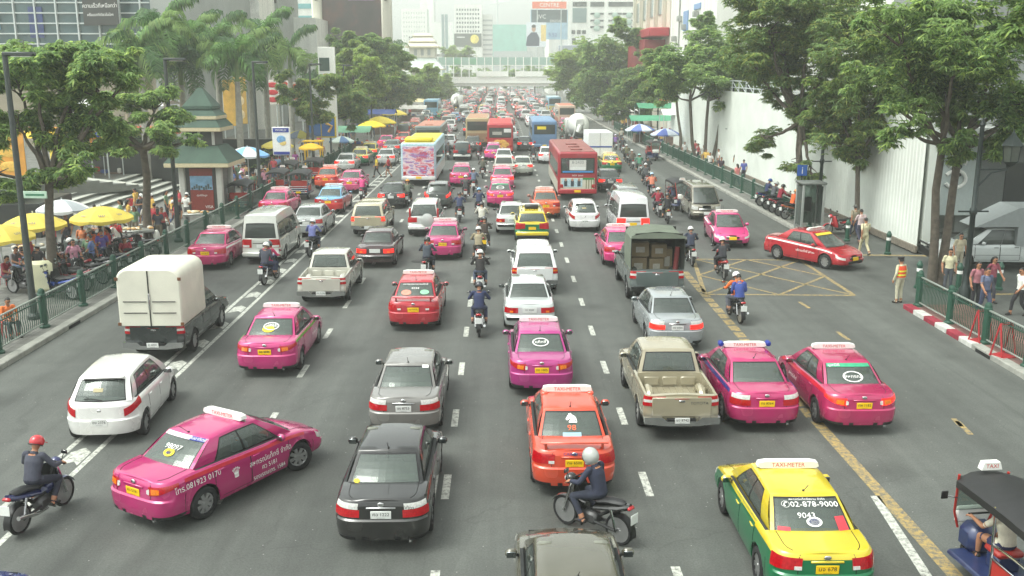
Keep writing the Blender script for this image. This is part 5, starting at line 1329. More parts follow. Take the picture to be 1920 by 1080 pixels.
for i, (px, py, y, lb) in enumerate([(258, 78, 64, 'palm with low fronds leftmost of the plaza palms'), (300, 40, 69, 'tall palm with dense drooping fronds behind the second lamp post'), (352, 62, 74, 'palm between the tall drooping palm and the pagoda kiosk'), (402, 60, 80, 'palm rising behind the pagoda kiosk'), (440, 96, 70, 'shorter palm right of the pagoda kiosk'), (492, 52, 82, 'upright palm before the grey tower block'), (335, 105, 71, 'low palm squeezed between two taller palms behind the kiosk'), (232, 118, 66, 'short leafy palm above the white canopied stall'), (465, 100, 78, 'low palm by the golden banners'), (540, 82, 88, 'palm beside the white low building with big fronds'), (606, 130, 112, 'far palm hidden behind the white pylon sign'), (640, 92, 135, 'palm in front of the lower left of the large screen'), (690, 95, 140, 'palm in front of the large screen'), (722, 92, 146, 'palm at the right foot of the large screen')]):
    p = PD(px, py+10, y); palm(lb, p.x, y, p.z-.13, 50+i, nf=21 if y < 100 else 16, fl=3.3 if y < 100 else 3.8)
# ---------------------------------------------------------------- buildings
STONE = mat('cream_stone', (202, 199, 184), .8, var=.14, scale=.9, streak=True); WALLW = mat('white_render', (222, 223, 216), .75, var=.13, scale=.9, streak=True)
GREYP = mat('grey_panel', (150, 154, 150), .5, .1, var=.08, scale=.6); BGLASS = mat('blue_green_glass', (70, 96, 100), .12, .2, coat=.5, var=.25, scale=.3)
DGLASS = mat('dark_building_glass', (34, 38, 40), .12, coat=.5, var=.2, scale=.5); MULL = mat('mullion', (196, 202, 200), .45, .3, var=.06)
TEALN = mat('teal_netting', (128, 184, 170), .9, var=.14, scale=.25)
def bld(name, label, loc=(0, 0, 0)): o = empty(name, loc); tag(o, label, 'building'); return o
def wbox(root, nm, x0, x1, y0, y1, z0, z1, mt, bev=0): 
    g = MB(); g.box(((x0+x1)/2, (y0+y1)/2, (z0+z1)/2), (x1-x0, y1-y0, z1-z0), mt, bev); return g.build(nm, root)
def win_grid(root, xs, zs, w, h, y, mt, nm='window', axis='y'):
    g = MB()
    g.box((0, 0, 0), (w, .12, h) if axis == 'y' else (.12, w, h), mt, .01); me = g.mesh(nm)
    for x in xs:
        for z in zs: put(nm, me, root, (x, y, z) if axis == 'y' else (y, x, z))
def sky_block(name, label, px0, px1, ptop, y, depth, mt, side=None):
    a = PD(px0, ptop, y); b = PD(px1, ptop, y); r = bld(name, label, ((a.x+b.x)/2, y, 0)); w = b.x-a.x
    wbox(r, 'walls', -w/2, w/2, 0, depth, -.1, a.z, mt); return r, w, a.z
# glass mall on the left
r = bld('glass_mall', 'glass fronted mall with pale mullion grid at the top left', (-43, 100, 0))
wbox(r, 'walls', -40, 8.2, .3, 30, 9.6, 30, BGLASS); wbox(r, 'pier', 8.2, 10.6, -.2, 30, .1, 30, GREYP); wbox(r, 'base', -40, 8.2, 1, 30, .1, 9.6, mat('mall_base', (150, 140, 120), .7, var=.3, scale=.3))
for k in range(13):
    g = MB(); g.box((-16+k*2.1, .12, 18), (.14, .3, 17), MULL); g.build('mullion', r)
for k in range(9):
    g = MB(); g.box((-5, .16, 10.4+k*1.0), (26, .22, .12), MULL); g.build('transom', r)
wbox(r, 'corner_pier', -19.0, -16.8, -.4, 1, .1, 30, mat('mall_pier', (176, 184, 186), .6, var=.08))
for x, z, w, h, c in ((-8.5, 12.6, 3, 1.6, (60, 110, 150)), (-14.5, 13.4, 2.2, 2.4, (40, 60, 60)), (-3.4, 12.5, 1.4, 3, (30, 50, 110)), (-10, 16, 2, 1, (120, 140, 130))): 
    g = MB(); g.box((x, .14, z), (w, .04, h), mat('shop_display_%d' % int(x*10), c, .3, var=.3, scale=1.2), .01); g.build('window_display', r)
sb = empty('shop_banner', PD(188, 18, 99)); tag(sb, 'black banner with white Thai lettering on the glass mall', 'banner'); sb.rotation_euler.z = R(-14)
g = MB(); g.box((0, 0, 0), (3.9, .12, 3.0), mat('banner_black', (44, 44, 42), .7, var=.06), .02); g.build('panel', sb)
letters(sb, 'ความเร็วที่เหนือกว่า', .52, INK_W, (0, -.07, .35)); letters(sb, 'ครั้งแรกที่เดียวในโลก', .36, INK_W, (0, -.07, -.5))
# grey towers behind the palms
r, w, h = sky_block('tower_block', 'grey office tower with floor bands behind the palms', 484, 512, -160, 140, 14, GREYP)
for k in range(22): g = MB(); g.box((0, -.02, 6+k*1.4), (w-.3, .1, .5), DGLASS); g.build('window_band', r)
r, w, h = sky_block('office_block', 'white office block with teal window bands left of the big screen', 522, 588, -120, 190, 16, WALLW)
for k in range(9): g = MB(); g.box((0, -.02, 17.5+k*2.2), (w-.1, .1, .9), mat('teal_glass', (120, 176, 178), .2, coat=.5, var=.1)); g.build('window_band', r)
r, w, h = sky_block('low_building', 'plain white low building behind the palm fronds', 524, 592, 33, 150, 12, WALLW)
r, w, h = sky_block('beige_building', 'tall beige and white building with painted panels behind the palms', 292, 478, -60, 130, 14, mat('pale_render', (226, 224, 214), .75, var=.12, scale=.9, streak=True))
for q, (x0, x1, z0, z1, c) in enumerate([(-6.5, -4, 15.5, 19, (140, 175, 195)), (-3.5, .5, 16, 19.5, (190, 60, 60)), (2, 6.6, 9, 22, (228, 228, 222))]): wbox(r, 'panel', x0, x1, -.1, .05, z0, z1, mat('painted_panel_%d' % q, c, .6, var=.3, scale=.6), .02)
# large video screen between two pylons
r = bld('video_screen', 'huge dark video screen framed by two beige pylons', (PD(658, 0, 160).x, 160, 0)); r['category'] = 'video screen'
wbox(r, 'pylon', -6.3, -4.7, -.5, 1.4, .1, 24, STONE, .3); wbox(r, 'pylon', 4.8, 6.4, -.5, 1.4, .1, 24, STONE, .3)
def screen_mat():
    m, t, b = node_mat('video_picture'); L = t.links.new; tcn = t.nodes.new('ShaderNodeTexCoord'); n = t.nodes.new('ShaderNodeTexNoise'); n.inputs['Scale'].default_value = .28; n.inputs['Detail'].default_value = 3; L(tcn.outputs['Object'], n.inputs[0])
    c = t.nodes.new('ShaderNodeValToRGB'); c.color_ramp.elements[0].color = lin((60, 54, 54))+(1,); c.color_ramp.elements[0].position = .35; c.color_ramp.elements[1].color = lin((104, 66, 58))+(1,); c.color_ramp.elements[1].position = .7
    e = c.color_ramp.elements.new(.5); e.color = lin((70, 60, 60))+(1,)
    L(n.outputs[0], c.inputs[0]); L(c.outputs[0], b.inputs['Base Color']); L(c.outputs[0], b.inputs['Emission Color']); b.inputs['Emission Strength'].default_value = .12; b.inputs['Roughness'].default_value = .6; return m
wbox(r, 'screen', -4.7, 4.8, .2, 1.2, 12.2, 22.6, screen_mat(), .05)
g = MB(); g.box((1.6, .17, 19.0), (4.2, .04, .6), mat('screen_violet', (128, 92, 130), .6, emit=.15, var=.4, scale=1.5), .01); g.build('caption', r)
for x in (-5.5, 5.6): g = MB(); g.ball((x, -.6, 18.9), .28, TRIM); g.build('spotlight', r)
wbox(r, 'base', -4.7, 4.8, .3, 1.2, .1, 12.2, mat('screen_base', (88, 86, 82), .7), .02)
# tall white pylon sign
r = bld('pylon_sign', 'tall white pylon sign with coloured logo panels', (PD(611, 100, 84).x, 84, 0)); r['category'] = 'sign'
wbox(r, 'panel', -.65, .75, -.25, .25, .13, PD(0, 88, 84).z, WHITE, .03)
g = MB(); g.box((-.12, -.27, 8.3), (.85, .04, 1.1), mat('sign_dark', (62, 82, 74), .4, var=.15), .01); g.build('logo_panel', r)
g = MB(); g.box((-.12, -.27, 7.2), (.85, .04, 1.0), PLATE_W, .01); g.ball((-.05, -.29, 7.3), (.30, .02, .26), mat('logo_orange', (226, 110, 70), .5)); g.ball((-.2, -.30, 7.0), (.22, .02, .2), mat('logo_violet', (110, 80, 160), .5)); g.build('logo_panel', r)
# far skyline straight ahead
r, w, h = sky_block('office_tower', 'white office tower with rows of square dark windows', 851, 904, 8, 420, 12, WALLW)
win_grid(r, [-4.6+1.12*k for k in range(9)], [h-2.2-1.75*k for k in range(7)], .6, .8, -.02, mat('far_window', (60, 64, 68), .3))
g = MB(); g.box((-.2, -.2, h-14.6), (w-.4, .3, 5.4), mat('hoarding_dark', (58, 60, 54), .6, var=.1), .02); g.ball((2.6, -.36, h-14.2), (1.9, .08, 1.9), mat('emblem_yellow', (226, 206, 70), .5, var=.3, scale=.8), 9, 6); g.box((-3.2, -.37, h-13.4), (3.4, .03, .4), PLATE_W); g.build('billboard', r)
wbox(r, 'side_wing', w/2, w/2+4.2, 2, 30, 0, h-4, mat('white_render_b', (206, 206, 200), .8, var=.05))
for k in range(9): wbox(r, 'floor_band', w/2+.2, w/2+4.25, 1.9, 2.0, h-6.8-2*k, h-6.1-2*k, mat('far_band', (150, 152, 150), .6))
for q in range(2): wbox(r, 'lift_shaft', -w/2-5.4+q*1.5, -w/2-4.3+q*1.5, 1, 4, 0, h-4, mat('far_glass', (120, 140, 142), .3, var=.1))
r, w, h = sky_block('slab_block', 'hazy white slab block left of the square windowed tower', 752, 800, 16, 470, 14, WALLW)
win_grid(r, [-4.8+1.2*k for k in range(9)], [h-2-2.1*k for k in range(9)], .5, .8, -.02, mat('far_window_pale', (170, 172, 168), .5))
r, w, h = sky_block('pale_tower', 'very pale tall tower in the haze behind the slab block', 786, 812, -40, 560, 16, WALLW)
r, w, h = sky_block('pale_block', 'pale stepped block in the haze left of the office tower', 812, 850, 42, 520, 16, WALLW)
r, w, h = sky_block('apartment_block', 'small white block with dark window rows beside the pagoda tower', 764, 790, 66, 330, 8, WALLW)
win_grid(r, [-1.6+.8*k for k in range(5)], [h-.7-.95*k for k in range(5)], .5, .55, -.02, mat('far_window', (92, 96, 98), .3))
r, w, h = sky_block('netted_building', 'unfinished building wrapped in teal netting', 922, 988, 46, 500, 20, TEALN)
g = MB(); g.tube([(-6, 5, h), (-6, 5, h+14)], .35, MULL, 6); g.tube([(-10, 5, h+10), (4, 5, h+12.5)], .25, MULL, 5); g.build('tower_crane', r)
r, w, h = sky_block('domed_hall', 'low grey arched roof hall beyond the footbridge', 925, 1000, 96, 380, 20, mat('hall_grey', (176, 182, 180), .7, var=.06))
# mall with billboards, right of centre
r, w, h = sky_block('white_mall', 'white mall with dark louvred windows and round ornaments', 1030, 1200, -10, 330, 30, WALLW)
for k, px in enumerate((1087, 1120, 1154, 1180)):
    x = PD(px, 0, 330).x-r.location.x
    g = MB(); g.box((x, -.05, PD(0, 7, 330).z), (4.6, .3, 1.5), DGLASS, .02); g.build('louvre_window', r)
    if k == 0: g = MB(); g.box((x, -.05, PD(0, 28, 330).z), (4.6, .3, 4.6), mat('far_glass_teal', (100, 122, 122), .3, var=.15), .02); g.build('window', r)
    else:
        for yy in (25, 38, 50): g = MB(); g.box((x, -.05, PD(0, yy, 330).z), (4.4, .3, .6), DGLASS); g.ball((x, -.3, PD(0, yy+3, 330).z), (1.1, .2, .9), mat('ornament', (150, 172, 160), .5)); g.build('ornament', r)
for px, py in ((1075, 60), (1085, 60), (1095, 60), (1076, 77), (1094, 77)): p = PD(px, py, 330); g = MB(); g.box((p.x-r.location.x, -.05, p.z), (1.2, .3, 1.2 if py < 70 else 1.8), DGLASS, .02); g.build('window', r)
p = PD(1090, 90, 328); g = MB(); g.box((p.x-r.location.x, -1.2, p.z), (15, 2.4, 1.6), mat('canopy_grey', (150, 156, 170), .6), .1); g.build('canopy', r)
def billboard(label, px0, px1, py0, py1, y, mt):
    a, b = PD(px0, py0, y), PD(px1, py1, y); o = empty('billboard', ((a.x+b.x)/2, y, (a.z+b.z)/2)); tag(o, label, 'billboard'); w, h = b.x-a.x, a.z-b.z
    g = MB(); g.box((0, .1, 0), (w, .3, h), mt, .03); g.build('panel', o)
    g = MB()
    for sx in (-.35, .35): g.tube([(sx*w, .4, h/2), (sx*w, .4, -o.location.z)], .15, MULL, 6)
    g.build('support', o); return o, w, h
o, w, h = billboard('wide billboard with dark top and pale blue lower half on the white mall', 995, 1064, 18, 74, 318, mat('bill_blue', (150, 180, 200), .6, var=.2, scale=.4))
g = MB(); g.box((0, -.07, h*.28), (w*.96, .04, h*.42), mat('bill_dark', (70, 84, 90), .6, var=.3, scale=.5)); g.build('picture', o)
letters(o, 'JVC', 1.8, INK_W, (-w*.2, -.1, h*.26)); letters(o, 'DIGITAL', 1.0, INK_W, (w*.18, -.1, h*.12)); letters(o, '5.52', 1.6, INK_B, (w*.1, -.1, -h*.35))
o, w, h = billboard('orange topped sign reading CENTRE on the white mall', 998, 1062, 3, 16, 317, mat('bill_orange', (224, 112, 80), .6, var=.08)); letters(o, 'CENTRE', 1.7, INK_W, (0, -.08, 0))
o, w, h = billboard('white billboard with a man in a dark suit', 987, 1024, 42, 88, 305, mat('bill_white', (214, 220, 226), .6, var=.06))
g = MB(); g.ball((-.8, -.08, h*.24), (.65, .03, .95), mat('poster_skin', (180, 140, 115), .6)); g.ball((-.8, -.09, h*.34), (.68, .03, .5), HAIR); g.prism([(-3.2, -h/2+.3), (.9, -h/2+.3), (1.0, -1.0), (.1, .7), (-1.6, .7), (-2.8, -.6)], -.08, -.05, mat('poster_suit', (54, 62, 84), .6)); g.box((2.2, -.06, .5), (1.6, .02, 4.8), mat('poster_gold', (222, 196, 120), .6, var=.3)); g.build('picture', o, ang=0)
# right hand buildings
r = bld('beige_mall', 'beige mall with tall windows and a red canopy behind the trees', (21.6, 126, 0))
wbox(r, 'walls', 0, 26, .1, 34, .1, 40, mat('beige_wall', (206, 200, 184), .75, var=.06))
for k in range(5): g = MB(); g.box((-.25, 3.5+k*7, 24), (.5, .9, 32), STONE, .05); g.build('column', r)
for k in range(4):
    for z in (16.5, 20): g = MB(); g.box((-.05, 7+k*7, z), (.2, 4.6, 2.8), BGLASS); g.build('window', r)
RC = mat('red_canopy', (168, 48, 60), .5, var=.1)
g = MB(); g.box((-1.3, 10, 12.6), (2.6, 20, 1.1), RC, .1); g.box((-1.4, 11, 9.5), (2.8, 16, 4.5), mat('red_dark', (130, 30, 40), .6, var=.3, scale=.4), .05); g.build('canopy', r)
for k, c in enumerate([(230, 120, 40), (40, 60, 140), (240, 240, 235), (200, 40, 50)]): g = MB(); g.box((-1.2, -.4+k*.01, 4.2+k*1.1), (2.6, .2, .8), mat('shop_sign_%d' % k, c, .5), .02); g.build('shop_sign', r)
AC = mat('unit_grey', (150, 152, 146), .6, var=.15)
r = bld('white_store', 'huge plain white store building with grooved wall above the trees', (21.6, 99, 0))
wbox(r, 'walls', 0, 70, 0, 26.5, .1, 36, WALLW); wbox(r, 'front_cladding', 6.4, 70, -1.2, -.02, 13.2, 36, mat('cladding', (190, 190, 184), .7, var=.04, scale=.3))
for k in range(9): wbox(r, 'groove', 6.4, 70, -1.23, -1.19, 14.6+k*1.9, 14.68+k*1.9, GREYP)
g = MB(); g.box((-.08, 16, 13.4), (.14, 2.6, 2.2), mat('sign_blue', (120, 150, 190), .5, var=.1), .01); g.build('wall_sign', r); g = MB(); g.box((-.08, 9.5, 14.6), (.14, 3.4, .6), mat('sign_blue', (120, 150, 190), .5), .01); g.build('wall_sign', r)
for z in (9.3, 10.4): g = MB(); g.box((-.06, 15.4, z), (.14, .8, .6), DGLASS); g.build('vent', r)
r = bld('grey_tower', 'grey shaded building edge at the far right behind the leaves', (34, 70, 0)); wbox(r, 'walls', 0, 40, 0, 26, .1, 34, WALLW)
for k in range(10): wbox(r, 'floor_band', -.05, 40, -.1, -.02, 4+k*2.8, 4.6+k*2.8, GREYP)
for k in range(7): g = MB(); g.box((-.3, 3+k*3.2, 11.6+(k % 3)*1.1), (.5, .9, .6), AC, .03); g.build('air_conditioner', bpy.data.objects['white_store'])
g = MB(); g.tube([(-.1, 20, .2), (-.1, 20, 30)], .09, AC, 6); g.build('drain_pipe', bpy.data.objects['white_store'])
# white hoarding with corrugated sheets
def corr_mat():
    m, t, b = node_mat('corrugated_white'); L = t.links.new; tcn = t.nodes.new('ShaderNodeTexCoord'); n = t.nodes.new('ShaderNodeTexNoise'); n.inputs['Scale'].default_value = .5; n.inputs['Detail'].default_value = 5; L(tcn.outputs['Object'], n.inputs[0])
    mr = t.nodes.new('ShaderNodeMapRange'); mr.inputs[1].default_value = .3; mr.inputs[2].default_value = .7; mr.inputs[3].default_value = .88; mr.inputs[4].default_value = 1.08; L(n.outputs[0], mr.inputs[0]); mx = t.nodes.new('ShaderNodeMix'); mx.data_type = 'RGBA'; mx.blend_type = 'MULTIPLY'; mx.inputs[0].default_value = 1; mx.inputs[6].default_value = (.72, .76, .70, 1); L(mr.outputs[0], mx.inputs[7]); L(mx.outputs[2], b.inputs['Base Color'])
    b.inputs['Roughness'].default_value = .55; return m
hd = empty('hoarding', (18.1, 40.9, 0)); tag(hd, 'long white corrugated site hoarding along the right pavement', 'hoarding')
g = MB(); rows = [[], []]; CW = corr_mat(); y = 0.
while y < 62:
    for d, x in ((0, 0), (.05, .018), (.17, .018), (.22, 0)): rows[0].append((x, y+d, .1)); rows[1].append((x, y+d, 6.2))
    y += .34
g.grid(rows, CW, flip=True); g.build('sheeting', hd, ang=0)
g = MB(); g.box((.5, 31, 3.1), (.6, 62, 6.1), CW); g.build('backing', hd)
g = MB(); g.box((-.03, 31, .2), (.1, 62.1, .3), mat('hoarding_base', (120, 112, 100), .8, var=.3), .01); g.build('base_board', hd)
g = MB()
for k in range(16): g.tube([(.3, 8+k*2.2, 6.15), (.3, 8+k*2.2, 7.0)], .04, MULL, 5); g.tube([(.3, 8+k*2.2, 6.15), (.3, 10.2+k*2.2, 7.0)], .03, MULL, 5)
g.tube([(.3, 8, 7.0), (.3, 42, 7.0)], .05, MULL, 5); g.tube([(.3, 8, 6.5), (.3, 42, 6.5)], .04, MULL, 5); g.build('truss', hd)
# grey shop front by the alley
r = bld('grey_shop', 'grey shop front with dark glass and a white curled emblem by the alley', (20.6, 45.8, 0))
wbox(r, 'walls', 1.5, 24, .2, 10, .1, 30, mat('shop_stone', (134, 138, 134), .6, var=.1, scale=.8)); wbox(r, 'fascia', .2, 24, -2.2, .2, 4.5, 5.3, GREYP, .03); wbox(r, 'glass_door', 3.6, 14, -.05, .2, .13, 3.5, DGLASS, .01)
wbox(r, 'pier', 2.2, 3.4, -.4, .2, .13, 4.5, mat('shop_pier', (92, 96, 94), .5, var=.1), .02)
wbox(r, 'emblem_panel', .25, 2.1, -.3, .0, 1.0, 4.4, mat('emblem_panel', (182, 192, 190), .3, coat=.3, var=.05), .02)
wbox(r, 'back_wall', -2.4, 1.5, 3, 3.3, .13, 6, WALLW)
g = MB()
for q, (cx, cz, rr, a0, a1) in enumerate([(1.05, 3.6, .42, -30, 230), (1.05, 2.75, .50, -150, 150), (1.15, 3.15, .25, 60, 300)]):
    g.tube([(cx+rr*math.cos(R(a)), -.36, cz+rr*.8*math.sin(R(a))) for a in range(a0, a1+1, 20)], .09, INK_W if q != 2 else INK, 8)
g.build('emblem', r)
g = MB(); g.lathe([(.42, 0), (.45, .03), (.34, .03), (.3, 0)], INK_W, 20, Matrix.Translation((7.2, -.1, 1.9)) @ Matrix.Rotation(PI/2, 4, 'X')); g.build('door_ring', r)

# ---------------------------------------------------------------- footbridge with pagoda stair tower
r = bld('footbridge', 'pale covered footbridge spanning the road in the distance', (0, 250, 0)); r['category'] = 'footbridge'
BRW = mat('bridge_white', (238, 239, 232), .6, var=.05)
wbox(r, 'deck', -18, 24, -2, 2, 4.6, 6.2, BRW, .05); wbox(r, 'lower_beam', -18, 24, -1.6, 1.6, 3.9, 4.6, mat('bridge_grey', (220, 220, 212), .7, var=.08))
wbox(r, 'roof', -18, 24, -2.3, 2.3, 9.0, 9.15, BRW); wbox(r, 'roof_glazing', -18, 24, -2.32, -2.28, 9.15, 11.0, mat('bridge_glass', (150, 178, 166), .2, var=.05)); wbox(r, 'rail_beam', -18, 24, -2.25, -2.1, 7.1, 7.2, MULL)
for k in range(22):
    x = -17.5+k*1.95; g = MB(); g.box((x, -2.34, 8.6), (.24, .2, 4.9), BRW); g.build('mullion', r)
    if k in (3, 5): wbox(r, 'green_panel', x+.12, x+1.82, -2.36, -2.33, 9.3, 10.7, mat('bridge_green', (120, 170, 136), .4, var=.1))
    if 5 < k < 15 and k != 10: wbox(r, 'banner', x+.1, x+1.85, -2.34, -2.30, 6.3, 7.6, BRW)
for x in (-15.5, 15.6): wbox(r, 'column', x-.5, x+.5, -.8, .8, .1, 3.9, CONC_L, .1)
st = bld('stair_tower', 'cream stair tower with tiered pagoda roof left of the footbridge', (-18.6, 240, 0)); st['category'] = 'stair tower'
def pyr(g, w, z0, z1, wt, mt, thick=.25): 
    g.add([(-w, -w, z0), (w, -w, z0), (w, w, z0), (-w, w, z0), (-wt, -wt, z1), (wt, -wt, z1), (wt, wt, z1), (-wt, wt, z1)], [(0, 1, 5, 4), (1, 2, 6, 5), (2, 3, 7, 6), (3, 0, 4, 7), (4, 5, 6, 7), (3, 2, 1, 0)], mt)
    g.box((0, 0, z0-thick/2), (2*w, 2*w, thick), mt if thick < .2 else EAVE, .03)
EAVE = mat('eave', (196, 184, 150), .7, var=.1)
wbox(st, 'walls', -2.6, 2.6, -2.6, 2.6, .1, 13, STONE)
g = MB(); pyr(g, 5.2, 8.2, 10.8, 2.8, mat('pale_roof', (196, 206, 200), .6, var=.08), .3); g.build('lower_roof', st)
g = MB(); g.box((0, 0, 12.0), (6.2, 6.2, 2.4), STONE, .05); g.build('drum_storey', st)
for s in (-1.6, 0, 1.6): g = MB(); g.box((s, -3.12, 12), (.7, .06, 1.4), GREYP); g.build('window', st)
g = MB(); pyr(g, 4.0, 13.4, 14.2, 3.1, mat('cream_roof', (204, 200, 184), .7, var=.08), .3); pyr(g, 3.2, 14.6, 15.6, 2.2, mat('cream_roof', (204, 200, 184), .7), .3); pyr(g, 2.4, 15.9, 16.6, 1.6, mat('cream_roof', (204, 200, 184), .7), .2); g.build('upper_roof', st)

for i, (x, y, rr) in enumerate([(-11, 275, 2.6), (-4, 290, 2.2), (3, 285, 2.4), (10, 280, 2.8), (16, 276, 3)]):
    tree(['rounded tree', 'low tree', 'small tree', 'bushy tree', 'broad tree'][i]+' seen through the far footbridge railing number of posts apart'.replace(' number of posts apart', '')+[' at its left end', ' left of the middle', ' in the middle', ' right of the middle', ' at its right end'][i], (x, y), [((x, y, 6.4), rr), ((x+2, y, 5.6), rr*.8), ((x-2, y, 5.8), rr*.8)], 'mid', 130, .9, .22, .18, .6, 70+i)
# ---------------------------------------------------------------- kiosk with tiered green roof
k_ = bld('pagoda_kiosk', 'information kiosk with tiered green pagoda roof on the left pavement', (-16.2, 53.2, .13)); k_['category'] = 'kiosk'
GROOF = mat('green_roof', (60, 82, 70), .8, var=.18, scale=2, streak=True); 
wbox(k_, 'walls', -.95, .95, -.95, .95, 0, 2.75, mat('kiosk_dark', (64, 66, 62), .6, var=.15)); 
for sx in (-1, 1):
    for sy in (-1, 1): wbox(k_, 'pillar', sx*1.0-.16, sx*1.0+.16, sy*1.0-.16, sy*1.0+.16, 0, 2.75, CONC_L, .05)
wbox(k_, 'poster', -.62, .62, -1.0, -.96, .25, 2.5, mat('poster_red', (132, 48, 40), .5, var=.15)); 
pp = wbox(k_, 'poster_picture', -.60, .60, -1.02, -1.0, 1.35, 2.1, mat('poster_sky', (120, 160, 190), .5, var=.3, scale=2))
g = MB()
for q in range(9): g.box((-.5+q*.125, -1.028, 1.42+.03*(q*7 % 5)), (.1, .012, .12+.05*(q*5 % 4)), mat('poster_city', (70, 84, 84), .6, var=.3))
g.build('poster_skyline', k_); letters(k_, 'VISA', .22, INK_W, (.36, -1.03, .42)); letters(k_, 'ศูนย์ข้อมูล', .14, INK_W, (0, -1.03, 1.05))
wbox(k_, 'poster', .96, 1.0, -.6, .6, .25, 2.5, mat('poster_grey', (96, 98, 92), .5, var=.2))
g = MB(); pyr(g, 1.72, 2.85, 3.7, 1.0, GROOF, .24); g.build('eave_roof', k_)
wbox(k_, 'clerestory', -.8, .8, -.8, .8, 3.7, 4.6, mat('clerestory_dark', (46, 48, 46), .5, var=.15))
for sx in (-1, 0, 1): wbox(k_, 'post', sx*.75-.07, sx*.75+.07, -.86, -.79, 3.75, 4.6, CONC_L)
g = MB(); pyr(g, 1.3, 4.7, 5.15, .95, GROOF, .22); pyr(g, 1.05, 5.3, 5.65, .7, GROOF, .2); g.build('middle_roof', k_)
g = MB(); pyr(g, .8, 5.8, 6.75, .12, GROOF, .18); g.build('spire_roof', k_)
# ---------------------------------------------------------------- plaza: steps, planters, hedges
STEPL = mat('step_stone', (176, 178, 168), .8, var=.1, scale=2); STEPD = mat('step_shadow_stone', (112, 114, 108), .8, var=.12, scale=2)  # banded steps: pale stone strips on a darker stone body
g = MB()
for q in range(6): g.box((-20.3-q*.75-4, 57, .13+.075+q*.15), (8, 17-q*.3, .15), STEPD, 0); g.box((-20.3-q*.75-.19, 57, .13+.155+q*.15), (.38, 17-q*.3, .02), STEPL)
struct('plaza_steps', g)
g = MB(); M45 = Matrix.Translation((-23.8, 60.5, .85)) @ Matrix.Rotation(R(50), 4, 'Z')
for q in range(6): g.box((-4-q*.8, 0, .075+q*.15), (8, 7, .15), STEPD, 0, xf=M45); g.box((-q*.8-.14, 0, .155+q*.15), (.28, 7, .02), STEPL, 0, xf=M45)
struct('plaza_steps', g)
PLB = mat('black_granite', (40, 42, 41), .35, var=.2, scale=2); HEDGE = LEAF['mid']
def planter(label, c, d, rz, hl, hh=.5, seed=1):
    o = empty('planter', c, rz); tag(o, label, 'planter'); g = MB(); g.box((0, 0, d[2]/2), d, PLB, .03); g.build('box', o); return o
def hedge(label, c, d, rz, seed, shade='mid', n=900):
    o = empty('hedge', c, rz); tag(o, label, 'hedge'); r = random.Random(seed); mb = MB()
    for k in range(n):
        p = Vector((r.uniform(-.5, .5)*d[0], r.uniform(-.5, .5)*d[1], r.uniform(.0, 1)*d[2]+.05*math.sin(k)))
        a0 = r.uniform(0, 6.28)
        for q in range(5): a = a0+1.257*q; leaf(mb, p, Vector((math.cos(a), math.sin(a), r.uniform(-.2, .6))).normalized(), .17, .04, LEAF[shade][r.randrange(3)], r)
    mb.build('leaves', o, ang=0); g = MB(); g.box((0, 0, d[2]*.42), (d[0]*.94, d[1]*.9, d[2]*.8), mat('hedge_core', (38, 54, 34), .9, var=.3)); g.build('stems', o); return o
planter('low black granite planter block beside the nearest yellow umbrellas', (-25.4, 46.6, .13), (7.5, 4.2, 1.6), R(4), 1)
hedge('clipped hedge on the low black planter at the left', (-26, 46.6, 1.7), (6.4, 3.4, .55), R(4), 3)
planter('long black granite planter wall behind the plaza steps', (-23.6, 66, .13), (11.5, 2.2, 2.5), R(-24), 2)
hedge('hedge on the long black planter wall', (-24.6, 66.6, 2.6), (10, 2, .9), R(-24), 4)
planter('black wall below the golden banners right of the kiosk', (-20.5, 74, .13), (6.5, .8, 2.6), R(-3), 3)
hedge('hedge right of the pagoda kiosk below the golden banners', (-19.8, 72.4, .8), (6.0, 1.6, 1.1), R(-3), 5)
# ---------------------------------------------------------------- lamp posts
LPG = mat('lamp_grey', (62, 68, 66), .5, .2, var=.12)
for y, lb in ((29.6, 'dark lamp post with flat arm nearest the camera on the left'), (43.6, 'dark lamp post with flat arm in front of the pagoda kiosk'), (59.0, 'dark lamp post with flat arm beside the blue and white umbrella'), (76.5, 'dark lamp post with flat arm before the blue and yellow billboard'), (93, 'dark lamp post with flat arm by the yellow market umbrellas'), (112, 'farthest dark lamp post with flat arm on the left pavement')):
    o = empty('lamp_post', (-14.75, y, .13)); tag(o, lb, 'lamp post', 'lamp posts along the left pavement')
    g = MB(); g.tube([(0, 0, 0), (0, 0, .5), (0, 0, 8.2)], [.13, .11, .075], LPG, 12); g.lathe([(.2, 0), (.2, .12), (.13, .2)], LPG, 12); g.build('pole', o)
    g = MB(); g.box((.42, 0, 8.15), (.95, .2, .12), LPG, .03); g.build('arm', o); g = MB(); g.box((.5, 0, 8.08), (.6, .14, .03), CLR_L, .01); g.build('lamp_glass', o)
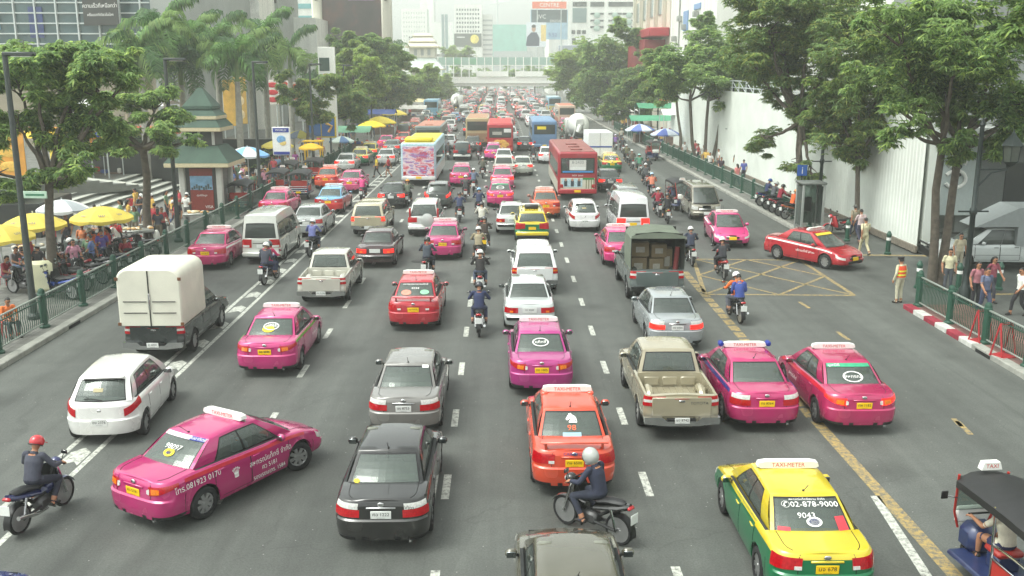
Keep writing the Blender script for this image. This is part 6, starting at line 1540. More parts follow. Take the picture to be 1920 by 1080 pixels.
def lantern(label, x, y, sgn=1, h=5.4):
    o = empty('street_lantern', (x, y, .13)); tag(o, label, 'street lamp', 'ornate lamps on the right pavement'); D = mat('lantern_black', (36, 46, 44), .45, .2, var=.15)
    g = MB(); g.lathe([(.2, 0), (.2, .5), (.13, .6), (.1, 1.0), (.085, 3.0), (.12, 3.05), (.12, 3.2), (.08, 3.25), (.07, h+1.4), (.1, h+1.45), (.001, h+1.7)], D, 14); g.tube([(-.5, 0, 3.12), (.5, 0, 3.12)], .03, D, 6); g.build('pole', o)
    g = MB(); g.tube([(0, 0, h-.6), (sgn*.45, 0, h-.1), (sgn*.95, 0, h), (sgn*1.05, 0, h+.15)], .035, D, 8); g.tube([(0, 0, h+.0), (sgn*.95, 0, h+.02)], .03, D, 6); g.build('bracket', o)
    g = MB(); T = Matrix.Translation((sgn*1.05, 0, h+.1)) @ Matrix.Scale(1.35, 4); g.lathe([(.05, 0), (.16, .1), (.2, .12)], D, 6, T); g.lathe([(.17, .12), (.22, .5)], mat('lantern_glass', (78, 84, 76), .2, coat=.4), 6, T); g.lathe([(.27, .5), (.2, .62), (.08, .75), (.03, .82), (.001, .9)], D, 6, T)
    for q in range(6): a = 2*PI*q/6; g.tube([T @ Vector((.18*math.cos(a), .18*math.sin(a), .12)), T @ Vector((.23*math.cos(a), .23*math.sin(a), .52))], .015, D, 5)
    g.build('lantern', o); return o
lantern('ornate black street lantern beside the twin trunk tree', P(1806, 575).x, P(1806, 575).y, 1, 4.5)
p = P(1533, 420); lantern('ornate dark lamp post beside the glass phone booth', p.x, p.y, 1, 5.6)
p = P(1368, 318); lantern('ornate lantern on a post before the white hoarding', p.x, p.y, 1, 5.4)
p = P(1232, 262); lantern('farthest ornate lamp post on the right near the green awnings', p.x, p.y, 1, 6.4)
# bollards
def bollard(label, px, py):
    p = P(px, py, .12); o = empty('bollard', p); tag(o, label, 'bollard', 'green bollards round the alley'); g = MB(); g.lathe([(.15, 0), (.15, .08), (.1, .12), (.095, .8), (.115, .82), (.115, .88), (.09, .92), (.05, 1.0), (.001, 1.02)], FG, 12); g.build('shaft', o); g = MB(); g.lathe([(.099, .62), (.099, .74)], INK_W, 12); g.build('reflector_band', o)
bollard('green bollard on the kerb left of the traffic officer', 1664, 477); bollard('green bollard behind the red taxi bonnet', 1588, 452); bollard('green bollard in front of the twin trunk tree', 1721, 540); bollard('green bollard before the silver pickup door', 1872, 543); bollard('green bollard between tree and lantern by the alley', 1796, 545)
# phone booth with information sign
p = P(1515, 432, .12); o = empty('phone_booth', p); tag(o, 'glass phone booth standing against the white hoarding', 'phone booth')
for sx in (-.5, .5):
    for sy in (-.5, .5): wbox(o, 'post', sx-.05, sx+.05, sy-.05, sy+.05, 0, 2.3, GREYP, .01)
wbox(o, 'roof', -.60, .60, -.60, .60, 2.3, 2.42, mat('booth_roof', (104, 108, 104), .6), .04); wbox(o, 'back_glass', -.45, .45, .49, .52, .3, 2.2, GLASS); wbox(o, 'side_glass', -.52, -.49, -.45, .45, .3, 2.2, GLASS); wbox(o, 'side_glass', .49, .52, -.45, .45, .3, 2.2, GLASS); wbox(o, 'telephone', -.2, .2, .3, .48, .9, 1.6, TRIM, .03)
p = P(1497, 420, .12); o = empty('information_sign', p); tag(o, 'blue information sign with a white letter i on a post', 'sign'); g = MB(); g.tube([(0, 0, 0), (0, 0, 2.6)], .04, LPG, 8); g.build('post', o); g = MB(); g.box((0, -.05, 2.75), (.5, .04, .55), mat('info_blue', (40, 90, 170), .5, var=.05), .01); g.build('panel', o); letters(o, 'i', .52, INK_W, (0, -.075, 2.73))
# ---------------------------------------------------------------- vehicles on the road
PROTOS = {}
def get_proto(key, fn):
    if key not in PROTOS: PROTOS[key] = (fn(), [])
    return PROTOS[key][0]
USED = set()
def inst(key, fn, color=None):
    src = get_proto(key, fn); o = clone(src) if key in USED else src; USED.add(key)
    if color is not None:
        cc = lin(color)+(1,)
        def rec(q):
            q.color = cc
            for ch in q.children: rec(ch)
        rec(o)
    return o
def part(o, n): return [c for c in o.children if c.name.split('.')[0] == n]
def heading(A, B): d = B-A; return math.atan2(-d.x, d.y)
INFO = {}
def car(kind, px, py, color, label, rz=0., front=False, group=None, cat='car', low=None, z=.26, name=None, at=None, **k):
    key = (kind, name, low.name if low else None)+tuple(sorted((a, str(b)) for a, b in k.items()))
    if key not in PROTOS:
        o = get_proto(key, lambda: make_car(kind, name=name, **k)); INFO[key] = root_info[o.name]
    o = inst(key, None, color); b, wall, tp = INFO[key]
    if rz == 'road': rz = 0
    rz = R(rz); sc = (SC, SC*(.95 if kind.startswith('pickup') else 1), SC*(.95 if kind.startswith('pickup') else 1)); p = at if at is not None else P(px, py+4, z); d = Vector((-math.sin(rz), math.cos(rz), 0))
    p = p+d*(b.L/2*sc[1])*(-1 if front else 1) if at is None else p; o.scale = sc
    o.location = (p.x, p.y, .004); o.rotation_euler = (0, 0, rz)
    tag(o, label, cat, group)
    if low is not None:
        for c in o.children:
            if c.name.split('.')[0] in ('body', 'door'):
                for s_ in c.material_slots:
                    if s_.material == PAINT_LOW: s_.link = 'OBJECT'; s_.material = low
                if c.name.startswith('door'):
                    for s_ in c.material_slots:
                        if s_.material == PAINT: s_.link = 'OBJECT'; s_.material = low
    o['_k'] = 0; del o['_k']
    return o, b, wall, tp
def on_rear_glass(c, body, size, mt, u=.5, v=.5, sx=1.):
    """lettering stuck on the rear window"""
    o, b, wall, tp = c; rw = part(o, 'rear_window')[0]
    a = wall('rear', u, v); e1 = (wall('rear', u+.05, v)-wall('rear', u-.05, v)).normalized(); e2 = (wall('rear', u, v+.05)-wall('rear', u, v-.05)).normalized(); n = e1.cross(e2).normalized()
    if n.y > 0: n = -n
    t = text_mb(body, size, mt).build('lettering', rw, ang=0); M = Matrix((e1, -n, e2)).transposed().to_4x4(); M.translation = a+n*.012; t.matrix_local = M @ Matrix.Diagonal((sx, 1, 1, 1)); return t
def sticker(c, u0, u1, v0, v1, mt, nm='sticker'):
    o, b, wall, tp = c; rw = part(o, 'rear_window')[0]; g = MB(); rows = []
    n = Vector((0, -.5, .86))
    for j in range(4): rows.append([wall('rear', u0+(u1-u0)*i/8, v0+(v1-v0)*j/3)+n*.009 for i in range(9)])
    g.grid(rows, mt); return g.build(nm, rw)
def disc_sticker(c, u, v, r, mt, ring=False):
    o, b, wall, tp = c; rw = part(o, 'rear_window')[0]; a = wall('rear', u, v); e1 = (wall('rear', u+.05, v)-wall('rear', u-.05, v)).normalized(); e2 = (wall('rear', u, v+.05)-wall('rear', u, v-.05)).normalized(); n = e1.cross(e2).normalized()
    if n.y > 0: n = -n
    g = MB(); k = 24; a = a+n*.010
    pts = [a+e1*r*math.cos(2*PI*i/k)+e2*r*.7*math.sin(2*PI*i/k) for i in range(k)]
    if ring:
        p2 = [a+e1*r*.84*math.cos(2*PI*i/k)+e2*r*.7*.84*math.sin(2*PI*i/k) for i in range(k)]; g.add(pts+p2, [(i, (i+1) % k, (i+1) % k+k, i+k) for i in range(k)], mt)
    else: g.add(pts, [tuple(range(k))], mt)
    return g.build('sticker', rw)
def plate_text(c, s, size=.085):
    for pl in part(c[0], 'number_plate'):
        letters(pl, s, size, INK, (0, -.010, .012)); letters(pl, 'กรุงเทพมหานคร', .022, INK, (0, -.010, -.052))
        break
def on_door(c, body, size, mt, y, z, sg=1, i=0):
    o, b, wall, tp = c; ds = part(o, 'door'); d = ds[i] if sg > 0 else ds[2+i] if len(ds) > 3 else ds[-1]
    t = interp([(b.zb, 0), (b.ledge, .4), (.95, 1)], z); a = b.prof(y, max(0, min(1, (z-b.zb)/(smooth_tab(b.top, y)-b.zb)))); 
    l = letters(d, body, size, mt, (sg*(a.x+.014), y, z), (0, 0, PI/2*sg)); l.rotation_euler = (R(-6), 0, PI/2*sg); return l
def side_band(c, mt, t0=.86, t1=.93, nm='side_stripe', ya=-1.9, yb=1.6):
    o, b, wall, tp = c; g = MB()
    for sg in (1, -1): b.patch(ya, yb, t0, t1, mt, .009, 24, 1, sg, g)
    return g.build(nm, o)
PINK, MAG, RED_, ORA, YEL = (184, 22, 106), (172, 34, 122), (176, 14, 36), (214, 70, 36), (214, 192, 34)
TX = dict(taxi=True, plate=PLATE_Y)

# nearest row
c = car('sedan', 715, 1010, (14, 15, 16), 'black sedan with a white number plate at the bottom of the picture left of centre', dark=False, lights='split'); plate_text(c, 'ศฉ 1222'); disc_sticker(c, .12, .16, .06, INK_Y)
letters(c[0], 'Vios', .1, CHROME, (.50, -2.222, .88)); letters(c[0], '1.5', .06, CHROME, (-.42, -2.222, .88))
c = car('sedan', 0, 0, (88, 86, 72), 'olive grey glossy sedan cut off by the bottom edge of the picture', lights='inner', dark=True, at=P(1070, 982, 1.43)+Vector((0, -.55, 0)))
c = car('sedan', 1077, 908, ORA, 'orange red taxi with spoiler and the number 98 on its rear window', spoiler=True, lights='inner', rack=True, **TX); plate_text(c, 'ทษ 6500')
on_rear_glass(c, '98', .19, INK_O, .5, .40); on_rear_glass(c, '♞', .34, INK_W, .5, .68); sticker(c, .36, .64, .14, .26, mat('clear_label', (150, 190, 205), .5)); letters(c[0], 'CAR-4YOU', .09, INK_B, (0, -2.21, .93))
c = car('sedan', 1549, 1118, YEL, 'yellow and green taxi at the bottom right with a phone number on its window', lights='inner', low=GREEN_PAINT, **TX); plate_text(c, 'มจ 678', .1)
on_rear_glass(c, '✆02-878-9000', .155, INK_W, .52, .76); on_rear_glass(c, '9043', .15, INK_W, .44, .5); disc_sticker(c, .52, .36, .13, INK_W); disc_sticker(c, .52, .36, .09, INK_B); sticker(c, .80, .93, .12, .46, mat('red_sticker', (214, 60, 70), .5)); sticker(c, .08, .22, .12, .22, mat('red_sticker', (214, 60, 70), .5)); on_rear_glass(c, 'สหกรณ์แท็กซี่สยาม จำกัด', .06, INK_W, .5, .88)
A, B = P(385, 975), P(566, 882); hz = heading(A, B)
d = (B-A).normalized(); n = Vector((d.y, -d.x, 0)); ctr = (A+B)/2-n*.80
c = car('sedan', 0, 0, PINK, 'bright pink taxi turning right across the lanes with white door lettering', rz=math.degrees(hz), at=ctr, lights='outer', steer=-.45, **TX); plate_text(c, 'ศว 5181')
side_band(c, mat('stripe_red', (190, 16, 44), .35, coat=.6), .86, .95, ya=-1.75, yb=1.5)
for s in (1, -1):
    on_door(c, 'สหกรณ์แท็กซี่ จำกัด', .15, INK_W, .45, .66, s, 1); on_door(c, 'ศว 5181', .13, INK_W, .4, .50, s, 1); on_door(c, 'ร้องเรียนโทร. 1584', .12, INK_W, .4, .34, s, 1); on_door(c, '♛', .26, INK_W, -.5, .64, s, 0); on_door(c, 'โทร.081923 0170', .16, INK_W, -1.42, .80, s, 0)
on_rear_glass(c, '98097', .17, INK_W, .5, .62); disc_sticker(c, .5, .46, .13, INK_Y); disc_sticker(c, .5, .46, .07, INK_B); sticker(c, .04, .66, .90, 1.02, mat('white_film', (215, 205, 210), .4)); sticker(c, .66, .96, .90, 1.02, INK_B); on_rear_glass(c, 'วันอาทิตย์', .10, INK_W, .81, .96)
def driver(c, label, sh, dx=.36, dy=.02):
    o = c[0]; a = o.rotation_euler.z; q = o.location+Matrix.Rotation(a, 3, 'Z') @ Vector((dx*SC, dy*SC, 0)); person(label, 'sit', (q.x, q.y, .07), a, sh, (60, 62, 70), 'short', sleeve=.5)
driver(c, 'driver in a pale shirt inside the turning pink taxi', (170, 190, 210))
# second row
A, B = P(268, 815), P(313, 752); c = car('hatch', 188, 812, (232, 232, 228), 'white small hatchback with red corner lamps on the left', rz=4); plate_text(c, 'ชษ 2376'); on_rear_glass(c, '~', .12, INK, .3, .2)
sticker(c, .38, .55, .40, .55, mat('beige_sticker', (160, 150, 110), .5))
c = car('sedan', 757, 800, (122, 120, 116), 'grey metallic sedan with pale headrests and white plate in the centre left lane', lights='split'); plate_text(c, 'ธร 8753'); sticker(c, .80, .93, .86, .98, INK_W)
c = car('sedan', 1016, 724, MAG, 'magenta taxi with a white round emblem on its rear window in the middle lane', lights='outer', **TX); plate_text(c, 'ทท 1005'); disc_sticker(c, .5, .56, .22, INK_W, True); on_rear_glass(c, 'แท็กซี่', .13, INK_W, .5, .56); sticker(c, .62, .70, -.36, -.22, INK_W)
c = car('pickup', 1277, 786, (160, 152, 128), 'beige pickup with empty open bed and chrome bumper', cat='pickup truck', z=.42); plate_text(c, 'ษว 8742'); letters(part(c[0], 'tailgate')[0], 'TOYOTA', .10, CHROME, (.40, -2.577, .93))
c = car('sedan', 1437, 790, (180, 20, 96), 'pink taxi with a dark blue side stripe and blue ended roof sign', lights='split', **TX); plate_text(c, 'ทร 8564'); side_band(c, mat('stripe_blue_dark', (30, 36, 110), .35, coat=.6), .88, .97)
g = MB(); q = c[3](0, .74)
for s in (1, -1): g.box((s*.60, q.y, q.z+.11), (.12, .2, .13), INK_B, .03)
g.build('sign_end', part(c[0], 'taxi_sign')[0], (0, 0, -q.z-.03))
c = car('sedan', 1619, 794, (178, 28, 90), 'deep pink taxi with a green banner and white wreath on the rear window', lights='outer', lit=True, **TX); plate_text(c, 'ทพ 1182'); sticker(c, .06, .94, .80, .95, mat('green_film', (60, 160, 120), .4)); on_rear_glass(c, 'มูลนิธิ', .12, INK_W, .2, .87); disc_sticker(c, .5, .42, .24, INK_W, True); on_rear_glass(c, 'สหกรณ์', .13, INK_W, .5, .42); side_band(c, mat('stripe_red', (190, 16, 44), .35), .86, .97)
for s in (1, -1): on_door(c, 'สหกรณ์แท็กซี่', .12, INK_W, .45, .62, s, 1)
c = car('sedan', 1270, 640, (150, 156, 158), 'silver grey sedan with lit brake lamps above the beige pickup', lights='split', lit=True, dark=True); plate_text(c, 'ศย 6056')
c = car('sedan', 497, 688, (190, 30, 112), 'pink taxi with a green side stripe and a yellow badge on the rear window', lights='outer', **TX); plate_text(c, 'ทว 8844'); side_band(c, mat('stripe_green', (90, 150, 50), .35), .88, .96); disc_sticker(c, .45, .42, .17, INK_Y); on_rear_glass(c, '2001', .13, INK_W, .5, .62)
for s in (1, -1): on_door(c, 'สหกรณ์แท็กซี่', .12, INK_W, .45, .62, s, 1)
# white box pickup
c = car('pickup', 290, 645, (34, 42, 42), 'dark green pickup carrying a tall white box body on the left', name='box_pickup', cat='pickup truck', z=.42, lights='outer'); o = c[0]; plate_text(c, 'ฎ 6850')
BW = mat('box_cream', (214, 212, 196), .6, var=.10, scale=1.2); bx = rbody(2.35, 1.86, 1.12, 2.92, BW, .34, c=.06).build('cargo_box', o, (0, -1.50, 0))
g = MB(); g.box((0, -1.185, 1.95), (.03, .02, 1.8), TRIM)
for s in (-1, 1):
    for z in (1.9, 1.55): g.tube([(s*.08, -1.19, z), (s*.75, -1.19, z)], .014, TRIM, 6)
    g.box((s*.9, -1.18, 2.6), (.1, .03, .1), mat('rust', (110, 70, 44), .9, var=.3), .01); g.box((s*.9, -1.18, 1.2), (.1, .03, .1), mat('rust', (110, 70, 44), .9), .01)
g.box((0, -1.20, 1.9), (.05, .04, .5), CHROME, .01); g.build('rear_doors', bx)
# red spoiler taxi
c = car('sedan', 775, 604, (180, 16, 40), 'red taxi with a rear spoiler and two round stickers on the rear window', lights='inner', spoiler=True, **TX); plate_text(c, 'ทล 9775'); disc_sticker(c, .28, .34, .17, mat('sticker_salmon', (220, 130, 110), .5)); disc_sticker(c, .74, .36, .15, mat('sticker_mint', (140, 200, 160), .5)); on_rear_glass(c, '4234', .13, INK_W, .5, .58); on_rear_glass(c, 'สหกรณ์สหมิตรแท็กซี่', .1, INK_W, .5, .82)
c = car('boxy', 993, 606, (196, 202, 200), 'older silver saloon right behind the magenta taxi', dark=True); plate_text(c, 'ชว 4260')
c = car('pickup', 603, 548, (196, 194, 182), 'silver pickup with empty bed and chrome bumper in the left lanes', cat='pickup truck', z=.42, lights='outer'); plate_text(c, 'ศช 5106')
c = car('pickup_can', 1003, 527, (226, 228, 226), 'white pickup with a white canopy over the bed', cat='pickup truck', z=.42)
# canvas truck with cartons
c = car('pickup', 1230, 542, (84, 96, 94), 'grey green truck with canvas top loaded with cartons', name='canvas_truck', cat='truck', z=.42); o = c[0]; o.scale = (1.06, .97, 1.06); plate_text(c, 'ฮ 2231')
CV = mat('canvas_olive', (102, 110, 96), .9, var=.14, scale=2); g = MB(); rows = []
for y in (-2.5, -2.2, -1.7, -1.2, -.75): rows.append([(x, y+.0, z+.03*math.sin(y*7)) for x, z in ((-.86, 1.12), (-.87, 1.6), (-.86, 2.12), (-.72, 2.27), (0, 2.33), (.72, 2.27), (.86, 2.12), (.87, 1.6), (.86, 1.12))])
g.grid(rows, CV); g.grid([[(p[0]*.97, p[1], p[2]-.03) for p in r_] for r_ in rows], mat('canvas_inside', (40, 44, 40), .9)); g.grid([[(x, -2.52, 2.14+.0) for x in (-.86, -.4, 0, .4, .86)], [(x, -2.5, 2.28+(.04 if abs(x) < .5 else -.06)) for x in (-.86, -.4, 0, .4, .86)]], CV)
g.add([(-.84, -.76, 1.1), (.84, -.76, 1.1), (.84, -.76, 2.28), (-.84, -.76, 2.28)], [(0, 1, 2, 3)], mat('canvas_inside', (40, 44, 40), .9))
g.build('canvas_top', o)
CARD = mat('cardboard', (150, 134, 104), .85, var=.15, scale=3)
tb = o.location.copy()
def carton(label, x, y, z, d, rz=0):
    g = MB(); g.box((0, 0, d[2]/2), d, CARD, .01); g.box((0, -d[1]/2-.002, d[2]/2), (d[0]*.5, .006, d[2]*.4), mat('paper_label', (190, 186, 172), .8), 0); q = g.build('carton', None, (tb.x+x, tb.y+y, z), R(rz)); tag(q, label, 'carton', 'cartons in the canvas topped truck')
zb_ = .80
carton('large carton stacked upper left in the canvas topped truck', -.42, -1.0, 1.42, (.62, .4, .5)); carton('upper middle carton with white label in the canvas topped truck', .22, -1.05, 1.40, (.55, .4, .46), 4); carton('lower left carton in the canvas topped truck', -.5, -1.1, zb_, (.6, .5, .6)); carton('middle carton at floor level in the canvas topped truck', .1, -1.15, zb_, (.5, .5, .58), 6); carton('right carton leaning by the red roll in the canvas topped truck', .55, -1.0, zb_, (.36, .4, .9), -5)
g = MB(); g.tube([(0, 0, 0), (.1, .1, 1.1)], .09, mat('red_roll', (120, 40, 40), .7, var=.15), 10); q = g.build('red_roll', None, (tb.x+.66, tb.y-2.0, zb_)); tag(q, 'long dark red roll leaning inside the canvas topped truck', 'roll')
person('person asleep on cartons in the canvas topped truck', 'lie', (tb.x+.0, tb.y-2.0, zb_+.02), 0, (60, 84, 130), (40, 40, 44), 'short')
# third rows
c = car('sedan', 830, 474, (196, 44, 116), 'pink taxi right of the maroon saloon in the centre left lane', lights='inner', **TX); plate_text(c, 'ทบ 4419')
c = car('boxy', 703, 488, (60, 34, 38), 'dark maroon saloon with a bright tail strip', lit=True, dark=True)
c = car('van', 490, 480, (206, 208, 200), 'silver white high roof van on the left', cat='van', dark=True)
c = car('sedan', 573, 432, (178, 182, 180), 'silver sedan beside the silver white van', lights='inner', dark=True)
c = car('pickup_can', 690, 424, (184, 176, 148), 'pale gold pickup with matching canopy', cat='pickup truck', z=.42, lit=True)
c = car('sedan', 385, 492, (186, 26, 98), 'pink taxi with a white side stripe next to the left railing', lights='inner', **TX); side_band(c, INK_W, .84, .93)
c = car('suv', 795, 430, (196, 200, 196), 'silver off road car with a spare wheel on its tail door', dark=False)
c = car('sedan', 733, 380, (30, 34, 36), 'black sedan with lit brake lamps beside the advertising bus', lit=True, lights='inner', dark=True)
c = car('sedan', 615, 390, (120, 180, 214), 'pale blue and red two tone taxi', lights='inner', low=mat('red_taxi_low', (196, 36, 40), .32, .1, .8, .05), **TX)
c = car('sedan', 655, 352, (224, 84, 134), 'light pink taxi in front of the blue and red taxi', lights='inner', taxi=False, plate=PLATE_Y)
c = car('sedan', 610, 345, (226, 78, 36), 'orange taxi in the left lane near the tuk tuks', lights='inner', **TX)
c = car('hatch', 1097, 422, (236, 236, 234), 'white hatchback with small dark rear window in the right centre lane')
c = car('van', 1187, 436, (228, 230, 230), 'white high roof van with a yellow plate and lit tail lamps', cat='van', lit=True, plate=PLATE_Y, dark=True); letters(c[0], 'ฟ', .3, INK_R, (.1, -2.32, 1.92))
c = car('sedan', 1024, 398, (222, 92, 36), 'orange taxi with a white roof sign behind the red bus', lights='inner', **TX)
c = car('wagon', 998, 442, (236, 208, 40), 'yellow and green estate taxi with luggage on its roof', low=GREEN_PAINT, plate=PLATE_Y)
g = MB(); g.box((0, -.7, 1.62), (.7, .5, .18), TRIM, .05); g.tube([(-.5, -1.5, 1.56), (-.5, .3, 1.56)], .025, CHROME); g.tube([(.5, -1.5, 1.56), (.5, .3, 1.56)], .025, CHROME); g.box((0, .1, 1.6), (.9, .16, .14), WHITE, .04); g.build('roof_rack', c[0])
c = car('boxy', 960, 427, (206, 208, 204), 'white older saloon left of the yellow estate taxi', dark=True)
c = car('sedan', 938, 378, (204, 40, 116), 'bright pink taxi with lit brake lamps in the centre lane', lights='outer', lit=True, **TX)
c = car('sedan', 942, 345, (222, 88, 138), 'pale pink taxi in front of the bright pink taxi', lights='inner', lit=True, **TX)
c = car('sedan', 864, 340, (210, 44, 122), 'pink taxi beside the motorcycles left of the centre lane', lights='inner', **TX)
c = car('hatch', 820, 380, (62, 68, 66), 'dark grey hatchback right of the black sedan', dark=True, lit=True)
c = car('mini', 1325, 402, (142, 138, 124), 'brownish grey van coming towards the camera on the right', rz=180, front=True, cat='van', dark=True)
c = car('sedan', 1374, 452, (214, 60, 128), 'pink taxi with white stripe coming towards the camera', rz=176, front=True, lights='inner', **TX); side_band(c, INK_W, .84, .93)
A, B = P(1452, 486), P(1546, 505); hz = heading(A, B); d = (B-A).normalized(); n = Vector((d.y, -d.x, 0))
c = car('sedan', 0, 0, (176, 12, 34), 'red taxi with white side stripe turning towards the alley on the right', rz=math.degrees(hz), at=(A+B)/2-n*.8, lights='outer', **TX); side_band(c, INK_W, .84, .92, ya=-2.0, yb=1.7)
for s in (1, -1): on_door(c, 'บริการแท็กซี่ 24 ชม.', .13, INK_W, .3, .62, s, 1)
g = MB(); b, wall = c[1], c[2]; g.grid([[wall('front', .06+.88*i/8, v)+Vector((0, .012, .012)) for i in range(9)] for v in (.80, .95)], mat('sun_strip', (230, 200, 60), .5), flip=True); g.build('sun_strip', c[0]); driver(c, 'driver in a yellow shirt inside the red taxi by the alley', (220, 210, 90))
c = car('sedan', 1170, 488, (214, 44, 120), 'pink taxi half hidden by the canvas topped truck', lights='inner', **TX)
c = car('sedan', 1145, 350, (40, 44, 46), 'black sedan with lit lamps between the red bus and motorcycles', lit=True, lights='inner', dark=True)
c = car('sedan', 1148, 315, (236, 204, 60), 'yellow taxi ahead of the black sedan beside the red bus', low=GREEN_PAINT, lights='inner', **TX)
c = car('wagon', 1178, 388, (150, 154, 152), 'silver estate car just ahead of the white van', dark=True)
c = car('sedan', 0, 0, (40, 60, 130), 'dark blue car whose corner peeks in at the bottom left', dark=True, lights='inner', at=P(-140, 1135, .9)+Vector((0, -.6, 0)))
c = car('pickup', 0, 0, (96, 98, 96), 'silver pickup parked in the alley with a grey box body', name='alley_pickup', rz=86, cat='pickup truck', at=Vector((20.0, 38.0, 0)), dark=True, lights='outer')
c[0].scale = (1.0, 1.0, 1.0)
for q in list(c[0].children):
    q.color = lin((196, 202, 200))+(1,)
g = MB(); SB = mat('grey_box_body', (150, 156, 156), .4, .3, var=.06); g.prism([(-.95, 1.05), (.95, 1.05), (.95, 2.55), (-.95, 2.55)], -2.5, -.4, SB)
g.add([(-.95, -.4, 1.8), (.95, -.4, 1.8), (.95, -.4, 2.55), (-.95, -.4, 2.55), (-.8, 1.2, 1.75), (.8, 1.2, 1.75)], [(0, 3, 4), (1, 5, 2), (2, 5, 4, 3), (0, 4, 5, 1)], SB); g.build('box_body', c[0])
g = MB(); g.tube([(-.7, 2.72, .5), (-.7, 2.74, .95), (.7, 2.74, .95), (.7, 2.72, .5)], .04, TRIM, 8); g.box((0, 2.68, .62), (1.5, .12, .34), TRIM, .04); g.build('bull_bar', c[0])
# mid distance cars, explicit
MID = [('sedan', 645, 313, (214, 216, 212), 'white sedan parked before the yellow green taxis on the left', {}, None), ('sedan', 672, 302, (226, 214, 110), 'pale yellow and green taxi behind the white sedan on the left', TX, GREEN_PAINT), ('sedan', 690, 290, (232, 214, 70), 'yellow and green taxi at the head of the left kerb queue', TX, GREEN_PAINT),
       ('sedan', 722, 302, (216, 218, 216), 'white sedan behind the two crossing pedestrians', {}, None), ('sedan', 722, 272, (216, 50, 130), 'pink taxi near the left kerb beyond the crossing pedestrians', dict(plate=PLATE_Y), None), ('sedan', 733, 282, (150, 160, 158), 'dark windowed silver car beside the far pink taxi on the left', {}, None),
       ('suv', 866, 292, (44, 66, 70), 'dark teal off road car in the centre left queue', {}, None), ('sedan', 925, 292, (212, 60, 150), 'violet pink taxi in the centre queue before the red painted bus', TX, None), ('sedan', 980, 320, (196, 202, 190), 'pale green grey sedan in the centre queue', {}, None), ('pickup', 945, 322, (206, 206, 196), 'off white pickup between the pink taxi and the pale sedan', {}, None),
       ('sedan', 1027, 298, (228, 230, 230), 'white sedan left of the red bus', {}, None), ('sedan', 945, 303, (230, 230, 228), 'white saloon before the off white pickup', {}, None), ('hatch', 842, 272, (214, 216, 216), 'white hatchback right of the yellow topped bus', {}, None), ('sedan', 985, 275, (60, 64, 70), 'dark grey saloon in the queue near the blue bus', {}, None), ('sedan', 755, 265, (210, 70, 60), 'red car ahead of the yellow topped bus', {}, None)]
for kind, px, py, col, lb, kw, low in MID:
    k2 = dict(lights='inner', lit=True) if kind == 'sedan' else {}
    k2.update(kw); car(kind, px, py, col, lb, low=low, dark=True, cat='pickup truck' if kind == 'pickup' else 'car', z=.26 if kind != 'pickup' else .42, **k2)
# buses and lorries
def big(o, px, py, label, cat, L, rz=0., z=.42):
    p = P(px, py, z); o.location = (p.x, p.y+L/2, .004); o.scale = (.97,)*3; o.rotation_euler.z = R(rz); tag(o, label, cat); return o
b1 = big(make_bus(dict(n='red_cream', c=(156, 40, 50), c2=(206, 202, 184), roof=(138, 84, 78), bump=(164, 30, 44), L=11.5, glass=GLASS)), 1083, 364, 'red and cream city bus with a red roof on the right of the road', 'bus', 11.5)
yb = -11.5/2
for x0, x1, c_ in ((-.9, .28, (176, 204, 212)),):
    g = MB(); g.box((-.35, yb-.016, 1.12), (1.3, .01, .54), mat('bus_ad', c_, .5, var=.2)); 
    for q in range(3): g.box((-.75+q*.42, yb-.022, 1.08), (.2, .008, .36), mat('bus_ad_dark', (50, 60, 70), .5)); g.ball((-.75+q*.42, yb-.022, 1.31), (.08, .01, .1), mat('poster_skin', (180, 140, 115), .6), 8, 6)
    g.build('advert', b1)
g = MB()
for q in range(4): g.box((.55+q*.16, yb-.015, 1.05), (.05, .01, .6), mat('ad_olive', (110, 110, 60), .6))
g.box((.68, yb-.016, 1.38), (.72, .01, .12), mat('bus_green', (40, 130, 60), .5)); g.build('stripe_panel', b1)
g = MB(); g.box((0, yb-.022, 2.24), (1.05, .008, .62), mat('paper_white', (206, 206, 200), .7, var=.06)); letters(b1, '8-2430', .27, mat('grey_ink', (130, 132, 130), .7, var=0), (0, yb-.030, 2.40)); g.box((0, yb-.024, 2.02), (.95, .008, .2), PLATE_W); g.box((.0, yb-.022, 1.82), (1.9, .008, .1), mat('bus_strip_blue', (70, 140, 200), .5)); g.build('window_label', b1)
letters(b1, 'NGV  ขสมก', .14, INK_W, (0, yb-.016, 1.58))
b2 = big(make_bus(dict(n='ad', c=(222, 222, 218), c2=(222, 222, 218), roof=(214, 200, 60), rearwin=False, acbox=True, hatch=0, L=11)), 785, 338, 'white coach with a yellow top and a colourful picture on its tail', 'bus', 11)
def ad_mat():
    m, t, b = node_mat('coach_picture'); L = t.links.new; tcn = t.nodes.new('ShaderNodeTexCoord'); mp = t.nodes.new('ShaderNodeMapping'); mp.inputs['Scale'].default_value = (.6, 1, 1.6); L(tcn.outputs['Object'], mp.inputs[0]); n = t.nodes.new('ShaderNodeTexNoise'); n.inputs['Scale'].default_value = 2.2; n.inputs['Detail'].default_value = 9; n.inputs['Distortion'].default_value = .7; L(mp.outputs[0], n.inputs[0])
    c = t.nodes.new('ShaderNodeValToRGB'); e = c.color_ramp.elements; e[0].position = .28; e[0].color = lin((226, 150, 90))+(1,); e[1].position = .75; e[1].color = lin((236, 228, 226))+(1,)
    for p_, cc in ((.40, (206, 90, 120)), (.5, (232, 214, 216)), (.58, (150, 120, 180)), (.66, (214, 60, 80))): q = e.new(p_); q.color = lin(cc)+(1,)
    L(n.outputs[0], c.inputs[0]); L(c.outputs[0], b.inputs['Base Color']); b.inputs['Roughness'].default_value = .4; return m
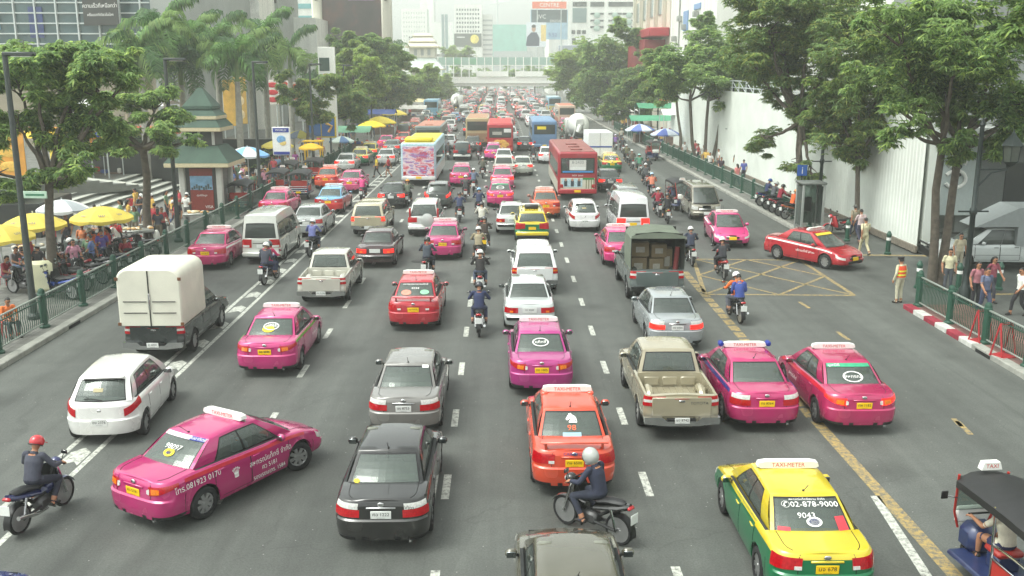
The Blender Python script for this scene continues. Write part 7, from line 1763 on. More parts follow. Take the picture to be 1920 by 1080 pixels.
g = MB(); g.box((0, -5.51, 1.75), (2.2, .03, 2.1), ad_mat(), .01); a_ = g.build('tail_picture', b2); letters(a_, 'มหกรรม', .34, INK_R, (.45, -5.54, 2.35)); letters(a_, 'ลดราคา', .3, INK_R, (.3, -5.54, 2.0))
b3 = big(make_bus(dict(n='bluegrey', c=(110, 122, 120), c2=(70, 96, 120), roof=(176, 120, 100), hatch=1, L=10)), 790, 318, 'blue grey bus with a rusty roof ahead of the white coach', 'bus', 10); b3.location.y += 13; b3.location.x -= .4
b4 = big(make_bus(dict(n='red_ad', c=(176, 44, 52), c2=(186, 66, 50), roof=(180, 60, 60), hatch=0, L=11, glass=GLASS_D)), 938, 284, 'red bus with golden flower artwork on its tail in the middle distance', 'bus', 11)
g = MB(); 
for q in range(6): a_ = q*1.05; g.ball((.5*math.cos(a_), -5.53, 1.1+.26*math.sin(a_)), (.36, .02, .22), mat('ad_gold', (216, 170, 80), .5, var=.3), 10, 6)
g.build('tail_artwork', b4); g = MB(); g.box((.7, -5.53, 2.4), (.7, .02, .34), PLATE_W); g.box((-.3, -5.53, 2.15), (.9, .02, .3), mat('bus_strip', (170, 170, 160), .5)); g.build('window_label', b4)
b5 = big(make_bus(dict(n='oldbus', c=(176, 160, 120), c2=(150, 120, 90), roof=(170, 130, 100), hatch=0, L=11)), 898, 276, 'faded tan bus left of the red bus with flower artwork', 'bus', 11); b5.location.x -= .3; b5.location.y += 6
b6 = big(make_bus(dict(n='blue', c=(98, 130, 166), c2=(90, 124, 160), roof=(110, 140, 170), hatch=0, L=11)), 1021, 276, 'pale blue bus in the middle distance', 'bus', 11)
g = MB(); g.box((-.3, -5.53, 2.35), (.9, .02, .3), INK_Y); g.build('window_label', b6)
b7 = big(make_bus(dict(n='sky', c=(130, 176, 204), c2=(120, 170, 200), roof=(150, 180, 190), hatch=0, L=10)), 808, 216, 'light blue bus far away on the left of the road', 'bus', 10)
b8 = big(make_bus(dict(n='skypale', c=(150, 186, 208), c2=(216, 200, 120), roof=(170, 190, 196), hatch=0, L=10)), 1040, 208, 'far pale blue bus with a cream waist under the yellow green tree', 'bus', 10)
b9 = big(make_bus(dict(n='rust', c=(200, 180, 160), c2=(190, 110, 80), roof=(190, 120, 96), hatch=0, L=10)), 1063, 232, 'far bus with an orange brown roof before the mixer lorry', 'bus', 10)
mx_ = make_mixer(); big(mx_, 1088, 268, 'white cement mixer lorry on the right of the road', 'lorry', 7.6)
lo = make_lorry(); big(lo, 1125, 305, 'white box lorry with a blue stripe beside the red bus', 'lorry', 6)
m2 = clone(mx_); big(m2, 855, 205, 'far white cement mixer lorry left of the centre', 'lorry', 7.6)
# tuk-tuks
def tuk(px, py, rz, label, at=None, first=False):
    o = inst(('tuk',), make_tuktuk); p = at if at is not None else P(px, py); o.location = (p.x, p.y, .004); o.scale = (SC,)*3; o.rotation_euler.z = R(rz); tag(o, label, 'tuk-tuk'); return o
t1 = tuk(0, 0, 6, 'tuk tuk with black canopy and red seat at the bottom right corner', at=P(1945, 1192)+Vector((.1, .9, 0)))
person('tuk tuk driver in cream shirt at the bottom right corner', 'drive', (t1.location.x, t1.location.y-.0, .0), R(6), (205, 200, 180), (40, 44, 80), 'short', shorts=True)
person('passenger in pale blue shirt inside the bottom right tuk tuk', 'sit', (t1.location.x+.25, t1.location.y-.98, .36), R(6), (120, 150, 200), (60, 70, 90), 'short')
for px, py, lb in ((540, 352, 'tuk tuk with white hat sign on its dark canopy near the left railing'), (563, 374, 'blue tailed tuk tuk nearest the blue and red taxi'), (588, 345, 'tuk tuk with bright rails beside the orange taxi'), (520, 372, 'tuk tuk half hidden behind the silver white van'), (450, 400, 'tuk tuk behind the pink taxi next to the left railing')):
    t = tuk(px, py, 0, lb); t.location.y += 1.0
o = tuk(1272, 392, 180, 'olive topped tuk tuk coming towards the camera on the right'); o = tuk(1225, 300, 180, 'blue tuk tuk by the right railing farther away')
c = car('sedan', 510, 398, (220, 50, 120), 'pink taxi behind the silver white van near the tuk tuks', lights='inner', **TX)

# ---------------------------------------------------------------- motorcycles with riders
def moto(px, py, rz, col, label, rider, rlabel, shirt, trous, hat='helmet', hc=(225, 225, 220), pose='ride', at=None, sleeve=1., pillion=None, basket=False, plate=PLATE_W, group=None):
    o = inst(('bike', basket, plate.name), lambda: make_bike(basket=basket, plate=plate), col); a = R(rz)
    if at is None: p = P(px, py); p = Vector((p.x-math.sin(a)*.6, p.y+math.cos(a)*.6, 0))
    else: p = at
    o.location = (p.x, p.y, p.z+.004); o.scale = (SC,)*3; o.rotation_euler = (0, 0, a); tag(o, label, 'motorcycle', group)
    if rider: person(rlabel, pose, (p.x, p.y, p.z+.004), a, shirt, trous, hat, hc, sleeve)
    if pillion: person(pillion[0], 'pillion', (p.x, p.y, p.z+.01), a, pillion[1], pillion[2], pillion[3], pillion[4], 1.)
    return o
A, B = P(1166, 1024), P(1056, 980); hz = math.degrees(heading(A, B)); m0 = moto(0, 0, hz, (16, 16, 17), 'black motorcycle crossing left behind the orange taxi', 1, 'rider in dark blue suit and silver full face helmet', (44, 48, 66), (46, 50, 64), 'full_helmet', (170, 172, 168), at=(A+B)/2+Vector((0, 0, 0)))
A, B = P(38, 1002), P(122, 947); hz = math.degrees(heading(A, B)); moto(0, 0, hz, (24, 34, 90), 'blue motorcycle at the left edge of the picture', 1, 'rider in dark jacket with a red helmet at the left edge', (66, 68, 80), (40, 42, 56), 'helmet', (190, 40, 50), at=(A+B)/2, plate=PLATE_W)
ML = [(898, 632, 0, (40, 40, 44), 'dark motorcycle right of the red spoiler taxi', 'rider in navy jacket with black helmet right of the red spoiler taxi', (44, 52, 84), (50, 56, 80), (30, 34, 44)),
      (900, 555, 0, (50, 50, 54), 'motorcycle carrying the rider in a black jacket', 'rider in black jacket and white helmet in the motorcycle file', (44, 42, 42), (70, 80, 100), (226, 226, 222)),
      (797, 525, -6, (60, 66, 70), 'grey motorcycle ahead of the red spoiler taxi', 'rider in dark grey jacket behind the pink taxi', (66, 72, 82), (50, 54, 64), (30, 30, 34)),
      (897, 500, 0, (120, 120, 118), 'motorcycle under the rider in a beige jacket', 'rider in beige jacket in the motorcycle file', (150, 140, 116), (70, 66, 60), (200, 200, 196)),
      (908, 476, 0, (160, 150, 60), 'motorcycle with yellow plate under the rider carrying white bags', 'rider in dark top carrying white bags', (66, 58, 52), (60, 60, 62), (60, 60, 64)),
      (903, 442, 0, (70, 70, 74), 'motorcycle under the rider in a white jacket', 'rider in white jacket behind the navy riders', (196, 194, 182), (90, 90, 88), (40, 40, 42)),
      (862, 418, 2, (70, 66, 50), 'motorcycle with glowing tail lamp left of the file', 'rider in navy top with dark helmet left of the file', (54, 62, 92), (40, 42, 48), (40, 40, 44)),
      (898, 408, 0, (40, 44, 60), 'motorcycle under the rider with a pale blue helmet', 'rider in navy jacket with pale blue helmet', (56, 64, 90), (50, 50, 56), (130, 170, 210)),
      (873, 378, 0, (60, 60, 62), 'motorcycle with red tail lamp beside the bright pink taxi', 'rider with white helmet and dark grey jacket beside the bright pink taxi', (70, 72, 72), (60, 60, 60), (220, 220, 216)),
      (888, 362, 0, (50, 52, 60), 'motorcycle under the rider in bluish grey', 'rider in bluish grey jacket in front of the bright pink taxi', (96, 108, 130), (60, 64, 70), (224, 224, 220)),
      (905, 335, 0, (44, 44, 46), 'motorcycle in the far file near the pale pink taxi', 'rider in olive jacket near the pale pink taxi', (90, 92, 80), (56, 56, 58), (210, 210, 206)),
      (840, 300, 0, (44, 44, 46), 'motorcycle to the left of the dark teal car', 'rider in black left of the dark teal car', (50, 52, 56), (50, 50, 52), (60, 60, 64)),
      (897, 300, 0, (44, 44, 46), 'motorcycle to the right of the dark teal car', 'rider in dark clothes right of the dark teal car', (58, 60, 64), (50, 50, 52), (70, 70, 74)),
      (1000, 305, 0, (44, 44, 46), 'motorcycle between the pale sedan and the white sedan', 'rider in black between the pale sedan and the white sedan', (48, 50, 56), (50, 50, 52), (220, 220, 220)),
      (763, 388, 0, (60, 70, 66), 'motorcycle beside the black sedan with lit lamps', 'rider in olive vest with an orange helmet', (104, 112, 96), (70, 72, 74), (226, 150, 40)),
      (678, 378, 0, (216, 60, 120), 'pink motor scooter beside the light pink taxi', 'rider in pink shirt on the pink motor scooter', (214, 70, 130), (80, 80, 86), (200, 90, 140)),
      (580, 482, -8, (40, 40, 50), 'dark motorcycle by the double white line', 'rider in lilac jacket holding on by the double white line', (110, 116, 170), (60, 64, 80), (224, 224, 222)),
      (1298, 500, 0, (90, 90, 70), 'motorcycle right of the canvas topped truck', 'rider in navy suit and white helmet right of the canvas topped truck', (50, 56, 74), (46, 50, 60), (222, 222, 218)),
      (1358, 525, 0, (190, 40, 44), 'red tailed motorcycle entering the yellow box', 'rider in dark jacket with white helmet entering the yellow box', (52, 52, 58), (40, 40, 44), (230, 230, 226)),
      (1252, 420, -4, (206, 190, 70), 'yellow motorcycle beside the white van', 'rider in black jacket on the yellow motorcycle', (38, 38, 40), (40, 40, 42), (44, 44, 46)),
      (1236, 408, 0, (90, 90, 92), 'motorcycle under the rider in maroon', 'rider in maroon jacket with white helmet', (140, 36, 56), (70, 70, 74), (226, 226, 224)),
      (1265, 395, 0, (190, 60, 60), 'motorcycle under the navy rider next to the olive tuk tuk', 'rider in navy jacket next to the olive topped tuk tuk', (54, 60, 84), (50, 52, 60), (226, 226, 224)),
      (1224, 372, 0, (80, 80, 84), 'motorcycle under the rider in an orange shirt', 'rider in orange shirt with pale blue helmet', (214, 130, 104), (80, 80, 90), (170, 200, 226)),
      (1212, 350, 0, (60, 60, 64), 'motorcycle under the rider in grey clothes', 'rider in dark grey with white helmet near the motorcycle column', (80, 82, 84), (70, 70, 72), (214, 214, 212)),
      (1216, 335, 0, (50, 54, 50), 'motorcycle under the rider with bare dark head', 'rider in black jacket with black helmet in the motorcycle column', (46, 46, 48), (50, 50, 52), (36, 36, 38)),
      (1200, 328, 0, (60, 130, 90), 'motorcycle under the rider in a green jacket', 'rider in green jacket in the motorcycle column', (70, 130, 104), (60, 64, 62), (150, 200, 190)),
      (1186, 318, 0, (60, 60, 64), 'motorcycle behind the green jacket rider', 'rider in brown jacket in the motorcycle column', (90, 80, 70), (60, 60, 62), (216, 216, 212)),
      (1176, 306, 0, (60, 60, 64), 'motorcycle near the box lorry', 'rider in khaki near the box lorry', (110, 110, 84), (70, 70, 66), (220, 220, 216)),
      (1168, 288, 0, (60, 60, 64), 'motorcycle leading the column by the box lorry', 'rider in black leading the column by the box lorry', (50, 52, 58), (56, 56, 60), (70, 72, 80)),
      (1155, 282, 0, (120, 90, 150), 'violet motorcycle beside the box lorry', 'rider in violet jacket beside the box lorry', (120, 90, 150), (60, 60, 70), (210, 200, 220))]
for px, py, rz, col, lb, rl, sh, tr, hc in ML: moto(px, py, rz, col, lb, 1, rl, sh, tr, 'helmet', hc, plate=PLATE_Y if 'yellow plate' in lb else PLATE_W)
moto(495, 535, -10, (30, 44, 100), 'blue motorcycle with two people beside the silver white van', 1, 'front rider in pink vest and dark helmet on the blue motorcycle', (206, 60, 110), (60, 66, 90), 'helmet', (70, 74, 80), pillion=('pillion in dark top with white helmet on the blue motorcycle', (70, 72, 84), (56, 62, 90), 'helmet', (224, 224, 220)))
moto(1388, 608, 4, (60, 62, 66), 'motorcycle with two people riding over the yellow dashes', 1, 'front rider in orange vest and white helmet above the pink taxis', (226, 110, 50), (90, 92, 100), 'helmet', (230, 230, 228), pillion=('bareheaded pillion in blue jacket above the pink taxis', (56, 74, 140), (60, 62, 70), 'short', None))
o = moto(0, 0, 100, (190, 24, 40), 'red motorcycle parked on the right pavement behind the red taxi', 0, '', None, None, at=P(1572, 440, .13))
r_b = random.Random(9)
PK = [(112, 560, 70, (40, 70, 150)), (126, 540, 75, (60, 60, 64)), (140, 522, 72, (170, 40, 50)), (158, 512, 78, (50, 52, 56)), (176, 500, 74, (180, 60, 40)), (196, 492, 80, (60, 64, 66)), (218, 482, 76, (40, 40, 44)), (236, 474, 78, (160, 40, 40))]
for i, (px, py, rz, col) in enumerate(PK):
    p = P(px, py, .13); w = i in (2, 4, 5, 6)
    moto(0, 0, rz, col, ['blue parked motorcycle by the foot of the nearest left tree', 'dark parked motorcycle second along the left railing', 'red parked motorcycle behind the left railing', 'black parked motorcycle in the row behind the railing', 'orange red parked motorcycle under the big yellow umbrella', 'grey parked motorcycle in the row near the vendor', 'dark parked motorcycle with waiting rider near the vendor', 'red parked motorcycle at the far end of the left row'][i], w, ['', '', 'waiting rider in grey top with white helmet by the left railing', '', 'motorcycle taxi rider in orange vest and white helmet', 'motorcycle taxi rider in orange vest with bare head', 'waiting rider in white top with a green helmet', ''][i], [(0, 0, 0), (0, 0, 0), (110, 112, 118), 0, (230, 100, 50), (226, 96, 46), (210, 206, 196), 0][i], (60, 62, 70), ['', '', 'helmet', '', 'helmet', 'short', 'helmet', ''][i] or 'helmet', [(0,)*3, (0,)*3, (224, 224, 220), 0, (226, 224, 200), None, (90, 170, 110), 0][i] or (224, 224, 220) if i != 5 else None, pose='idle', at=p, group='motorcycles parked along the left railing')
for k in range(14):
    q = Vector((r_b.uniform(-15.4, -14.9) if k < 8 else r_b.uniform(-17.3, -16.6), 32.6+k*1.05 if k < 8 else 33+(k-8)*1.6, .13)); moto(0, 0, r_b.uniform(62, 84), r_b.choice([(40, 44, 50), (60, 60, 64), (130, 36, 44), (40, 60, 110)]), 'motorcycle squeezed into the parked crowd behind the left railing', 0, '', None, None, at=q, group='crowd of parked motorcycles behind the left railing')
for i, (px, py) in enumerate([(1440, 385), (1452, 392), (1464, 398), (1476, 404), (1488, 410)]):
    p = P(px, py, .13); moto(0, 0, -70, [(40, 60, 140), (60, 60, 64), (170, 40, 60), (44, 48, 60), (190, 100, 50)][i], ['blue', 'grey', 'dark red', 'black', 'orange'][i]+' motorcycle parked behind the right railing near the information sign', i in (0, 1, 2, 4), ['waiting rider in navy behind the right railing', 'waiting rider in grey top behind the right railing', 'waiting rider in dark red behind the right railing', '', 'waiting rider in orange vest behind the right railing'][i], [(50, 60, 100), (110, 112, 118), (150, 40, 60), 0, (226, 100, 50)][i], (56, 58, 66), 'helmet', [(60, 90, 170), (224, 224, 220), (40, 40, 44), 0, (226, 150, 60)][i] or (224, 224, 220), pose='idle', at=p, group='motorcycles parked on the right pavement')

# ---------------------------------------------------------------- pedestrians
def ped(px, py, pose, rz, sh, tr, label, z=.13, **k): p = P(px, py, z); return person(label, pose, (p.x, p.y, z), R(rz), sh, tr, **k)
of = ped(1684, 568, 'stand', 25, (196, 190, 160), (186, 182, 158), 'traffic officer in khaki with orange and yellow vest at the alley corner', 0.0, hair='peak', haircol=(40, 36, 40), sleeve=1.)
g = MB(); J = pose_joints('stand'); rows = []
for z, w, d in ((.98, .205, .155), (1.1, .195, .148), (1.25, .215, .16), (1.40, .19, .125)): rows.append([(w*math.cos(a), d*math.sin(a), z) for a in [2*PI*i/20 for i in range(21)]])
VO = mat('vest_orange', (232, 84, 50), .8, var=.06); VY = mat('vest_yellow', (226, 226, 70), .7, var=.04); g.grid(rows, VO)
for z0, z1, w, d in ((1.04, 1.10, .206, .158), (1.18, 1.24, .213, .161)): g.grid([[(w*math.cos(a), d*math.sin(a), z) for a in [2*PI*i/20 for i in range(21)]] for z in (z0, z1)], VY)
g.build('vest', of)
ped(707, 333, 'walk', 80, (230, 200, 40), (40, 40, 44), 'pedestrian in a yellow shirt crossing between cars', 0, hair='short'); ped(729, 333, 'stride', 84, (180, 36, 50), (50, 50, 56), 'pedestrian in a red jersey and shorts crossing between cars', 0, shorts=True, haircol=None)
PL = [(448, 344, 'walk', 10, (206, 214, 208), (50, 52, 60), 'person in pale shirt walking away past the pagoda kiosk'), (463, 351, 'stride', 8, (214, 180, 130), (70, 64, 60), 'person in peach shirt walking beside the pale shirt'), (486, 355, 'stand', 200, (226, 226, 222), (80, 84, 90), 'person in white top at the left railing'), (459, 376, 'hold', 60, (110, 112, 136), (60, 60, 70), 'person in grey violet top bending by the railing'), (512, 334, 'walk', 170, (96, 90, 92), (70, 76, 96), 'person in dark top left of the person in jeans'), (522, 333, 'stride', 30, (130, 160, 190), (84, 104, 140), 'person in light blue top and jeans by the white box'), (542, 330, 'stand', 90, (230, 230, 228), (40, 40, 44), 'person in white shirt and black trousers by the white sign'), (555, 322, 'walk', 180, (176, 90, 160), (90, 80, 90), 'person in purple dress right of the white shirt'), (567, 306, 'stride', 0, (222, 214, 214), (60, 60, 64), 'person in white with a crimson bag by the yellow umbrella'), (605, 304, 'stand', 200, (200, 140, 120), (70, 70, 76), 'person in salmon top under the billboard'), (480, 318, 'stand', 120, (190, 196, 190), (96, 98, 110), 'person in grey white behind the lamp post'), (440, 330, 'stand', 200, (120, 70, 110), (60, 60, 66), 'person in plum top by the blue umbrella'), (530, 300, 'walk', 0, (176, 160, 210), (70, 70, 80), 'person in lilac top beyond the white sign'), (352, 420, 'hold', -20, (222, 222, 216), (110, 110, 108), 'vendor in white with a white cap at a cart by the kiosk'), (160, 492, 'stand', 190, (222, 140, 96), (40, 40, 44), 'person in orange shirt under the big yellow umbrella'), (222, 482, 'hold', 10, (196, 40, 56), (150, 146, 132), 'person in red jacket with arms raised at the food stall'), (196, 505, 'hold', 30, (96, 80, 150), (60, 60, 80), 'person in violet shirt by the parked motorcycles'), (300, 452, 'stand', 180, (180, 40, 60), (60, 70, 110), 'person in crimson near the small forked tree'), (95, 470, 'stand', 150, (60, 56, 60), (50, 52, 60), 'person in dark clothes between the yellow umbrellas'), (130, 468, 'stand', 170, (84, 70, 76), (50, 50, 60), 'person in brown between the tree and the big yellow umbrella')]
for px, py, po, rz, sh, tr, lb in PL: ped(px, py, po, rz, sh, tr, lb, hair='long' if 'dress' in lb or 'plum' in lb or 'lilac' in lb else 'cap' if 'cap' in lb else 'short', haircol=(226, 226, 222) if 'cap' in lb else None, fem='dress' in lb)
r_c = random.Random(5)
for k in range(48):
    sh = r_c.choice([(206, 204, 198), (70, 72, 80), (190, 70, 80), (90, 110, 160), (220, 180, 90), (110, 140, 110), (200, 140, 160), (60, 56, 60)])
    x, y = (r_c.uniform(-19.5, -15.4), r_c.uniform(33, 52)) if k < 28 else (r_c.uniform(-19.0, -14.9), r_c.uniform(55, 68))
    person('shopper mingling between the %s on the left pavement' % ('near umbrellas' if k < 28 else 'kiosk and the billboards'), r_c.choice(['walk', 'stride', 'stand', 'hold']), (x, y, .13), R(r_c.uniform(0, 360)), sh, r_c.choice([(50, 52, 60), (80, 90, 120), (120, 112, 96), (60, 60, 64)]), r_c.choice(['short', 'short', 'long', 'cap']), None, group='shoppers on the left pavement')
def stool(p, rz): 
    g = MB(); rd = mat('red_plastic', (170, 40, 46), .45, var=.1); g.box((0, 0, .43), (.32, .32, .04), rd, .015)
    for sx in (-.12, .12):
        for sy in (-.12, .12): g.tube([(sx, sy, .42), (sx*1.25, sy*1.25, 0)], .018, rd, 6)
    return g.build('stool', None, p, rz)
for px, py, rz, sh, tr, lb in [(30, 520, 250, (120, 116, 120), (90, 110, 140), 'person in jeans sitting under the nearest yellow umbrella'), (12, 540, 260, (150, 50, 70), (80, 80, 90), 'person in dark red sitting at the left edge'), (238, 498, 200, (150, 40, 60), (70, 70, 80), 'person in crimson sitting by the railing'), (18, 630, 230, (226, 120, 60), (60, 62, 70), 'person in orange vest sitting at the left edge behind the railing'), (48, 505, 240, (70, 60, 64), (84, 100, 130), 'person in dark top sitting beside the stall')]:
    p = P(px, py, .13); person(lb, 'sit', p, R(rz), sh, tr, 'short'); s_ = stool(p, R(rz)); tag(s_, 'red plastic stool under the '+lb.replace(' behind the railing', ''), 'stool')
PR = [(1600, 448, 'walk', 10, (140, 132, 112), (60, 66, 86), 'man in khaki shirt and cap walking along the hoarding', .13, 'cap', (90, 90, 84)), (1611, 458, 'stride', 6, (196, 176, 176), (60, 60, 76), 'person in pale pink top behind the khaki man', .13, 'short', None), (1619, 478, 'walk', 12, (212, 204, 168), (206, 198, 160), 'person in cream shirt and trousers nearest along the hoarding', .13, 'short', None), (1843, 592, 'walk', 190, (92, 100, 124), (64, 72, 96), 'man in grey blue polo walking towards the railing', .0, 'short', None), (1826, 578, 'stand', 190, (160, 104, 112), (40, 40, 46), 'woman in pink top behind the grey blue polo', .0, 'long', None), (1856, 566, 'stride', 200, (140, 70, 82), (60, 60, 70), 'woman in red dress behind the grey blue polo', .0, 'long', None), (1908, 592, 'stride', 100, (224, 226, 220), (40, 40, 44), 'woman in white blouse and black trousers at the right edge', .0, 'long', None), (1775, 548, 'stand', 170, (210, 204, 170), (80, 84, 90), 'man in cream shirt behind the twin trunk tree', .0, 'short', None), (1795, 512, 'stand', 180, (186, 176, 150), (170, 164, 144), 'guard in beige beside the silver pickup', .0, 'short', None), (1351, 336, 'walk', 180, (66, 48, 60), (50, 50, 60), 'person in dark maroon walking before the hoarding', .13, 'short', None), (1380, 322, 'stand', 0, (60, 50, 48), (56, 56, 60), 'person in black top by the ornate lantern', .13, 'short', None), (1393, 342, 'stand', 10, (80, 90, 160), (50, 50, 60), 'person in blue violet shirt by the ornate lantern', .13, 'short', None), (1381, 352, 'walk', 20, (214, 130, 130), (90, 94, 120), 'person in salmon top before the blue violet shirt', .13, 'long', None), (1283, 300, 'walk', 170, (222, 224, 222), (200, 200, 190), 'person in white under the slim trees on the right', .13, 'short', None), (1318, 308, 'stand', 180, (216, 216, 210), (190, 170, 90), 'person in white shirt and khaki by the spreading tree', .13, 'short', None), (1165, 268, 'stand', 0, (200, 196, 180), (90, 90, 90), 'person in cream seen above the motorcycle column', 0, 'straw', None)]
for px, py, po, rz, sh, tr, lb, z, h, hc in PR: ped(px, py, po, rz, sh, tr, lb, z, hair=h, haircol=hc, fem='woman' in lb)

# ---------------------------------------------------------------- umbrellas, stalls, signs on the pavements
def umbrella(label, x, y, ztop, r, c1, c2=None, mt_txt=None, z0=.13):
    o = empty('market_umbrella', (x, y, z0)); tag(o, label, 'umbrella'); A = mat('cloth_umb_%d_%d_%d' % c1, c1, .7, var=.08, scale=2); B_ = mat('cloth_umb_%d_%d_%d' % (c2 or c1), c2 or c1, .7, var=.08, scale=2); h = ztop-z0
    g = MB(); g.tube([(0, 0, 0), (0, 0, h+.08)], .03, MULL, 8); g.lathe([(.25, 0), (.25, .1), (.05, .14)], CONC, 12); g.build('pole', o); g = MB(); n = 8; rise = r*.36
    for k in range(n):
        rows = []
        for j in range(7):
            t = j/6; row = []
            for i in range(5):
                a = 2*PI*(k+i/4)/n; rr = r*t*(1-.03*math.sin(PI*i/4)); z = h-rise*t**1.7-.03*t*math.sin(PI*i/4); row.append((rr*math.cos(a), rr*math.sin(a), z))
            rows.append(row)
        rows.append([(p[0]*1.0, p[1]*1.0, p[2]-.09-.05*math.sin(PI*i/4)) for i, p in enumerate(rows[-1])]); g.grid(rows, A if k % 2 else B_, flip=True)
    c = g.build('canopy', o, ang=25); 
    g = MB()
    for k in range(n): a = 2*PI*k/n; g.tube([(0, 0, h-.5), (r*.5*math.cos(a), r*.5*math.sin(a), h-rise*.34)], .01, MULL, 4, False)
    g.build('ribs', o)
    if mt_txt:
        for k in range(n):
            a = 2*PI*(k+.5)/n; l = letters(c, 'VITAMILK' if False else 'นม', .2, mt_txt, (r*.74*math.cos(a), r*.74*math.sin(a), h-rise*.58), (R(-58), 0, a+PI/2))
    return o
YU = (218, 196, 84)
umbrella('big yellow umbrella with scalloped edge over the parked motorcycles', PD(190, 400, 38).x, 38, 2.55, 1.22, YU, None, INK_B); umbrella('yellow umbrella second from the left edge', PD(62, 410, 36.5).x, 36.5, 2.5, 1.2, YU, None, INK_B); umbrella('yellow umbrella cut by the left edge', PD(-4, 420, 34).x, 34, 2.45, 1.2, YU, None, INK_B); umbrella('grey and white umbrella behind the yellow ones', PD(118, 400, 42).x, 42, 2.3, 1.1, (170, 176, 180), (222, 224, 222)); umbrella('blue and white umbrella right of the pagoda kiosk', PD(463, 270, 62).x, 62, 3.05, 1.4, (120, 170, 215), (222, 228, 230))
for px, py, y, r_, c1, c2, lb in [(712, 218, 112, 1.9, (236, 212, 70), None, 'yellow umbrella in front of the dark green tree on the left'), (697, 226, 104, 1.5, (236, 206, 50), None, 'lower yellow umbrella left of the far yellow one'), (583, 268, 70, .9, (226, 180, 40), None, 'small orange yellow umbrella by the yellow stall'), (640, 255, 84, 1.1, (200, 214, 206), (90, 120, 160), 'white and blue umbrella right of the billboard'), (563, 244, 80, 1.3, (120, 130, 150), (200, 190, 90), 'grey umbrella left of the billboard'), (520, 262, 72, 1.2, (226, 206, 90), None, 'yellow umbrella behind the white and blue sign'), (740, 205, 125, 1.6, (232, 210, 90), None, 'farthest yellow umbrella of the left market'), (1200, 236, 104, 1.6, (90, 110, 170), (200, 206, 216), 'blue and white umbrella under the green awnings'), (1248, 243, 96, 1.5, (80, 100, 170), (196, 204, 216), 'blue umbrella on the right nearest the slim trees')]:
    p = PD(px, py, y); umbrella(lb, p.x, y, max(p.z, 2.2), r_, c1, c2)
def awning(label, px, py, y, w, d, c, h=.5):
    p = PD(px, py, y); o = empty('market_stall', (p.x, y, .13)); tag(o, label, 'market stall'); z = max(p.z, 2.6)-.13; g = MB(); m_ = mat('awn_%d_%d_%d' % c, c, .75, var=.12, scale=1)
    g.grid([[(-w/2+w*i/6, -d/2, z-.5-.05*(i % 2)) for i in range(7)], [(-w/2+w*i/6, 0, z) for i in range(7)], [(-w/2+w*i/6, d/2, z-.5) for i in range(7)]], m_, flip=True); g.build('canopy', o, ang=20); g = MB()
    for sx in (-1, 1):
        for sy in (-1, 1): g = MB(); g.tube([(sx*(w/2-.1), sy*(d/2-.1), 0), (sx*(w/2-.1), sy*(d/2-.1), z-.5)], .035, MULL, 6); g.build('post', o)
    g = MB(); g.box((0, 0, .45), (w*.8, d*.6, .9), mat('stall_table', (110, 90, 80), .8, var=.3, scale=3), .02); g.build('counter', o); r = random.Random(int(px))
    cols = [(196, 60, 60), (226, 150, 50), (70, 90, 150), (220, 220, 214), (60, 130, 90), (210, 90, 140), (60, 56, 60)]
    for q in range(12):
        g = MB(); dx, dy, dz = r.uniform(.2, .45), r.uniform(.2, .35), r.uniform(.15, .35); g.box((0, 0, dz/2), (dx, dy, dz), mat('goods_%d' % q, r.choice(cols), .8, var=.2), .05)
        b_ = g.build('goods_bundle', None, (o.location.x-.36*w+.145*w*(q % 6)+.02*w, o.location.y+(.15 if q > 5 else -.2)*d, 1.032), R(r.uniform(-12, 12))); tag(b_, 'goods bundle on the '+label, 'goods', 'goods on the '+label)
    return o
for a in [('green market canopy upper on the right under the trees', 1250, 193, 112, 7, 4, (60, 130, 96)), ('green market canopy lower on the right under the trees', 1235, 216, 106, 6.5, 3.5, (70, 140, 108)), ('pale green stall behind the billboard on the left', 652, 236, 92, 4.5, 3, (110, 160, 130)), ('yellow canopied stall behind the nearest left tree', 50, 240, 62, 8, 4, (236, 196, 60)), ('orange canopied stall behind the left trees', 150, 238, 66, 7, 4, (226, 150, 60)), ('white canopied stall behind the small forked tree', 240, 186, 88, 8, 5, (226, 226, 222)), ('red and white stall beneath the palms', 290, 236, 84, 6, 4, (200, 70, 70)), ('dark blue stall by the far yellow umbrellas', 712, 205, 120, 4, 3, (60, 80, 140)), ('white stall awning by the far left kerb', 770, 205, 150, 5, 3, (216, 214, 206)), ('tan stall awning near the far end of the left pavement', 790, 195, 185, 5, 3, (206, 190, 140)), ('white tent roof near the slim trees on the right', 1275, 205, 102, 4, 3, (224, 226, 222)), ('pale tent roof far along the right pavement', 1175, 205, 140, 5, 3, (214, 214, 208))]: awning(*a)
def banner(label, px, py0, py1, y, w, c, c2=None):
    a = PD(px, py0, y); b = PD(px, py1, y); o = empty('hanging_banner', (a.x, y, .13)); tag(o, label, 'banner'); g = MB(); m_ = mat('ban_%d_%d_%d' % c, c, .7, var=.25, scale=1.2); g.box((0, 0, (a.z+b.z)/2-.13), (w, .08, a.z-b.z), m_, .02); g.build('cloth', o)
    g = MB(); g.tube([(-w/2, .05, 0), (-w/2, .05, a.z)], .05, MULL, 6); g.tube([(w/2, .05, 0), (w/2, .05, a.z)], .05, MULL, 6); g.build('poles', o)
    if c2: 
        g = MB(); m2 = mat('ban2_%d_%d_%d' % c2, c2, .7, var=.2)
        for q in range(3): g.ball((0, -.05, b.z+(a.z-b.z)*(.2+.3*q)-.13), (w*.34, .02, (a.z-b.z)*.11), m2, 10, 6)
        g.build('motif', o)
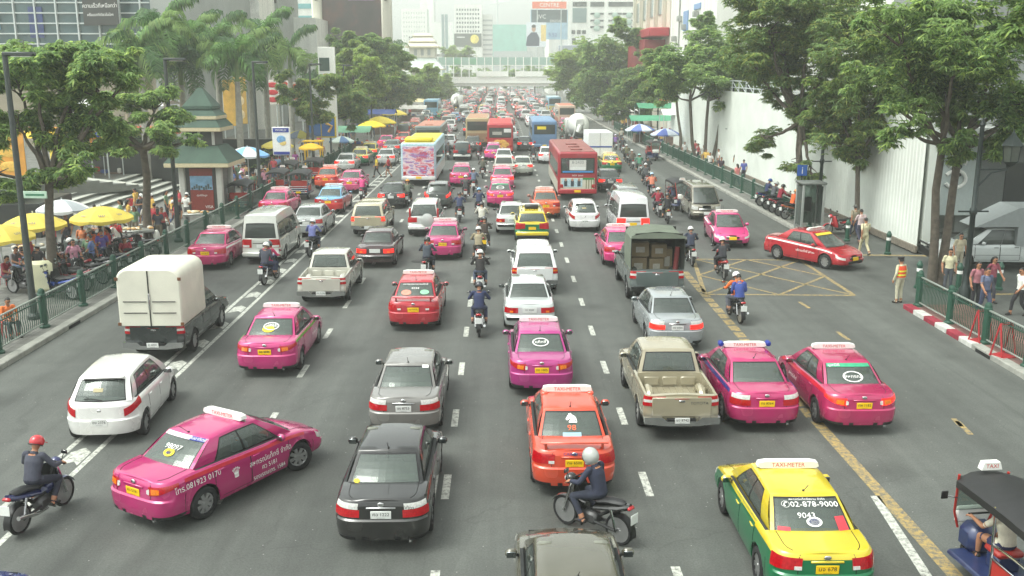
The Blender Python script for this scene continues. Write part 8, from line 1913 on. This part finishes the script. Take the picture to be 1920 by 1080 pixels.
for a in [('golden banner left of the red and white ones', 428, 150, 236, 86, 1.1, (206, 164, 70), None), ('golden banner with pale spots beside the lamp post', 447, 145, 232, 88, 1.2, (214, 176, 90), (232, 214, 170)), ('red and white banner with red characters behind the palms', 510, 150, 196, 92, 1.6, (232, 224, 216), (200, 50, 60)), ('second red and white banner right of the palm trunk', 530, 148, 192, 94, 1.4, (230, 220, 214), (206, 60, 56)), ('third red and white banner with orange motif', 552, 155, 190, 96, 1.3, (222, 196, 186), (206, 70, 50)), ('orange banner by the nearest left tree', 12, 240, 330, 50, 1.6, (226, 160, 70), (236, 190, 90)), ('yellow banner left of the small forked tree', 112, 268, 300, 58, 1.3, (232, 206, 80), (226, 150, 60)), ('yellow banner behind the small forked tree', 180, 230, 275, 62, 1.0, (226, 150, 60), (60, 80, 160))]: banner(*a)
# billboards and signs by the left pavement
p0, p1 = PD(574, 219, 81), PD(631, 258, 81); o = empty('billboard', ((p0.x+p1.x)/2, 81, .13)); tag(o, 'blue billboard in a yellow frame by the left pavement', 'billboard'); w, h = p1.x-p0.x, p0.z-p1.z; zc = (p0.z+p1.z)/2-.13
g = MB(); g.box((0, 0, zc), (w, .2, h), mat('frame_yellow', (232, 200, 40), .5, var=.06), .03); g.build('frame', o); g = MB(); g.box((0, -.11, zc), (w*.9, .03, h*.86), mat('billboard_blue', (60, 110, 180), .4, var=.25, scale=.7)); g.box((0, -.13, zc), (.06, .03, h*.86), mat('frame_yellow', (232, 200, 40), .5)); g.tube([(.4, -.14, zc+.35), (.9, -.14, zc+.1), (.6, -.14, zc-.4)], .12, mat('bill_gold', (220, 170, 90), .5, var=.3), 6); g.build('picture', o)
g = MB(); g.tube([(-w*.3, 0, 0), (-w*.3, 0, zc)], .08, LPG, 8); g.tube([(w*.3, 0, 0), (w*.3, 0, zc)], .08, LPG, 8); g.build('posts', o)
p0, p1 = PD(510, 238, 65), PD(546, 291, 65); o = empty('advertising_sign', ((p0.x+p1.x)/2, 65, .13)); tag(o, 'white and blue upright advertising sign on the left pavement', 'sign'); w, h = p1.x-p0.x, p0.z-p1.z; zc = (p0.z+p1.z)/2-.13
g = MB(); g.box((0, 0, zc), (w, .22, h), WHITE, .03); g.build('frame', o); g = MB(); g.box((0, -.12, zc+h*.39), (w*.9, .02, h*.15), INK_B); g.box((0, -.12, zc-h*.42), (w*.9, .02, h*.1), INK_B); g.ball((0, -.12, zc+.12), (w*.26, .02, w*.22), mat('sign_globe', (110, 160, 200), .5, var=.3)); g.ball((.1, -.12, zc-.1), (w*.2, .015, w*.16), mat('sign_yellow', (226, 200, 120), .5)); g.build('picture', o); letters(o, 'WORLD', .2, INK_W, (0, -.14, zc+h*.39)); g = MB(); g.tube([(0, .05, 0), (0, .05, zc)], .12, LPG, 8); g.build('post', o)
p = P(590, 318, .13); o = empty('food_stall', p); tag(o, 'yellow framed food stall box beside the left lane', 'market stall')
g = MB(); YF = mat('stall_yellow', (236, 190, 30), .5, var=.08)
for sx in (-.6, .6):
    for sy in (-.5, .5): g.box((sx, sy, 1.1), (.09, .09, 2.2), YF, .01)
g.box((0, 0, 2.25), (1.5, 1.3, .12), YF, .03); g.build('frame', o); g = MB(); g.box((0, 0, .5), (1.1, .9, 1.0), mat('stall_glass', (150, 140, 120), .3, var=.4, scale=4), .02); g.build('counter', o)
# food carts and bags near the kiosk
def cart(label, px, py, rz):
    p = P(px, py, .13); o = empty('food_cart', p, R(rz)); tag(o, label, 'food cart'); g = MB(); g.box((0, 0, .72), (1.3, .75, .12), mat('cart_steel', (176, 178, 172), .35, .6, var=.1), .02)
    for sx in (-.5, .5): g.tube([(sx, -.3, .7), (sx, .3, 0.05)], .02, TRIM, 6); g.tube([(sx, .3, .7), (sx, -.3, .05)], .02, TRIM, 6)
    g.build('table', o); g = MB(); r = random.Random(px)
    for q in range(12): g.ball((r.uniform(-.55, .55), r.uniform(-.3, .3), .82), (.12, .1, .07), mat('food_%d' % (q % 3), [(206, 190, 150), (214, 206, 190), (190, 150, 100)][q % 3], .8, var=.2), 8, 6)
    g.build('food', o); g = MB(); g.ball((.75, -.2, .45), (.14, .12, .3), mat('white_bag', (214, 214, 206), .6, var=.12)); g.build('bag', o)
cart('steel food cart with snacks left of the small forked tree', 262, 462, 20); cart('food cart by the red shirted vendor', 292, 448, 15); cart('white clothed cart in front of the pagoda kiosk', 372, 428, 10); cart('vendor table behind the nearest left tree', 60, 500, 30); cart('vendor table at the left edge', 10, 490, 20)
p = P(82, 558, .13); g = MB(); g.box((0, 0, .75), (.75, .3, 1.1), mat('cream_cloth', (206, 204, 170), .85, var=.1, scale=2), .12); g.tube([(-.3, 0, .3), (-.3, 0, 0)], .02, TRIM, 6); g.tube([(.3, 0, .3), (.3, 0, 0)], .02, TRIM, 6); o = g.build('covered_rack', None, p, R(20)); tag(o, 'cream cloth covered rack between the two nearest left trunks', 'rack')
p = P(152, 500, .13); g = MB(); g.box((0, 0, .55), (1.0, .5, 1.1), mat('pale_metal_box', (130, 142, 138), .5, .3, var=.1), .02); o = g.build('metal_cabinet', None, p, R(-8)); tag(o, 'pale grey metal cabinet behind the parked motorcycles', 'cabinet')
for px, py, lb in ((1838, 640, 'red folding frame leaning behind the near right railing'), (1880, 668, 'second red folding frame nearer the right edge')):
    p = P(px, py, .12); g = MB(); rd = mat('red_plastic', (170, 40, 46), .45)
    g.tube([(-.25, -.2, 0), (-.2, 0, .95), (.2, 0, .95), (.25, -.2, 0)], .025, rd, 6); g.tube([(-.25, .2, 0), (-.2, .02, .9), (.2, .02, .9), (.25, .2, 0)], .025, rd, 6); g.box((0, 0, .02), (.5, .5, .03), rd, .01); o = g.build('folding_frame', None, p, R(20)); tag(o, lb, 'folding frame')
p = P(262, 395, .13); g = MB(); g.box((0, 0, .5), (1.3, .06, .42), mat('sign_red', (190, 40, 50), .6), .01); g.box((0, 0, .2), (1.2, .05, .2), WHITE, .01); o = g.build('low_sign', None, p, R(35)); tag(o, 'low red and white board on the plaza steps', 'sign')
p = PD(55, 360, 30.2); g = MB(); g.box((0, 0, 0), (.75, .05, .22), mat('street_sign_green', (170, 196, 176), .5, var=.1), .01); g.box((0, -.027, 0), (.6, .006, .06), mat('sign_dark_green', (50, 110, 80), .6)); o = g.build('street_name_sign', None, (-14.55+.3, 29.5, p.z), R(-6)); tag(o, 'small pale green street name plate on the nearest left lamp post', 'sign')

# ---------------------------------------------------------------- distant traffic jam
FAR = {}
def far_mesh(key, fn):
    if key not in FAR: o = fn(); mb = flat(o); FAR[key] = mb.mesh('far_'+key); kill(o)
    return FAR[key]
def fc(kind, **k): return lambda: make_car(kind, **k)
r = random.Random(11)
KINDS = [('saloon', 'saloon', fc('sedan', lights='inner', lit=True, dark=True), [((228, 228, 226), 'white'), ((170, 174, 172), 'silver'), ((60, 64, 66), 'black'), ((110, 120, 130), 'grey'), ((190, 40, 50), 'red'), ((150, 180, 200), 'pale blue')], 44),
         ('taxi', 'taxi', fc('sedan', lights='inner', taxi=True, plate=PLATE_Y), [((198, 52, 120), 'pink'), ((226, 84, 40), 'orange'), ((196, 30, 44), 'red'), ((232, 208, 50), 'yellow'), ((70, 150, 90), 'green'), ((110, 160, 210), 'blue')], 24),
         ('van', 'van', fc('van', dark=True), [((226, 228, 226), 'white'), ((176, 178, 172), 'silver')], 9), ('hatchback', 'hatchback', fc('hatch', dark=True), [((226, 226, 224), 'white'), ((196, 60, 60), 'red'), ((170, 174, 172), 'silver')], 10),
         ('pickup', 'pickup', fc('pickup', dark=True), [((220, 222, 220), 'white'), ((170, 166, 150), 'tan'), ((80, 84, 84), 'dark grey')], 9), ('off_road', 'off road car', fc('suv', dark=True), [((190, 194, 192), 'silver'), ((50, 54, 58), 'black')], 6)]
NM = {'saloon': 'saloon_car', 'taxi': 'taxi_cab', 'van': 'passenger_van', 'hatchback': 'hatchback_car', 'pickup': 'pickup_truck', 'off_road': 'off_road_car'}
CT = {'saloon': 'car', 'taxi': 'taxi', 'van': 'van', 'hatchback': 'car', 'pickup': 'pickup truck', 'off_road': 'car'}
busy = []
for o in scene.objects:
    if o.parent is None and o.type == 'EMPTY' and o.get('category') in ('car', 'bus', 'lorry', 'van', 'pickup truck', 'tuk-tuk', 'truck', 'motorcycle'):
        busy.append((o.location.x, o.location.y, 6.2 if o['category'] in ('bus', 'lorry') else 2.4 if o['category'] != 'motorcycle' else 1))
def free(x, y, half): return all(abs(x-a) > 1.9 or abs(y-b_) > half+h_+.4 for a, b_, h_ in busy)
w_ = [k[4] for k in KINDS]
for lane, ys_, ye_ in [(l_, 88, 150) for l_ in (-11.4, -6.9, -3.15, .85, 4.9, 8.6)]+[(l_, 150, 400) for l_ in (-12.3, -9.1, -5.9, -2.7, .5, 3.7, 6.9, 10.1)]:
    y = ys_+r.uniform(0, 4)
    while y < ye_:
        k = r.choices(KINDS, w_)[0]; col, cn_ = r.choices(k[3], [7, 5, 2, 1.6, .8, 1][:len(k[3])] if k[0] != 'taxi' else [4, 1.5, 1.5, 1.5, 1, 1])[0]; x = lane+r.uniform(-.55, .55); q = y+2.4
        if free(x, q, 2.4) and not (lane > 8 and q < 125):
            o = put(NM[k[0]], far_mesh(k[0], k[2]), None, (x, q, .004), R(r.uniform(-2, 2)), lin(col)); busy.append((x, q, 2.4))
            zone = 'nearer half' if q < 190 else 'hazy far half'
            tag(o, 'distant %s %s in the %s of the traffic jam' % (cn_, k[1], zone), CT[k[0]], 'distant cars in the traffic jam')
        y += r.uniform(5.2, 6.4)
def bike_rider():
    o = make_bike(); return o
fb = {}
for k in range(46):
    lane = r.choice((-8.8, -5.1, -1.0, 2.85, 6.8, 10.2, 11)); y = r.uniform(86, 230)
    if any(abs(lane-a) < 1.25 and abs(y-b_) < h_+1.2 for a, b_, h_ in busy): continue
    busy.append((lane, y, 1)); sh = r.choice([(50, 52, 60), (60, 70, 100), (150, 60, 60), (190, 190, 184), (90, 100, 90)])
    o = put('motorcycle', far_mesh('bike', bike_rider), None, (lane, y, .004), 0, lin((60, 60, 64))); tag(o, 'distant dark motorcycle filtering between the far cars', 'motorcycle', 'distant motorcycles between the far cars')
    q = person('distant motorcycle rider filtering between the far cars', 'ride', (lane, y, .004), 0, sh, (60, 62, 68), 'helmet', r.choice([(226, 226, 222), (60, 60, 64), (190, 60, 60)]), 1., group='distant riders between the far cars')
# distant strollers on both pavements
for k in range(60):
    left = k % 5 < 3; x = r.uniform(-19.5, -14.8) if left else r.uniform(15.9, 17.4); y = r.uniform(66, 190) if left else r.uniform(70, 170)
    sh = r.choice([(206, 204, 198), (70, 72, 80), (190, 70, 80), (90, 110, 160), (220, 180, 90), (110, 140, 110), (200, 140, 160)])
    person('distant stroller on the crowded %s pavement beyond the near stalls' % ('left' if left else 'right'), r.choice(['walk', 'stride', 'stand']), (x, y, .13), R(r.choice([0, 180, 170, 20, 90])), sh, r.choice([(50, 52, 60), (80, 90, 120), (120, 112, 96)]), r.choice(['short', 'short', 'long']), group='distant strollers on the %s pavement' % ('left' if left else 'right'))

# ---------------------------------------------------------------- air
hz_ = MB(); hz_.box((0, 380, 40), (900, 860, 86), mat('haze_air', (255, 255, 255)))
m = MATS['haze_air']; t = m.node_tree; t.nodes.clear(); o_ = t.nodes.new('ShaderNodeOutputMaterial'); pv = t.nodes.new('ShaderNodeVolumePrincipled')
pv.inputs['Color'].default_value = (.96, 1.0, .95, 1); pv.inputs['Density'].default_value = .0012; pv.inputs['Anisotropy'].default_value = 0.2
t.links.new(pv.outputs[0], o_.inputs['Volume']); hz = hz_.build('haze', ang=0); hz.location = (0, 0, 0); tag(hz, kind='stuff')
